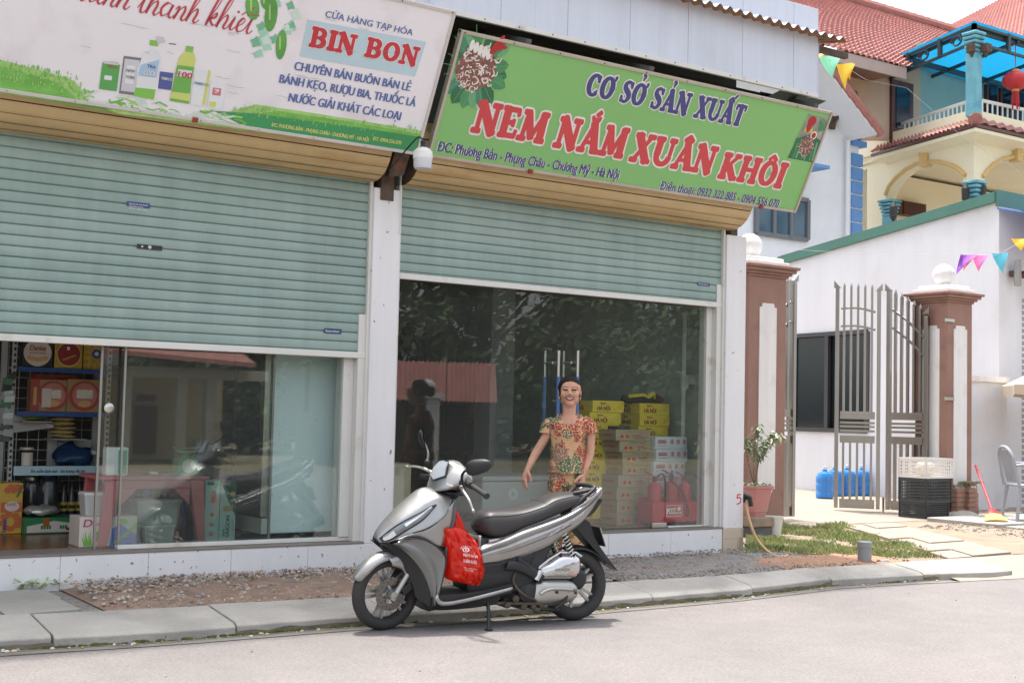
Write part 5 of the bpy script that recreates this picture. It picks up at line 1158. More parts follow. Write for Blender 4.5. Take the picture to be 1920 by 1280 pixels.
for k in range(6): q.box(d0.x+w_*k+.16, d0.x+w_*(k+1)-.16, d0.y-.12, d0.y-.09, fl.z+.9, d0.z+.3)
q.build('pane', dr_)
p = BP(1872, 131); q = MB(m_steel); q.lathe([(.2, 0), (.2, .06), (.13, .06), (.13, .02)], p, 18, (0, -1, 0)); q.build('round_vent', yh)
q = MB(m_yel_); q.prism([YC+dL*4.5, YC+dL*9, YC+dL*9+dR*9, YC+dL*4.5+dR*9], (0, 0, fl.z-.4)); q.build('rear_wall', yh)
p0 = HP(1683, 376, YC+dL*4.4, nR); p1 = HP(1731, 410, YC+dL*4.4, nR); q = MB(m_wood); q.box(p0.x, p1.x, p0.y-.1, p0.y+.1, p1.z, p0.z)
for k in range(14): q.box(p0.x+.1, p1.x-.1, p0.y-.14, p0.y-.1, p1.z+(p0.z-p1.z)*k/14, p1.z+(p0.z-p1.z)*(k+.6)/14)
q.build('shutter', yh)
# roofs
q = MB(m_tileR)
e0, e1 = DP(1420, 92, 33), DP(1700, 128, 31.5); r0, r1 = DP(1330, -75, 39), DP(1790, 62, 37.5)
e0 = e1+(e1-e0).normalized()*-10.5; e0.z = e1.z; r0.z = r1.z; h0 = DP(1408, -30, 38.5)
r0 = V((r1.x-7.8, r1.y, r1.z)); e0 = V((e1.x-12.0, e1.y, e1.z)); tiled(q, e0, e1, r1, r0, 22, 60)
tiled(q, DP(1690, 100, 36.5), DP(2030, 75, 36), DP(2010, -70, 41), DP(1765, 58, 40), 22, 42)
q.build('roof', yh)
q = MB(m_tileR); a = DP(1424, -4, 36.0); c = DP(1502, 64, 33.2)
for k in range(16): t = k/15; t2 = (k+1.2)/15; q.tube([a*(1-t)+c*t, a*(1-t2)+c*t2], [.2, .23], 8)
q.build('hip_tile', yh); q = MB(m_tileR)
rr0, rr1 = r1+V((-7.6, 0, .08)), r1+V((0, 0, .08))
for k in range(24): t = k/24; t2 = (k+1.1)/24; q.tube([rr0*(1-t)+rr1*t, rr0*(1-t2)+rr1*t2], [.13, .15], 8)
q.build('ridge_tile', yh)
q = MB(mat('brown_soffit', (150, 112, 92), .8)); q.poly([e0+V((0, 0, -.12)), e1+V((0, 0, -.12)), e1+V((0, 3, -.05)), e0+V((0, 3, -.05))]); q.use(mat('eave_board', (178, 158, 150), .7)); q.prism([e0+V((0, 0, .0)), e1, e1+V((0, 0, -.28)), e0+V((0, 0, -.28))], (0, .05, 0)); q.build('eave', yh)
q = MB(m_bw); q.prism([DP(1400, 20, 36.5), DP(1420, -20, 36.5), DP(1475, 45, 36.5), DP(1420, 60, 36.5)], (0, .3, 0)); q.build('gable_end', yh)
# pergola: blue sheet on dark steel
m_perg = mat('dark_green_steel', (48, 62, 66), .5); zp = LP(1826, 64).z
m_bsheet = bpy.data.materials.new('blue_polycarbonate'); m_bsheet.use_nodes = True; n_ = m_bsheet.node_tree.nodes; l_ = m_bsheet.node_tree.links
p_ = n_['Principled BSDF']; tr_ = n_.new('ShaderNodeBsdfTranslucent'); tr_.inputs[0].default_value = (*lin((92, 190, 218)), 1); p_.inputs['Base Color'].default_value = (*lin((84, 166, 194)), 1); mx_ = n_.new('ShaderNodeMixShader'); mx_.inputs[0].default_value = .65; l_.new(p_.outputs[0], mx_.inputs[1]); l_.new(tr_.outputs[0], mx_.inputs[2]); l_.new(mx_.outputs[0], n_['Material Output'].inputs[0])
pg0 = V((YC.x, YC.y, zp))+nL*.4+nR*.4; LL = 8.2
q = MB(m_bsheet); q.obox(pg0+dL*LL/2+dR*4.5+V((0, 0, .16)), dL*LL/2, dR*4.5, V((0, 0, .012))); q.build('pergola_sheet', yh)
q = MB(m_perg)
for t in (0, 1.4, 2.8, 4.2): q.bar(pg0+dL*(.1+t*1.9)+V((0, 0, .0)), pg0+dL*(.1+t*1.9)+dR*9, .07, .13)
for t in range(6): q.bar(pg0+dR*(.1+t*1.6), pg0+dR*(.1+t*1.6)+dL*LL, .06, .08)
for z in (-.34, .06): q.bar(pg0+V((0, 0, z)), pg0+dL*LL+V((0, 0, z)), .06, .06); q.bar(pg0+V((0, 0, z)), pg0+dR*9+V((0, 0, z)), .06, .06)
for t in range(7):
    for dd in (dL, dR): q.bar(pg0+dd*(t*1.3)+V((0, 0, -.34)), pg0+dd*(t*1.3)+V((0, 0, .1)), .08, .1)
for t in range(6):
    c = pg0+dL*(t*1.3+.65)+V((0, 0, -.14)); q.tube([c+dL*.22*math.cos(a*.5)*(1-a*.03)+V((0, 0, .14*math.sin(a*.5)*(1-a*.03))) for a in range(20)], .025, 5)
p = pg0+dL*LL; q.bar((p.x, p.y, fl.z), p, .12, .12); q.build('pergola_frame', yh)
lt = RP(1904, 152, .2); r = thing('paper_lantern', 'round red lantern with a tassel hanging under the blue pergola', 'lantern', lt)
mlr = mat('lantern_red', (190, 44, 48), .5, var=.1, scale=20); q = MB(mlr); q.lathe([(.12, .36), (.3, .32), (.48, .15), (.5, 0), (.46, -.15), (.3, -.3), (.12, -.34)], lt, 24); q.build('shade', r, smooth=40)
q = MB(mat('lantern_gold', (206, 160, 80), .4)); q.lathe([(.14, .34), (.14, .44), (.04, .46)], lt, 16); q.lathe([(.14, -.42), (.14, -.33)], lt, 16); q.build('collar', r)
q = MB(mlr)
for k in range(14): a = k*.449; q.tube([lt+V((.1*math.cos(a), .1*math.sin(a), -.4)), lt+V((.14*math.cos(a), .14*math.sin(a), -.9-.2*(k % 3 == 0)))], .02, 5)
q.tube([lt+V((.0, 0, .4)), V((lt.x, lt.y, zp))], .015, 5); q.build('tassel', r)
for o_ in kids(r): 
    for v_ in o_.data.vertices: v_.co = v_.co*.62 if v_.co.z < .5 else v_.co
# two thin service wires between the houses
for a, c, lab in (((1700, 165), (1925, 330), 'thin overhead wire slanting down across the yellow house'), ((1560, 110), (1700, 165), 'thin overhead wire passing under the pergola end')):
    b = MB(mat('wire_grey', (120, 120, 120), .6)); p, s_ = DP(*a, 26), DP(*c, 22); b.tube([p, (p+s_)/2+V((0, 0, -.15)), s_], .0035, 4); b.build('wire', label=lab, cat='wire', origin=p)

# ================================================================== ACROSS THE STREET (seen mirrored in the glass)
m_opp = mat('cream_render', (206, 190, 150), .85, var=.06); m_tr = [mat('leaf_%s' % n, c, .7, var=.25, scale=2) for n, c in (('dark', (66, 84, 56)), ('mid', (84, 102, 68)), ('light', (102, 118, 80)))]
m_bark = mat('bark', (92, 78, 64), .9, var=.2)
def tree(x, y, h, r, seed, label):
    rnd = random.Random(seed); t = thing('street_tree', label, 'tree', (x, y, 0), 'trees across the street'); q = MB(m_bark)
    q.tube(crom([(x, y, -.1), (x+.15, y, h*.3), (x-.1, y+.1, h*.55), (x, y, h*.85)], 4), [.2*(1-.05*i) for i in range(13)], 8)
    for k in range(7): a = rnd.random()*6.28; z = h*rnd.uniform(.35, .7); q.tube([(x, y, z), (x+r*.6*math.cos(a), y+r*.6*math.sin(a), z+h*.2)], [.08, .03], 6)
    q.build('trunk', t, smooth=60); q = MB()
    for k in range(84):
        a, rr_, z = rnd.random()*6.28, r*math.sqrt(rnd.random()), rnd.random(); rr_ *= math.sin(math.pi*(.18+.75*z)); c = V((x+rr_*math.cos(a), y+rr_*math.sin(a), h*(.06+.94*z)))
        for j in range(56):
            p = c+V((rnd.gauss(0, .34), rnd.gauss(0, .34), rnd.gauss(0, .28))); n = V((rnd.gauss(0, .9), rnd.gauss(0, .9), rnd.gauss(.8, .8))).normalized(); u = n.orthogonal().normalized()*.19; w = n.cross(u).normalized()*.1
            q.use(rnd.choice(m_tr)); q.poly([p-u, p-w, p+u, p+w])
    q.build('crown', t)
Lab = ['tall dark leafed tree across the street, mirrored in the right shop window', 'broad tree across the street behind the lantern post', 'dense tree across the street reflected above the yellow cartons', 'tree across the street at the far right of the mirrored row', 'tree across the street mirrored beside the cream house', 'small tree across the street left of the cream house', 'tree across the street behind the red roofed shed']
for k, (px_, Y, h, r) in enumerate(((800, 26, 8.5, 4.2), (900, 24, 8, 3.6), (1080, 25, 5.3, 3.2), (1180, 27, 5.2, 3.2), (470, 27, 6.5, 3.0), (340, 34, 6.5, 2.6), (1290, 24, 4.9, 2.8))):
    p = F(px_, 780, Y); tree(p.x, .26-Y, h, r, k+3, Lab[k])
def mir(px_, py_, Y): p = F(px_, py_, Y); return V((p.x, .26-Y, p.z))
oh = thing('veranda_house', 'cream house with a red roof across the street, mirrored in the left shop', 'house', mir(330, 830, 22))
q = MB(m_opp); a, c, d = mir(225, 700, 22), mir(420, 700, 22), mir(420, 840, 22); q.box(a.x, c.x, a.y-5, a.y, 0, a.z); q.build('wall', oh)
q = MB(m_tileR); q.prism([mir(170, 650, 19)+V((-2, 0, 0)), mir(320, 682, 19)+V((2, 0, 0)), mir(300, 640, 25)+V((2, -4, 1.2)), mir(170, 620, 25)+V((-2, -4, 1.2))], (0, 0, .1)); q.build('roof', oh)
q = MB(mat('grey_lintel', (160, 152, 138), .8)); a, c = mir(225, 686, 19.5), mir(505, 700, 19.5); q.box(a.x-2, c.x, a.y-.3, a.y, a.z-.22, a.z+.02); 
for px_ in (240, 345, 400): p = mir(px_, 700, 19.5); q.box(p.x-.12, p.x+.12, p.y-.25, p.y-.02, 0, a.z-.22)
q.build('veranda', oh)
q = MB(m_wood)
for x0, x1, y0, y1 in ((255, 292, 760, 850), (258, 292, 740, 752)): p0, p1 = mir(x0, y0, 21.9), mir(x1, y1, 21.9); q.box(p0.x, p1.x, p0.y-.05, p0.y+.05, max(p1.z, 0), p0.z)
q.build('door', oh)
oh = thing('red_roof_shed', 'low house with a red tiled roof across the street, mirrored in the right window', 'house', mir(830, 800, 16))
q = MB(m_cgrey); a, c = mir(735, 735, 17.5), mir(930, 740, 17.5); q.box(a.x-1, c.x, a.y-3, a.y, 0, a.z); q.build('wall', oh)
q = MB(m_tileR); tiled(q, mir(735, 752, 16.6)+V((-1, 0, 0)), mir(932, 757, 16.6), mir(928, 684, 19), mir(735, 680, 19)+V((-1, 0, 0)), 10, 30); q.build('roof', oh)
r = thing('stone_lantern_post', 'pale carved stone post across the street, mirrored beside the scooter', 'post', mir(800, 860, 13)); p = mir(800, 860, 13); z1_ = mir(800, 722, 13).z
q = MB(mat('pale_stone', (196, 196, 192), .8, var=.1)); q.box(p.x-.17, p.x+.17, p.y-.17, p.y+.17, 0, z1_-.25); q.box(p.x-.23, p.x+.23, p.y-.23, p.y+.23, z1_-.25, z1_-.15); q.ball((p.x, p.y, z1_-.02), (.14, .14, .14), 14, 10); q.build('shaft', r, bevel=.01)
b = MB(m_earth); b.poly([(-60, -80, -.01), (120, -80, -.01), (120, -15.4, -.01), (-60, -15.4, -.01)]); b.build('opposite_ground', kind='structure')

# ================================================================== GOODS IN THE RIGHT SHOP
FZ = ZS+.008
def fxz(px_, py_, Y): p = F(px_, py_, Y); return p.x, p.z
m_ycart = mat('yellow_carton', (238, 208, 56), .6, var=.05); m_yred = mat('carton_maroon', (140, 44, 40), .6); m_ypale = mat('carton_ochre', (212, 172, 40), .6)
def carton(name, label, cat, w, d, h, m, deco, group):
    r = thing(name, label, cat, (0, 0, 0), group)
    q = MB(m); q.box(0, w, 0, d, 0, h-.001); q.use(m); q.build('box', r, bevel=.003, seg=1)
    front = Pl((0, 0, 0), (1, 0, 0), (0, 0, 1)); side = Pl((0, d, 0), (0, -1, 0), (0, 0, 1))
    deco(r, front, side, w, d, h); return r
def ydeco(r, f, s, w, d, h):
    q = MB(m_yred)
    for p, ww in ((f, w), (s, d)):
        k = ww/.4; text(q, p, 'BIA', .1*k, h*.66, h*.2, .07*k, .05, d=.0015); text(q, p, 'HÀ NỘI', .06*k, h*.17, h*.36, .16*k, .055, d=.0015)
    q.build('lettering', r); q = MB(m_ypale); rnd = random.Random(2)
    for k in range(9): x = w*rnd.uniform(.62, .95); y = h*rnd.uniform(.2, .8); stroke(q, f, [(p.x, p.y) for p in crom([(x, y), (x+.02, y+.012), (x+.03, y-.01)], 3)], .004, .0012+.00005*k)
    q.build('faint_print', r)
YC1 = .72
xa1, za1 = fxz(1112, 750, YC1); xb1, _ = fxz(1170, 772, YC1); _, zc1 = fxz(1112, 928, YC1)
xa2, za2 = fxz(1200, 755, YC1); xb2, _ = fxz(1258, 777, YC1)
ch = (za1-zc1)/8; cw = xb1-xa1; cdp = .3
ORD = ['topmost', 'second', 'third', 'fourth', 'fifth', 'sixth', 'seventh', 'eighth', 'ninth', 'tenth', 'eleventh', 'twelfth']
yp = carton('beer_carton', 'x', 'carton', cw, cdp, ch, m_ycart, ydeco, 'yellow beer cartons stacked in the right shop'); used = False
n1 = int((za1-FZ)/ch)
for st_, x0, zt, lab in ((0, xa1, za1, 'left'), (1, xa2, za2, 'right')):
    n = int((zt-FZ)/ch+.001); base = zt-n*ch
    for i in range(n):
        if i and st_ == 1 and i > 4: continue
        l = '%s yellow beer carton in the %s stack behind the shop glass' % (ORD[i] if i == 0 else ORD[i]+' from top', lab)
        jx = random.uniform(-.012, .012) if i else 0
        loc = (x0+jx+(-.02*i if st_ == 0 else -.006*i), YC1+random.uniform(0, .012), zt-(i+1)*ch)
        if not used: yp.location = loc; yp['label'] = l; used = True
        else: dup(yp, loc, 0, l)
    if st_ == 1:
        b = MB(m_ycart); b.box(x0, x0+cw, YC1, YC1+cdp, FZ, zt-5*ch-.002); b.build('carton_pile', label='lower yellow cartons under the right stack behind white cartons', cat='carton', origin=(x0, YC1, FZ))
    if st_ == 0 and base-FZ > .01:
        b = MB(mat('pallet_wood', (150, 120, 86), .8)); b.box(x0-.1, x0+cw, YC1, YC1+cdp, FZ, base-.002); b.build('pallet', label='low wooden pallet under the left yellow carton stack', cat='pallet', origin=(x0, YC1, FZ))
m_kraft = mat('kraft_carton', (172, 152, 122), .75, var=.06, c2=(160, 140, 110), c2s=6); m_bullr = mat('carton_red', (186, 44, 44), .6); m_gold = mat('carton_gold', (226, 176, 50), .6); m_prnt = mat('carton_grey_print', (120, 104, 84), .7)
def bdeco(r, f, s, w, d, h):
    q = MB(m_gold); disc(q, f, w*.25, h*.34, h*.17, d=.001); q.build('sun_emblem', r)
    q = MB(m_bullr)
    for sg in (-1, 1):
        pts = [(.0, .0), (.1, .05), (.2, .16), (.32, .2), (.42, .12), (.5, -.02), (.55, -.12), (.46, -.1), (.4, -.02), (.34, -.14), (.26, -.14), (.24, -.02), (.12, -.08)]
        q.poly([f.p(w*.25+sg*x*h*.95, h*.36+y*h*.95, .0016+.0002*(sg > 0)) for x, y in (pts if sg > 0 else pts[::-1])])
    text(q, f, 'Red Bull', w*.48, h*.46, h*.13, w*.2, .05); text(q, s, 'Red Bull', d*.2, h*.4, h*.22, d*.55, .05); q.build('lettering', r)
    q = MB(m_prnt)
    for k in range(3): rect(q, f, w*.48, w*(.95-.07*k), h*(.36-.09*k), h*(.385-.09*k), .0012)
    text(q, f, 'ENERGY DRINK', w*.3, h*.78, h*.09, w*.45, .02); q.build('small_print', r)
YT = .48
def stackof(proto, xs_, zs_, Y, labs, first=[False]):
    pass
tx0, tz0 = fxz(1163, 826, YT); tx1, _ = fxz(1228, 826, YT); _, tzb = fxz(1170, 890, YT); th_ = (tz0-tzb)/3
bp_ = carton('drink_carton', 'x', 'carton', tx1-tx0, .26, th_, m_kraft, bdeco, 'brown energy drink cartons stacked in the right shop'); used = False
zt = tz0+th_*.75; nlow = int((tzb-FZ)/th_)
zz = [tz0+th_*.0-.0]; tops = [tz0+th_*.8]+[tz0-th_*i for i in range(3)]
for i in range(4):
    l = '%s brown energy drink carton of the upper pile beside the yellow cartons' % (ORD[i] if i == 0 else ORD[i]+' from top')
    loc = (tx0+(-.05, .0, .03, .04)[i], YT+random.uniform(0, .01), (tz0-th_*i) if i else tz0); loc = (loc[0], loc[1], tz0-th_*i)
    if i == 0: bp_.location = loc; bp_['label'] = l
    else: dup(bp_, loc, 0, l)
nl = int((tz0-3*th_-FZ)/th_+.001); hl = (tz0-3*th_-FZ)/max(nl, 1)
for i in range(nl):
    dup(bp_, (tx0-.02+random.uniform(-.012, .012), YT+random.uniform(0, .01), tz0-3*th_-(i+1)*hl), 0, '%s brown energy drink carton of the lower pile beside the red box' % (ORD[i] if i == 0 else ORD[i]+' from top'), scale=(1, 1, hl/th_*.995))
b = MB(m_plate); b.box(tx0-.02, tx0+.13, YT+.02, YT+.16, tz0+th_, tz0+th_+.03); b.build('black_case', bevel=.004, label='small flat black case on top of the brown cartons', cat='case', origin=(tx0, YT, tz0+th_))
m_wcart = mat('white_carton', (214, 218, 222), .6, var=.03)
def wdeco(r, f, s, w, d, h):
    q = MB(m_bullr)
    for k in range(3): disc(q, f, w*(.1+.09*k)+.01, h*.6, h*.16, d=.0012+.0001*k, n=14)
    for k in range(3): disc(q, f, w*(.52+.2*k), h*.6, h*.2, d=.0012, n=16)
    q.build('round_emblem', r); q = MB(m_wcart)
    for k in range(3): disc(q, f, w*(.52+.2*k), h*.6, h*.15, d=.0018, n=16); disc(q, f, w*(.1+.09*k)+.01, h*.62, h*.07, d=.002, n=10)
    q.build('emblem_ring', r); q = MB(m_bullr)
    for k in range(3): rect(q, f, w*(.5+.2*k), w*(.54+.2*k), h*.5, h*.7, .0024)
    rect(q, f, w*.08, w*.36, h*.25, h*.28, .0012); q.build('emblem_mark', r)
YW = .44
wx0, wz0 = fxz(1229, 818, YW); wx1, wz1 = fxz(1288, 820, YW); _, wzb = fxz(1260, 888, YW); wh = (wz0-wzb)/3
wp = carton('drink_carton', 'topmost white carton with red round emblems beside the glass edge', 'carton', wx1-wx0, .24, wh, m_wcart, wdeco, 'white cartons stacked in the right shop'); wp.location = (wx0, YW, wz0-wh)
for i in range(1, int((wz0-FZ)/wh)): dup(wp, (wx0+(.012 if i == 1 else -.006*i), YW+.003*i, wz0-(i+1)*wh), 0, '%s from top white carton with red round emblems in its stack' % ORD[i])
b = MB(m_wcart); zrem = wz0-int((wz0-FZ)/wh)*wh
if zrem-FZ > .01: b.box(wx0, wx1, YW, YW+.2, FZ, zrem-.002); b.build('carton', label='flat white carton at the bottom of the white carton stack', cat='carton', origin=(wx0, YW, FZ))
# heap of cloth on the right yellow stack
b = MB()
for k, (cx_, mm_, s) in enumerate(((.12, mat('black_cloth', (40, 42, 40), .85), .12), (.25, MATS['black_cloth'], .14), (.38, mat('maroon_cloth', (96, 44, 40), .85), .1))):
    b.use(mm_); st = len(b.v); b.ball((xa2-.1+cx_, YC1+.14, za2+.03), (s, .1, .05), 16, 10)
    for j in range(st, len(b.v)): b.v[j] = b.v[j]+V((.03, .02, .03))*noise.noise(b.v[j]*14)
b.use(mat('yellow_cloth', (220, 196, 40), .7)); st = len(b.v); b.tube(crom([(xa2-.1, YC1+.05, za2+.06), (xa2+.06, YC1+.03, za2+.075), (xa2+.14, YC1+.05, za2+.06), (xa2+.2, YC1+.04, za2+.1), (xa2+.22, YC1+.06, za2+.05)], 5), .022, 8, flat=.5)
b.build('cloth_heap', smooth=60, label='heap of black cloth and a yellow strap on the right carton stack', cat='cloth', origin=(xa2, YC1, za2))
# fire extinguishers in their red tray
m_fire = mat('fire_red', (184, 40, 48), .35, var=.04); m_tray = mat('tray_red', (190, 34, 46), .45, var=.05)
YF = .2; fx0, fz0_ = fxz(1223, 978, YF); fx1, _ = fxz(1310, 974, YF); _, ftop = fxz(1265, 940, YF); dpt = .2
r = thing('extinguisher_tray', 'red steel tray lettered PCCC holding the fire extinguishers', 'tray', ((fx0+fx1)/2, YF+.1, FZ))
q = MB(m_tray); zb_ = FZ+.045
q.box(fx0, fx1, YF, YF+.008, zb_, ftop); q.box(fx0, fx1, YF+dpt-.008, YF+dpt, zb_, ftop+.03); q.box(fx1-.008, fx1, YF+.008, YF+dpt-.008, zb_, ftop); q.box(fx0, fx0+.008, YF+.008, YF+dpt-.008, zb_, ftop); q.box(fx0+.008, fx1-.008, YF+.008, YF+dpt-.008, zb_, zb_+.008); q.build('box', r)
for x, y in ((fx0, YF), (fx1-.03, YF), (fx0, YF+dpt-.03), (fx1-.03, YF+dpt-.03)): q = MB(m_tray); q.box(x+.002, x+.03, y+.002, y+.03, FZ, zb_); q.build('leg', r)
fp = Pl((fx0, YF, 0), (1, 0, 0), (0, 0, 1)); q = MB(m_sedge); u0 = F(1250, 950, YF).x-fx0; u1 = F(1279, 950, YF).x-fx0; z1_ = F(1265, 947, YF).z; z0_ = F(1265, 967, YF).z
text(q, fp, 'PCCC', u0+.006, z0_+.02, (z1_-z0_)*.58, (u1-u0)*.58, .05); text(q, fp, '114', u0+(u1-u0)*.66, z0_+.014, (z1_-z0_)*.3, (u1-u0)*.28, .05); rect(q, fp, u0+(u1-u0)*.7, u0+(u1-u0)*.9, z0_+(z1_-z0_)*.52, z0_+(z1_-z0_)*.72, .0016); disc(q, fp, u0+(u1-u0)*.8, z0_+(z1_-z0_)*.74, .02, .012, .0018, 12)
for a, b_ in (((u0, z0_), (u1, z0_)), ((u1, z0_), (u1, z1_)), ((u1, z1_), (u0, z1_)), ((u0, z1_), (u0, z0_))): stroke(q, fp, [a, b_], .004, .0015)
q.build('lettering', r)
def extinguisher(x, y, z, lab, hose):
    r = thing('fire_extinguisher', lab, 'extinguisher', (x, y, z), 'red fire extinguishers in the tray'); o = V((x, y, z))
    q = MB(m_fire); q.lathe([(.055, 0), (.062, .01), (.062, .28), (.05, .315), (.022, .335), (.02, .35)], o, 24); q.build('cylinder', r, smooth=40)
    q = MB(m_dark); q.lathe([(.022, .345), (.022, .38), (.012, .39)], o, 12); q.build('valve', r)
    q = MB(m_fire); q.bar(o+V((0, 0, .385)), o+V((-.11, 0, .43)), .02, .01); q.bar(o+V((0, 0, .37)), o+V((-.1, -.0, .375)), .018, .01); q.build('handle', r)
    q = MB(m_plate); pts = [o+V(p) for p in hose]; q.tube(crom(pts, 5), .009, 8); q.tube([pts[-1]-(pts[-1]-pts[-2])*.25, pts[-1]+(pts[-1]-pts[-2])*.1], [.01, .017], 8); q.build('hose', r, smooth=60); return r
ez = zb_+.009; e1 = F(1225, 940, YF+.1).x; e2 = F(1257, 940, YF+.12).x; e3 = F(1280, 940, YF+.1).x
extinguisher(e1+.01, YF+.1, ez, 'red fire extinguisher at the left end of the red tray', [(.02, 0, .38), (.08, -.02, .41), (.1, -.03, .3), (.09, -.02, .1)])
extinguisher(e2+.01, YF+.12, ez+.015, 'red fire extinguisher in the middle of the tray with its hose in front', [(0, 0, .39), (-.04, -.05, .42), (-.07, -.08, .34), (.03, -.11, .24), (.07, -.145, .1), (.075, -.145, .03)])
extinguisher(e3+.01, YF+.09, ez, 'red fire extinguisher at the right end of the tray', [(0, 0, .39), (.06, -.02, .42), (.12, -.06, .35), (.17, -.12, .2), (.2, -.13, .08)])
# switch on the side wall
p = F(1300, 713, .55); b = MB(mat('switch_white', (222, 222, 216), .4)); b.box(p.x-.09, p.x+.03, .54, .58, p.z-.04, p.z+.05); b.box(p.x-.15, p.x-.1, .5, .56, p.z-.08, p.z+.04); r = b.build('wall_switch', bevel=.006, label='white switch box with a plug on the inside wall conduit', cat='switch', origin=p)
# furniture deeper inside
b = MB(mat('dim_screen', (22, 26, 28), .2)); p0, p1 = F(986, 627, 4.2), F(1112, 735, 4.2); b.box(p0.x, p1.x, 4.2, 4.28, p1.z, p0.z); r = b.build('television', bevel=.01, label='large dark television screen deep inside the right shop', cat='television', origin=(p0.x, 4.2, p1.z))
b = MB(m_plate); p0, p1 = F(748, 602, 4.6), F(797, 678, 4.6); b.box(p0.x, p1.x, 4.6, 4.64, p1.z, p0.z); b.use(mat('dim_picture', (60, 78, 66), .4)).box(p0.x+.06, p1.x-.06, 4.59, 4.6, p1.z+.06, p0.z-.06); b.build('picture', label='dark framed picture hanging deep inside the right shop', cat='picture', origin=(p0.x, 4.6, p1.z))
m_frz = mat('freezer_white', (186, 192, 190), .35, var=.03); p0, p1 = F(905, 903, 1.3), F(1016, 985, 1.3)
r = thing('chest_freezer', 'low whitish chest freezer with a round emblem behind the woman', 'freezer', (p0.x, 1.3, FZ))
q = MB(m_frz); q.box(p0.x, p1.x+.2, 1.3, 1.9, FZ+.04, p0.z); q.build('body', r, bevel=.015); q = MB(m_frz); q.box(p0.x-.01, p1.x+.21, 1.29, 1.91, p0.z+.004, p0.z+.05); q.build('lid', r, bevel=.01)
q = MB(mat('emblem_pale', (214, 222, 220), .4)); fq = Pl((0, 1.3, 0), (1, 0, 0), (0, 0, 1)); p = F(962, 926, 1.3); disc(q, fq, p.x, p.z, .055, d=.002, n=24); q.build('emblem', r); q = MB(m_frz); q.poly([fq.p(p.x+a, p.z+c, .003) for a, c in ((-.02, -.03), (.03, 0), (-.02, .03))]); q.build('emblem_mark', r)
m_sof = mat('plastic_wrapped_cream', (196, 186, 160), .35, var=.06); p0, p1 = F(738, 810, .9), F(772, 940, .9)
r = thing('sofa_chair', 'cream chair wrapped in clear plastic at the left end of the right window', 'chair', (p0.x, .9, FZ))
q = MB(m_sof); q.box(p0.x-.3, p1.x, .9, 1.5, FZ+.1, F(750, 868, .9).z); q.build('seat', r, bevel=.03); q = MB(m_sof); q.box(p0.x-.3, p1.x, 1.3, 1.5, F(750, 868, .9).z+.003, p0.z); q.build('backrest', r, bevel=.03)
for x in (p0.x-.27, p1.x-.04): q = MB(m_steel); q.tube([(x, .93, FZ), (x, .93, FZ+.1)], .015, 8); q.build('leg', r)
q = MB(m_wood); p0, p1 = F(860, 845, 2.6), F(1010, 850, 2.6); r = thing('low_table', 'dark wooden table with clutter deep inside the right shop', 'table', (p0.x, 2.6, FZ)); q.box(p0.x, p1.x, 2.6, 3.2, p0.z-.04, p0.z); q.build('top', r)
for x, y in ((p0.x+.03, 2.63), (p1.x-.08, 2.63), (p0.x+.03, 3.1), (p1.x-.08, 3.1)): q = MB(m_wood); q.box(x, x+.05, y, y+.05, FZ, p0.z-.04); q.build('leg', r)
tz = p0.z
p = F(930, 835, 2.8); b = MB(mat('tin_silver', (160, 160, 150), .3, metal=.7)); b.lathe([(.07, 0), (.07, .1), (.075, .11), (.0, .115)], (p.x, 2.8, tz), 18); b.build('tin', label='round silver tin on the dark table inside the shop', cat='tin', origin=(p.x, 2.8, tz))
p = F(890, 835, 2.8); b = MB(m_plate); b.lathe([(.1, 0), (.13, .1), (.1, .2), (.04, .3), (.04, .34), (.0, .35)], (p.x, 2.8, tz), 18); b.build('kettle', smooth=50, label='black kettle on the dark table inside the shop', cat='kettle', origin=(p.x, 2.8, tz))
m_dk = mat('dark_cupboard', (52, 46, 42), .5, var=.1); p0, p1 = F(800, 760, 4.5), F(930, 760, 4.5); b = MB(m_dk); b.box(p0.x, p1.x, 4.5, 5.0, FZ, p0.z); b.build('cupboard', bevel=.01, label='dark wooden cupboard against the rear of the right shop', cat='cupboard', origin=(p0.x, 4.5, FZ))

# ================================================================== GOODS IN THE LEFT SHOP
def fl(px_, py_): return G(px_, py_, FZ)
# rack of shelves
SY = 1.62; m_rack = mat('rack_white', (176, 178, 176), .5, var=.04); m_shb = mat('shelf_blue', (40, 78, 140), .45)
zsh = [F(110, 690, SY).z, F(110, 772, SY).z, F(110, 878, SY).z]; rx0 = F(30, 772, SY).x; rx1 = F(196, 772, SY).x
rk = thing('shelf_rack', 'metal shelf rack with blue shelf edges full of tins at the left', 'shelf', (rx0, SY, FZ))
for x in (rx0-.03, rx1+.02):
    q = MB(m_rack); q.box(x-.02, x+.02, SY+.3, SY+.34, FZ, 2.2); q.box(x-.015, x+.015, SY-.02, SY+.01, FZ, 2.2); q.build('upright', rk)
    q = MB(m_plate)
    for k in range(40): q.box(x-.008, x+.008, SY-.0225, SY-.0205, FZ+.05+k*.045, FZ+.075+k*.045)
    q.build('slot', rk)
for k, z in enumerate(zsh):
    q = MB(m_rack); q.box(rx0, rx1, SY, SY+.3, z-.012, z); q.build('shelf_board', rk)
    q = MB(m_shb if k < 2 else mat('strip_pale_blue', (176, 204, 212), .4)); q.box(rx0, rx1, SY-.012, SY-.001, z-.035 if k < 2 else z-.05, z+.0 if k < 2 else z+.02); q.build('shelf_edge', rk)
sp_ = Pl((0, SY-.012, 0), (1, 0, 0), (0, 0, 1)); q = MB(mat('strip_navy', (40, 62, 90), .5)); a = F(57, 886, SY).x; c = F(158, 886, SY).x; text(q, sp_, 'Êm mềm lành tính - lưu hương dịu êm', a, zsh[2]-.03, .024, c-a, .03, shear=.15); q.build('strip_lettering', rk)
q = MB(m_rack)
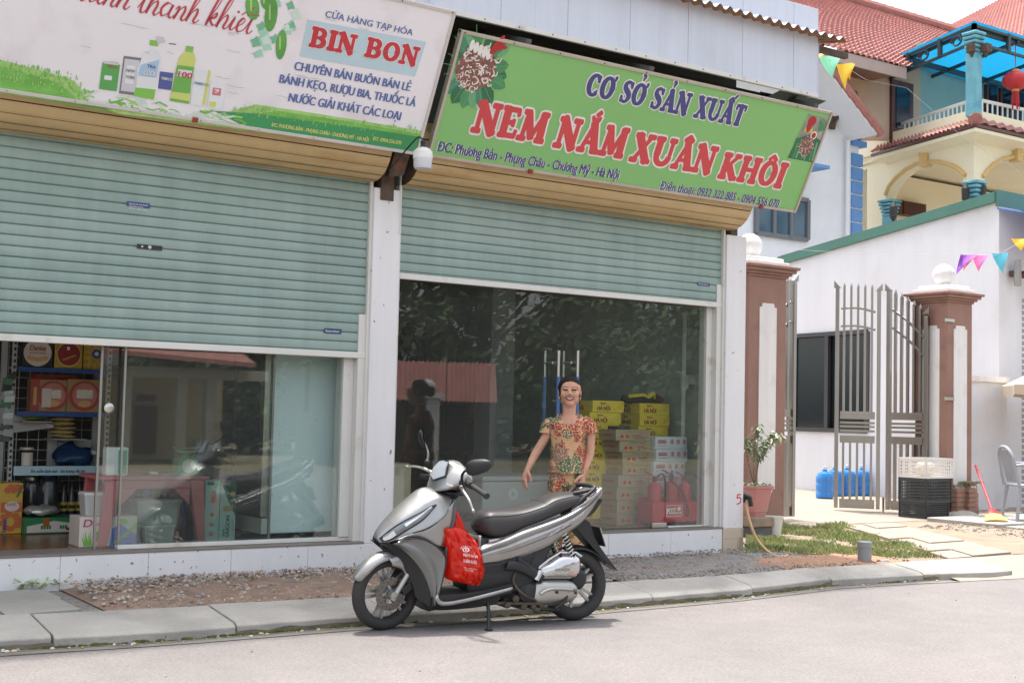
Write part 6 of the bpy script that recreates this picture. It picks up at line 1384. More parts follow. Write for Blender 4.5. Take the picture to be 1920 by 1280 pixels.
for k in range(9): x = rx0+(rx1-rx0)*k/8; q.tube([(x, SY+.31, FZ+.2), (x, SY+.31, 2.2)], .003, 4)
for k in range(22): z = FZ+.2+k*.08; q.tube([(rx0, SY+.312, z), (rx1, SY+.312, z)], .003, 4)
q.build('wire_back', rk)
mx_ = F(98, 800, SY+.3).x; q = MB(m_rack); q.box(mx_-.035, mx_+.035, SY+.27, SY+.3, zsh[2]+.01, zsh[1]-.02); q.build('middle_post', rk)
for x, z in ((rx0+.05, zsh[1]-.1), (mx_+.04, zsh[2]+.13)): q = MB(m_rack); q.prism([(x, SY+.29, z+.07), (x+.24, SY+.05, z), (x+.24, SY+.05, z-.02), (x, SY+.29, z-.07)], (.004, 0, 0)); q.prism([(x, SY+.24, z+.08), (x+.26, SY+.24, z+.08), (x+.24, SY+.24, z-.02)], (0, .004, 0)); q.build('shelf_bracket', rk)
def boxthing(name, label, cat, px0, px1, py0, Y, z0, d, m, bev=.003, group=None):
    """a carton standing at depth Y; px0-px1 wide, top at py0"""
    a = F(px0, py0, Y); c = F(px1, py0, Y); r = thing(name, label, cat, ((a.x+c.x)/2, Y+d/2, z0), group); q = MB(m); zt_ = F((px0+px1)/2, py0, Y).z; q.box(a.x, c.x, Y, Y+d, z0+.001, zt_); q.build('box', r, bevel=bev, seg=1)
    return r, Pl((a.x, Y, z0), (1, 0, 0), (0, 0, 1)), c.x-a.x, zt_-z0
m_bk = mat('tin_black', (30, 34, 36), .35); m_tinw = mat('tin_white', (214, 204, 194), .4); m_tinr = mat('tin_red', (150, 46, 48), .35); m_gold2 = mat('tin_gold', (186, 150, 70), .35, metal=.3); m_cook = mat('cookie_tan', (212, 170, 110), .6)
r, f, w, h = boxthing('cookie_tin', 'black backed cookie tin with a white round lid on the top shelf', 'tin', 42, 101, 636, SY+.02, zsh[0], .08, m_bk)
q = MB(m_tinw); disc(q, f, w/2, h*.52, h*.48, d=.003, n=32); q.build('round_label', r); q = MB(m_tinr); text(q, f, 'Danisa', w*.24, h*.6, h*.2, w*.5, .03, shear=.2, d=.005); q.build('lettering', r)
q = MB(m_cook)
for k in range(7): disc(q, f, w*(.24+.087*k), h*(.28+.06*abs(3-k)/3), h*.08, d=.005+.0002*k, n=12)
q.build('cookie_picture', r); q = MB(m_prnt); text(q, f, 'BUTTER COOKIES', w*.25, h*.48, h*.07, w*.5, .02, d=.005); q.build('small_lettering', r)
r, f, w, h = boxthing('cookie_tin', 'gold cookie box with a big round red lid on the top shelf', 'tin', 104, 156, 640, SY+.02, zsh[0], .1, m_gold2)
q = MB(mat('tin_rim', (222, 190, 110), .3, metal=.4)); disc(q, f, w/2, h*.52, h*.45, d=.003, n=32); q.build('rim', r); q = MB(m_tinr); disc(q, f, w/2, h*.52, h*.41, d=.005, n=32); q.build('round_lid', r); q = MB(m_sedge); rect(q, f, w*.42, w*.52, h*.68, h*.8, .007); q.build('sticker', r); q = MB(m_gold2); stroke(q, f, [(p.x, p.y) for p in crom([(w*.28, h*.3), (w*.5, h*.4), (w*.75, h*.5)], 4)], .012, .007); q.build('mark', r)
r, f, w, h = boxthing('cookie_tin', 'mottled yellow cookie box with a blue seal at the end of the top shelf', 'tin', 158, 196, 645, SY+.02, zsh[0], .1, mat('mottled_yellow', (186, 150, 60), .5, var=.4, scale=40))
q = MB(m_shb); disc(q, f, w*.62, h*.62, h*.18, d=.003); q.build('seal', r); q = MB(m_sedge); disc(q, f, w*.62, h*.62, h*.08, d=.005); q.build('seal_mark', r)
m_giftr = mat('gift_red', (166, 66, 60), .4)
for k, (a, c, lab) in enumerate(((59, 126, 'gift box of cookies with a price tag, left one on the second shelf'), (127, 192, 'gift box of cookies with a round clear window on the second shelf'))):
    r, f, w, h = boxthing('gift_box', lab, 'box', a, c, 711, SY+.02, zsh[1], .12, mat('gift_gold', (166, 132, 88), .45, var=.1))
    if k == 0: q = MB(m_giftr); rect(q, f, 0, w*.24, 0, h, .002); q.build('red_flap', r); q = MB(m_cook); rect(q, f, w*.07, w*.16, h*.2, h*.75, .004); q.build('cookie_picture', r)
    cx_ = w*(.62 if k == 0 else .5); q = MB(m_giftr); disc(q, f, cx_, h*.5, h*.46, d=.003, n=28); q.build('round_tin', r); q = MB(mat('tin_pinkish', (196, 120, 110), .35)); disc(q, f, cx_, h*.52, h*.37, d=.005, n=28); q.build('window', r); q = MB(mat('foil_silver', (190, 184, 176), .25, metal=.5)); rect(q, f, cx_-h*.24, cx_+h*.24, h*.42, h*.68, .007); q.build('foil', r); q = MB(m_cook); disc(q, f, cx_, h*.26, h*.2, h*.1, .007); q.build('cookie', r)
    if k == 0: q = MB(m_tinw); rect(q, f, w*.3, w*.56, h*.14, h*.72, .009); q.build('price_tag', r)
b = MB(m_giftr); p = F(100, 700, SY+.1); b.box(F(70, 700, SY+.1).x, F(150, 700, SY+.1).x, SY+.16, SY+.28, zsh[1]+.0, F(100, 702, SY+.16).z); b.build('gift_box', label='red gift box half hidden behind the two cookie boxes', cat='box', origin=(p.x, SY+.16, zsh[1]))
# third shelf
def bagmesh(label, name, cat, c, r_, m, amp=.3, fr=9, seed=0):
    q = MB(m); q.ball(c, r_, 20, 14); s = min(r_)
    for j in range(len(q.v)):
        p = q.v[j]; q.v[j] = p+V((1, 1, 1))*(noise.noise(p*fr+V((seed, 0, 0)))*s*amp)
    zb = c[2]-r_[2]
    for j in range(len(q.v)): q.v[j].z = max(q.v[j].z, zb)
    return q.build(name, smooth=40, label=label, cat=cat, origin=(c[0], c[1], zb))
p = F(138, 858, SY+.1); bagmesh('knotted dark blue plastic bag on the lowest shelf', 'plastic_bag', 'bag', (p.x, SY+.12, zsh[2]+.09), (.16, .1, .09), mat('blue_bag', (30, 58, 92), .35, var=.2), .6, 11)
zz_ = F(125, 822, SY+.1).z
rnd = random.Random(4)
for k in range(5):
    p = F(124+rnd.uniform(-5, 5), 815-k*9, SY+.1); bagmesh('%s yellowish food packet in the pile on the wire shelf' % (['lowest', 'second lowest', 'middle', 'second highest', 'highest'][k]), 'food_packet', 'packet', (p.x, SY+.15, zz_+.018+k*.033), (.1, .08, .017), mat('packet_cream', (190, 170, 120), .4, var=.2, scale=20), .5, 14, k)
b = MB(m_rack); p = F(124, 822, SY+.15); b.box(p.x-.13, p.x+.13, SY+.03, SY+.28, zz_-.008, zz_-.001); b.build('half_shelf', rk)
b = MB(m_rack); p = F(65, 785, SY+.15); z65 = F(65, 788, SY+.1).z; b.box(p.x-.12, p.x+.1, SY+.03, SY+.28, z65-.012, z65-.005); b.build('half_shelf', rk)
p = F(66, 778, SY+.1); bagmesh('green packet lying on the upper half shelf of the rack', 'food_packet', 'packet', (p.x, SY+.15, z65+.02), (.1, .07, .022), mat('packet_green', (120, 150, 84), .4, var=.2), .5, 13, 3)
p = F(51, 860, SY+.05); r = thing('storage_jar', 'small clear jar with a white label on the lowest shelf', 'jar', (p.x, SY+.08, zsh[2]))
m_clear = glassmat('clear_plastic', (200, 208, 206), .05); m_smoke = mat('smoky_jar', (62, 62, 62), .15, var=.15, spec=.6)
q = MB(m_smoke); q.lathe([(.05, .0), (.052, .01), (.052, .13), (.045, .14)], (p.x, SY+.08, zsh[2]), 20); q.build('body', r, smooth=40); q = MB(m_tinw); q.lathe([(.05, .14), (.05, .158), (0, .16)], (p.x, SY+.08, zsh[2]), 20); q.build('lid', r); q = MB(m_tinw); q.lathe([(.0525, .02), (.0525, .12)], (p.x, SY+.08, zsh[2]), 10, cap=False, arc=1.8, start=-2.5); q.build('label', r)
# hanging strip of sachets
p = F(18, 700, SY-.1); r = thing('sachet_strip', 'hanging strip of green and white sachets at the left edge', 'sachets', p); 
for k in range(12):
    q = MB(random.choice([mat('sachet_green', (40, 96, 60), .35, var=.3, scale=30), mat('sachet_dark', (36, 50, 44), .35), mat('sachet_white', (176, 186, 180), .35)])); z = p.z-.02-k*.042; x = p.x+random.uniform(-.02, .02)
    q.obox((x, p.y+random.uniform(-.02, .02), z), (.035, .012*random.uniform(-1, 1), .006*random.uniform(-1, 1)), (0, .006, 0), (.004, 0, .026)); q.build('sachet', r, bevel=.004)
q = MB(m_plate); q.tube([(p.x, p.y, p.z), (p.x, p.y, 2.2)], .003, 5); q.build('string', r)
# floor row
m_orng = mat('box_yellow', (206, 168, 66), .5, var=.08); m_or2 = mat('box_orange', (196, 104, 60), .5); m_grn = mat('box_green', (44, 124, 78), .5)
p = fl(22, 1000); r, f, w, h = boxthing('juice_carton', 'tall yellow juice carton with orange fruit at the left edge', 'carton', -14, 44, 905, p.y, FZ, .2, m_orng)
q = MB(m_or2); rect(q, f, w*.3, w, h*.42, h*.62, .002); q.build('red_band', r); q = MB(m_tinw); disc(q, f, w*.66, h*.54, w*.24, h*.1, .004); q.build('white_label', r); q = MB(m_or2)
for k in range(9): a = k*2.4; disc(q, f, w*(.62+.26*math.cos(a)), h*(.24+.14*math.sin(a)), .03, .022, .0025+.0002*k, 10)
for k in range(5): disc(q, f, w*(.5+.1*k), h*(.86+.05*(k % 2)), .026, .026, .0025+.0002*k, 12)
text(q, f, 'ĐƯỢC', w*.5, h*.55, .02, w*.3, .04, d=.005); q.build('fruit_picture', r); q = MB(mat('leaf_print', (60, 120, 50), .5))
for k in range(7): stroke(q, f, [(w*(.8+.02*k), h*(.72+.03*k)), (w*(.86+.015*k), h*(.78+.03*k))], .014, .0045+.0001*k)
q.build('leaf_picture', r); q = MB(m_shb); text(q, f, 'Twister', w*.5, h*.02, .034, h*.28, .045, rot=math.pi/2, d=.006); q.build('lettering', r)
p = fl(96, 1000); r, f, w, h = boxthing('green_carton', 'green and white carton sealed with brown tape on the shop floor', 'carton', 47, 146, 970, p.y, FZ, .3, m_grn)
q = MB(m_tinw); q.poly([f.p(w*.04, h*.1, .002), f.p(w*.95, h*.1, .002), f.p(w*.97, h*.6, .002), f.p(w*.55, h*.8, .002), f.p(w*.04, h*.5, .002)]); q.build('white_panel', r); q = MB(m_grn)
for k in range(7): rect(q, f, w*(.3+.05*k)+(.06 if k > 3 else 0), w*(.34+.05*k)+(.06 if k > 3 else 0), h*.3, h*.52, .0035); rect(q, f, w*(.31+.05*k)+(.06 if k > 3 else 0), w*(.33+.05*k)+(.06 if k > 3 else 0), h*.36, h*.4, .0036)
q.build('print', r); q = MB(mat('brown_tape', (160, 104, 50), .3)); rect(q, f, w*.34, w*.46, h*.45, h, .004); q.build('tape', r); q = MB(m_tinr); rect(q, f, w*.78, w*.93, h*.2, h*.38, .0035); q.build('maroon_mark', r)
gz = F(96, 970, p.y).z
for px_, rr_, hh_, lm, lab in ((64, .07, .2, m_steel, 'smoky jar with a grey lid standing behind the green carton'), (95, .085, .24, m_shb, 'big smoky jar with a blue lid standing behind the green carton')):
    c = F(px_, 960, p.y+.3); r = thing('storage_jar', lab, 'jar', (c.x, p.y+.42, FZ)); o = V((c.x, p.y+.42, FZ+.0)); top = F(px_, 888 if px_ > 80 else 894, p.y+.42).z-FZ
    q = MB(m_smoke); q.lathe([(rr_*.9, 0), (rr_, .01), (rr_, top-.06), (rr_*.8, top-.03), (rr_*.75, top-.02)], o, 24); q.build('body', r, smooth=40); q = MB(lm); q.lathe([(rr_*.8, top-.022), (rr_*.82, top), (0, top+.003)], o, 24); q.build('lid', r)
c = F(83, 955, p.y+.05); bagmesh('crumpled foil wrapped pack lying on the green carton', 'foil_pack', 'pack', (c.x, p.y+.12, gz+.045), (.14, .08, .045), MATS['foil_silver'], .5, 16)
p = fl(135, 990)
for i in range(6):
    x_ = 118+(i % 3)*15; c = F(x_, 960, p.y+.1+.07*(i//3)); r = thing('drink_bottle', 'dark bottle with a yellow label in the pack behind the cartons', 'bottle', (c.x, c.y, FZ+.1), 'dark bottles in a pack'); o = V((c.x, c.y, FZ+.1)); q = MB(m_smoke); q.lathe([(.03, 0), (.03, .13), (.012, .19), (.012, .23)], o, 14); q.build('body', r, smooth=40); q = MB(m_plate); q.lathe([(.014, .225), (.014, .245), (0, .246)], o, 10); q.build('cap', r); q = MB(mat('bottle_label', (196, 176, 80), .5)); q.lathe([(.0308, .03), (.0308, .1)], o, 14, cap=False); q.build('label', r); q = MB(m_plate); q.lathe([(.0312, .05), (.0312, .075)], o, 8, cap=False, arc=2., start=-2.6); q.build('label_print', r)
c = F(135, 960, p.y+.1); b = MB(m_shb); b.box(c.x-.13, c.x+.13, p.y+.06, p.y+.24, FZ, FZ+.099); b.build('low_crate', bevel=.006, label='low blue crate under the pack of dark bottles', cat='crate', origin=(c.x, p.y+.15, FZ))
p = fl(204, 1024); r, f, w, h = boxthing('noodle_carton', 'white carton with green fruit and blue swoosh lettered Diva by the glass', 'carton', 150, 258, 968, p.y, FZ, .25, m_tinw)
q = MB(mat('diva_pink', (176, 60, 120), .5)); text(q, f, 'D', w*.06, h*.68, h*.26, w*.14, .02, shear=.2, d=.004); text(q, f, 'iva', w*.22, h*.7, h*.16, w*.16, .02, shear=.2, d=.004); q.build('lettering', r)
q = MB(mat('lime_print', (120, 180, 70), .5)); 
for k in range(6): stroke(q, f, [(w*.1+.008*k, h*.05), (w*(.04+.028*k), h*(.35+.1*(k % 3)))], [.014, .002], .002+.0001*k)
for k in range(5): disc(q, f, w*(.3+.04*(k % 3)), h*(.3+.1*(k//3)), .024, d=.0027+.0001*k, n=12); disc(q, f, w*(.72+.04*(k % 3)), h*(.8+.06*(k//3)), .014, d=.0027+.0001*k, n=10)
q.build('fruit_picture', r); q = MB(mat('diva_blue', (84, 112, 196), .5)); q.poly([f.p(w*.52, 0, .0035), f.p(w, 0, .0035), f.p(w, h*.35, .0035), f.p(w*.7, h*.75, .0035), f.p(w*.56, h*.6, .0035)]); q.build('blue_swoosh', r); q = MB(MATS['lime_print']); stroke(q, f, [(p_.x, p_.y) for p_ in crom([(w*.6, h*.12), (w*.8, h*.4), (w*.99, h*.75)], 4)], .018, .0042); q.build('green_swoosh', r)
dz = F(204, 968, p.y).z
m_tub = glassmat('tub_plastic', (196, 204, 200), .12)
def tub(c, z, w, d, h, lab, fillc=None):
    r = thing('storage_tub', lab, 'tub', (c.x, c.y+d/2, z)); q = MB(mat('cloudy_tub', (186, 188, 184), .3, var=.04)); o = V((c.x, c.y+d/2, 0))
    R = lambda s, zz: [(o.x+sx*w/2*s*cx, o.y+sy*d/2*s*cy, zz) for sx, sy, cx, cy in ((-1, -1, .85, 1), (1, -1, .85, 1), (1, -1, 1, .8), (1, 1, 1, .8), (1, 1, .85, 1), (-1, 1, .85, 1), (-1, 1, 1, .8), (-1, -1, 1, .8))]
    q.loft([R(.86, z), R(.9, z+.01), R(1, z+h*.86)]); q.build('body', r, smooth=20); q = MB(mat('tub_lid', (206, 206, 200), .35)); q.loft([R(1.04, z+h*.86), R(1.05, z+h*.93), R(.98, z+h)]); q.build('lid', r, smooth=20)
    if fillc: q = MB(fillc); q.loft([R(.875, z+.02), R(.945, z+h*.45)]); q.build('contents', r)
    return r
c = F(191, 968, p.y+.03); tub(c, dz+.002, .23, .18, F(191, 923, p.y+.05).z-dz, 'cloudy plastic tub with a lid standing on the white carton')
p = fl(298, 1018); c = F(298, 1018, p.y); h1 = F(298, 984, p.y).z-FZ; tub(c, FZ, F(331, 990, p.y).x-F(266, 990, p.y).x, .2, h1, 'lower plastic tub of white flour in the pair by the glass', mat('flour', (214, 214, 204), .9))
tub(V((c.x, c.y-.0, 0)), FZ+h1+.002, F(338, 960, p.y).x-F(256, 960, p.y).x, .22, F(298, 936, p.y).z-FZ-h1, 'upper cloudy plastic tub stacked on the flour tub')
# pink table with its things
m_tbl = mat('pink_table_plastic', (196, 108, 112), .4, var=.04)
ty = fl(203, 1026).y+.0; tx0_, tx1_ = F(190, 893, ty).x, F(394, 893, ty).x; tz_ = F(290, 893, ty).z
r = thing('plastic_table', 'pink plastic table with splayed legs behind the left shop glass', 'table', ((tx0_+tx1_)/2, ty+.3, FZ))
q = MB(m_tbl); q.box(tx0_, tx1_, ty, ty+.55, tz_-.025, tz_); q.box(tx0_+.03, tx1_-.03, ty+.02, ty+.04, tz_-.085, tz_-.025); q.build('top', r, bevel=.008)
for x0, dx, y in ((tx0_+.09, -.06, ty+.03), (tx1_-.09, .05, ty+.03), (tx0_+.09, -.06, ty+.5), (tx1_-.09, .05, ty+.5)):
    q = MB(m_tbl); q.loft([[(x0-.05, y-.02, tz_-.027), (x0+.05, y-.02, tz_-.027), (x0+.05, y+.03, tz_-.027), (x0-.05, y+.03, tz_-.027)], [(x0+dx-.028, y-.02, FZ+.001), (x0+dx+.028, y-.02, FZ+.001), (x0+dx+.028, y+.02, FZ+.001), (x0+dx-.028, y+.02, FZ+.001)]]); q.build('leg', r, bevel=.004)
    q = MB(m_tbl); s = 1 if dx < 0 else -1; q.prism([(x0+s*.05, y-.015, tz_-.085), (x0+s*.16, y-.015, tz_-.085), (x0+s*.05, y-.015, tz_-.2)], (0, .02, 0)); q.build('corner_brace', r)
c = F(219, 888, ty+.06); r = thing('tissue_pack', 'white and teal wrapped tissue pack standing on the pink table', 'tissues', (c.x, c.y+.05, tz_)); x0_, x1_ = F(200, 850, ty+.06).x, F(242, 850, ty+.06).x; zt_ = F(220, 838, ty+.06).z
q = MB(mat('tissue_white', (226, 228, 228), .4)); q.box(x0_, x1_, c.y, c.y+.1, tz_+.001, zt_); q.build('wrap', r, bevel=.014, seg=3); q = MB(mat('tissue_teal', (70, 160, 158), .4)); q.box(x0_+(x1_-x0_)*.52, x1_-.014, c.y-.002, c.y+.0, tz_+.02, zt_-.02); q.build('label', r)
c = F(354, 893, ty+.15); r = thing('kitchen_scale', 'green dial kitchen scale with a silver pan on the pink table', 'scale', (c.x, c.y+.08, tz_)); m_scl = mat('scale_green', (52, 150, 102), .4, var=.05); z1_ = F(354, 862, ty+.15).z; z2_ = F(354, 842, ty+.15).z
q = MB(m_scl); q.loft([[(c.x+sx*.075*k, c.y+.08+sy*.07*k, z) for sx, sy in ((-1, -1), (1, -1), (1, 1), (-1, 1))] for k, z in ((1.08, tz_+.001), (1.1, tz_+.02), (1, tz_+.05), (.95, z1_), (.6, z1_+.02))]); q.build('housing', r, bevel=.008); q = MB(m_tinw); q.lathe([(.052, 0), (.05, .003), (0, .003)], (c.x+.0, c.y+.006, (tz_+z1_)/2+.01), 22, (0, -1, 0)); q.build('dial', r); q = MB(m_plate); q.bar((c.x, c.y+.001, (tz_+z1_)/2+.01), (c.x+.01, c.y+.001, (tz_+z1_)/2+.05), .004, .002); q.build('needle', r)
q = MB(m_scl); q.lathe([(.03, 0), (.03, .03), (.085, .04), (.085, .05)], (c.x, c.y+.08, z1_+.015), 20); q.build('pan_support', r); q = MB(m_steel); q.lathe([(.06, .0), (.095, .012), (.1, .022), (.0, .014)], (c.x, c.y+.08, z2_-.01), 24); q.build('pan', r, smooth=40)
c = F(305, 890, ty+.12); r = thing('tray', 'small tray with a knife and a packet on the pink table', 'tray', (c.x, c.y, tz_)); q = MB(mat('tray_brown', (150, 110, 100), .5)); q.box(c.x-.13, c.x+.12, c.y-.05, c.y+.08, tz_+.001, tz_+.012); q.build('dish', r, bevel=.004); q = MB(m_tinw); q.box(c.x-.1, c.x-.05, c.y-.05, c.y, tz_+.013, tz_+.03); q.build('packet', r); q = MB(m_steel); q.box(c.x, c.x+.1, c.y-.04, c.y-.02, tz_+.013, tz_+.017); q.build('knife', r)
# blue stool behind
p = fl(310, 985); r = thing('plastic_stool', 'blue plastic stool standing behind the pink table', 'stool', (p.x, p.y+.2, FZ)); zt_ = FZ+.42; m_stl = mat('stool_blue', (50, 92, 168), .4)
q = MB(m_stl); q.box(p.x-.16, p.x+.16, p.y+.04, p.y+.36, zt_-.03, zt_); q.build('seat', r, bevel=.01)
for sx in (-1, 1):
    for sy in (-1, 1): q = MB(m_stl); q.bar((p.x+.13*sx, p.y+.2+.13*sy, zt_-.031), (p.x+.18*sx, p.y+.2+.18*sy, FZ), .05, .02); q.build('leg', r)
# beer cartons on end
m_pale = mat('lager_carton', (178, 206, 200), .5, var=.03); m_lg = mat('lager_green', (34, 92, 72), .5); m_lgold = mat('lager_gold', (180, 160, 90), .5)
p = fl(428, 1013)
for k, (a, c, lab) in enumerate(((386, 413, 'pale lager carton standing on end behind the pink table leg'), (414, 444, 'pale and green lager carton lettered BIA SAIGON standing on end'))):
    r, f, w, h = boxthing('lager_carton', lab, 'carton', a, c, 901, p.y, FZ, .22, m_pale)
    if k:
        q = MB(m_lg); q.poly([f.p(0, h, .002), f.p(w, h, .002), f.p(w, h*.4, .002), f.p(w*.45, h*.7, .002)]); text(q, f, 'BIA', w*.34, h*.08, w*.16, h*.12, .04, rot=math.pi/2, d=.004); text(q, f, 'SAIGON', w*.62, h*.06, w*.24, h*.36, .045, rot=math.pi/2, d=.004); q.build('green_print', r)
        q = MB(m_lgold); text(q, f, 'LAGER', w*.9, h*.08, w*.15, h*.28, .03, rot=math.pi/2, d=.004); disc(q, f, w*.75, h*.78, w*.16, d=.005); rect(q, f, w*.2, w*.8, h*.5, h*.58, .005); q.build('gold_print', r)
    else:
        q = MB(mat('lager_salmon', (206, 130, 110), .5))
        for i in range(3): disc(q, f, w*.55, h*(.68+.06*i), w*.18, d=.002+.0002*i, n=14); disc(q, f, w*.5, h*(.12+.16*i), w*.14, d=.002, n=12)
        q.build('print', r)
    q = MB(m_lg if k == 0 else m_kraft); rect(q, f, w*.1, w*.6, h*.93, h*.985, .0026); q.build('flap', r)
# glass door cooler seen from its side
cy_ = .34; x0_, x1_ = F(508, 800, cy_).x, F(657, 800, cy_).x; zb_ = F(507, 1000, cy_).z; r = thing('display_cooler', 'tall pale blue drinks cooler seen side on behind the left glass', 'cooler', ((x0_+x1_)/2, .7, FZ))
m_cool = mat('cooler_pale_blue', (222, 240, 242), .4, var=.03, scale=1.2, c2=(200, 222, 226), c2s=2, c2t=(.6, .75))
q = MB(m_cool); q.box(x0_, x1_, cy_, cy_+.62, zb_, 2.15); q.build('cabinet', r, bevel=.01)
q = MB(m_steel); q.box(x0_-.05, x0_-.002, cy_+.02, cy_+.6, zb_+.12, 2.15); q.build('door_frame', r, bevel=.006); q = MB(mat('cooler_door_glass', (30, 40, 42), .1)); q.box(x0_-.054, x0_-.0505, cy_+.08, cy_+.54, zb_+.2, 2.1); q.build('door_glass', r)
q = MB(m_alu); q.box(x0_-.05, x0_-.002, cy_, cy_+.62, zb_-.0, zb_+.11); q.build('kick_plate', r)
for x, y in ((x0_+.04, cy_+.05), (x1_-.06, cy_+.05), (x0_+.04, cy_+.55), (x1_-.06, cy_+.55)): q = MB(m_dark); q.lathe([(.02, 0), (.02, zb_-FZ-.001)], (x, y, FZ+.0005), 10); q.build('foot', r)
q = MB(mat('tape_pale', (206, 226, 228), .4)); fq = Pl((x0_, cy_, zb_), (1, 0, 0), (0, 0, 1)); rect(q, fq, .26, .3, .9, 1.4, .002); q.build('tape_strip', r); q = MB(m_prnt); rnd = random.Random(9)
for k in range(50): u, w_ = rnd.choice((rnd.uniform(.0, .06), rnd.uniform(.02, .5))), rnd.uniform(.02, 1.4); rect(q, fq, u, u+.004, w_, w_+rnd.uniform(.004, .012), .0022)
q.build('scuff', r)

# ================================================================== SCOOTER
PF = V((3.6705, -1.7477, 0)); sE = V((.9854, -.17025, 0)); sN = V((-.17025, -.9854, 0)); sZ = V((0, 0, 1))
def W(s, t, z): return PF+sE*s+sN*t+sZ*z
def Q7(x, y, t):                                       # a point of the machine at side offset t
    return HP(640+x/3.048, 780+y/3.048, PF+sN*t, sN)
m_sil = mat('silver_paint', (160, 160, 159), .36, metal=.8, var=.04, scale=4, coat=.25, c2=(146, 142, 134), c2s=7, c2t=(.52, .75))
m_sil2 = mat('dark_silver_paint', (122, 124, 124), .32, metal=.75, var=.04, coat=.4)
m_blk = mat('black_plastic', (34, 35, 37), .5, var=.1)
m_rub = mat('tyre_rubber', (54, 53, 52), .8, var=.12, scale=12, bump=.3, bs=60, c2=(72, 68, 64), c2s=6, c2t=(.55, .8))
m_seat = mat('seat_vinyl', (50, 48, 48), .48, var=.08, scale=10, bump=.08, bs=200)
m_cast = mat('cast_alloy', (172, 170, 164), .38, metal=.85, var=.05, scale=6)
m_chr = mat('chrome_cover', (196, 196, 196), .22, metal=.95, var=.03)
m_wheel = mat('wheel_silver', (168, 168, 168), .35, metal=.7, var=.03)
scoot = thing('motor_scooter', 'silver motor scooter with black seat parked against the kerb with a red bag', 'scooter', W(.62, 0, 0))
def solid(o, t=.006):
    md = o.modifiers.new('solid', 'SOLIDIFY'); md.thickness = t; md.offset = 0; return o
def resamp(pts, n):
    P = [V((p[0], p[1], 0)) for p in pts]; P = crom(P, 6); L = [0]
    for a, c in zip(P, P[1:]): L.append(L[-1]+(c-a).length)
    out = []; j = 0
    for i in range(n+1):
        d = L[-1]*i/n
        while j < len(L)-2 and L[j+1] < d: j += 1
        k = (d-L[j])/max(1e-9, L[j+1]-L[j]); out.append(P[j].lerp(P[j+1], k))
    return out
def panel(q, top, bot, tf, nu=24, nv=8, sg=1):
    A, B = resamp(top, nu), resamp(bot, nu)
    def fn(u, v):
        i = round(u*nu); p = A[i].lerp(B[i], v); return W(p.x, sg*tf(p.x, p.y, u, v), p.y)
    q.grid(fn, nu, nv)
def pillow(q, out, te, bulge, tin, sg=1, rings=7, smooth=True):
    P = crom([(p[0], p[1]) for p in out], 4, closed=True) if smooth else [V((p[0], p[1], 0)) for p in out]; c = sum(P, V((0, 0, 0)))/len(P); R = []
    R.append([W(p.x, sg*tin, p.y) for p in P]); R.append([W(p.x, sg*te, p.y) for p in P])
    for k in range(1, rings): a = 1-(k/rings)**1.6; R.append([W(c.x+(p.x-c.x)*a, sg*(te+bulge*math.sqrt(max(0, 1-a*a))**.9), c.y+(p.y-c.y)*a) for p in P])
    if sg < 0: R = [r_[::-1] for r_ in R]
    q.loft(R)
# front end is steered a little to the left about the steering axis
AX0, AXd = W(.09, 0, .2), (W(.36, 0, .85)-W(.09, 0, .2)).normalized()
STM = Matrix.Translation(AX0) @ Matrix.Rotation(rad(-13), 4, AXd) @ Matrix.Translation(-AX0)
if (STM @ W(-.2, 0, .2)-W(-.2, 0, .2)).dot(sN) < 0: STM = Matrix.Translation(AX0) @ Matrix.Rotation(rad(13), 4, AXd) @ Matrix.Translation(-AX0)
def steer(q): return q.xform(STM)
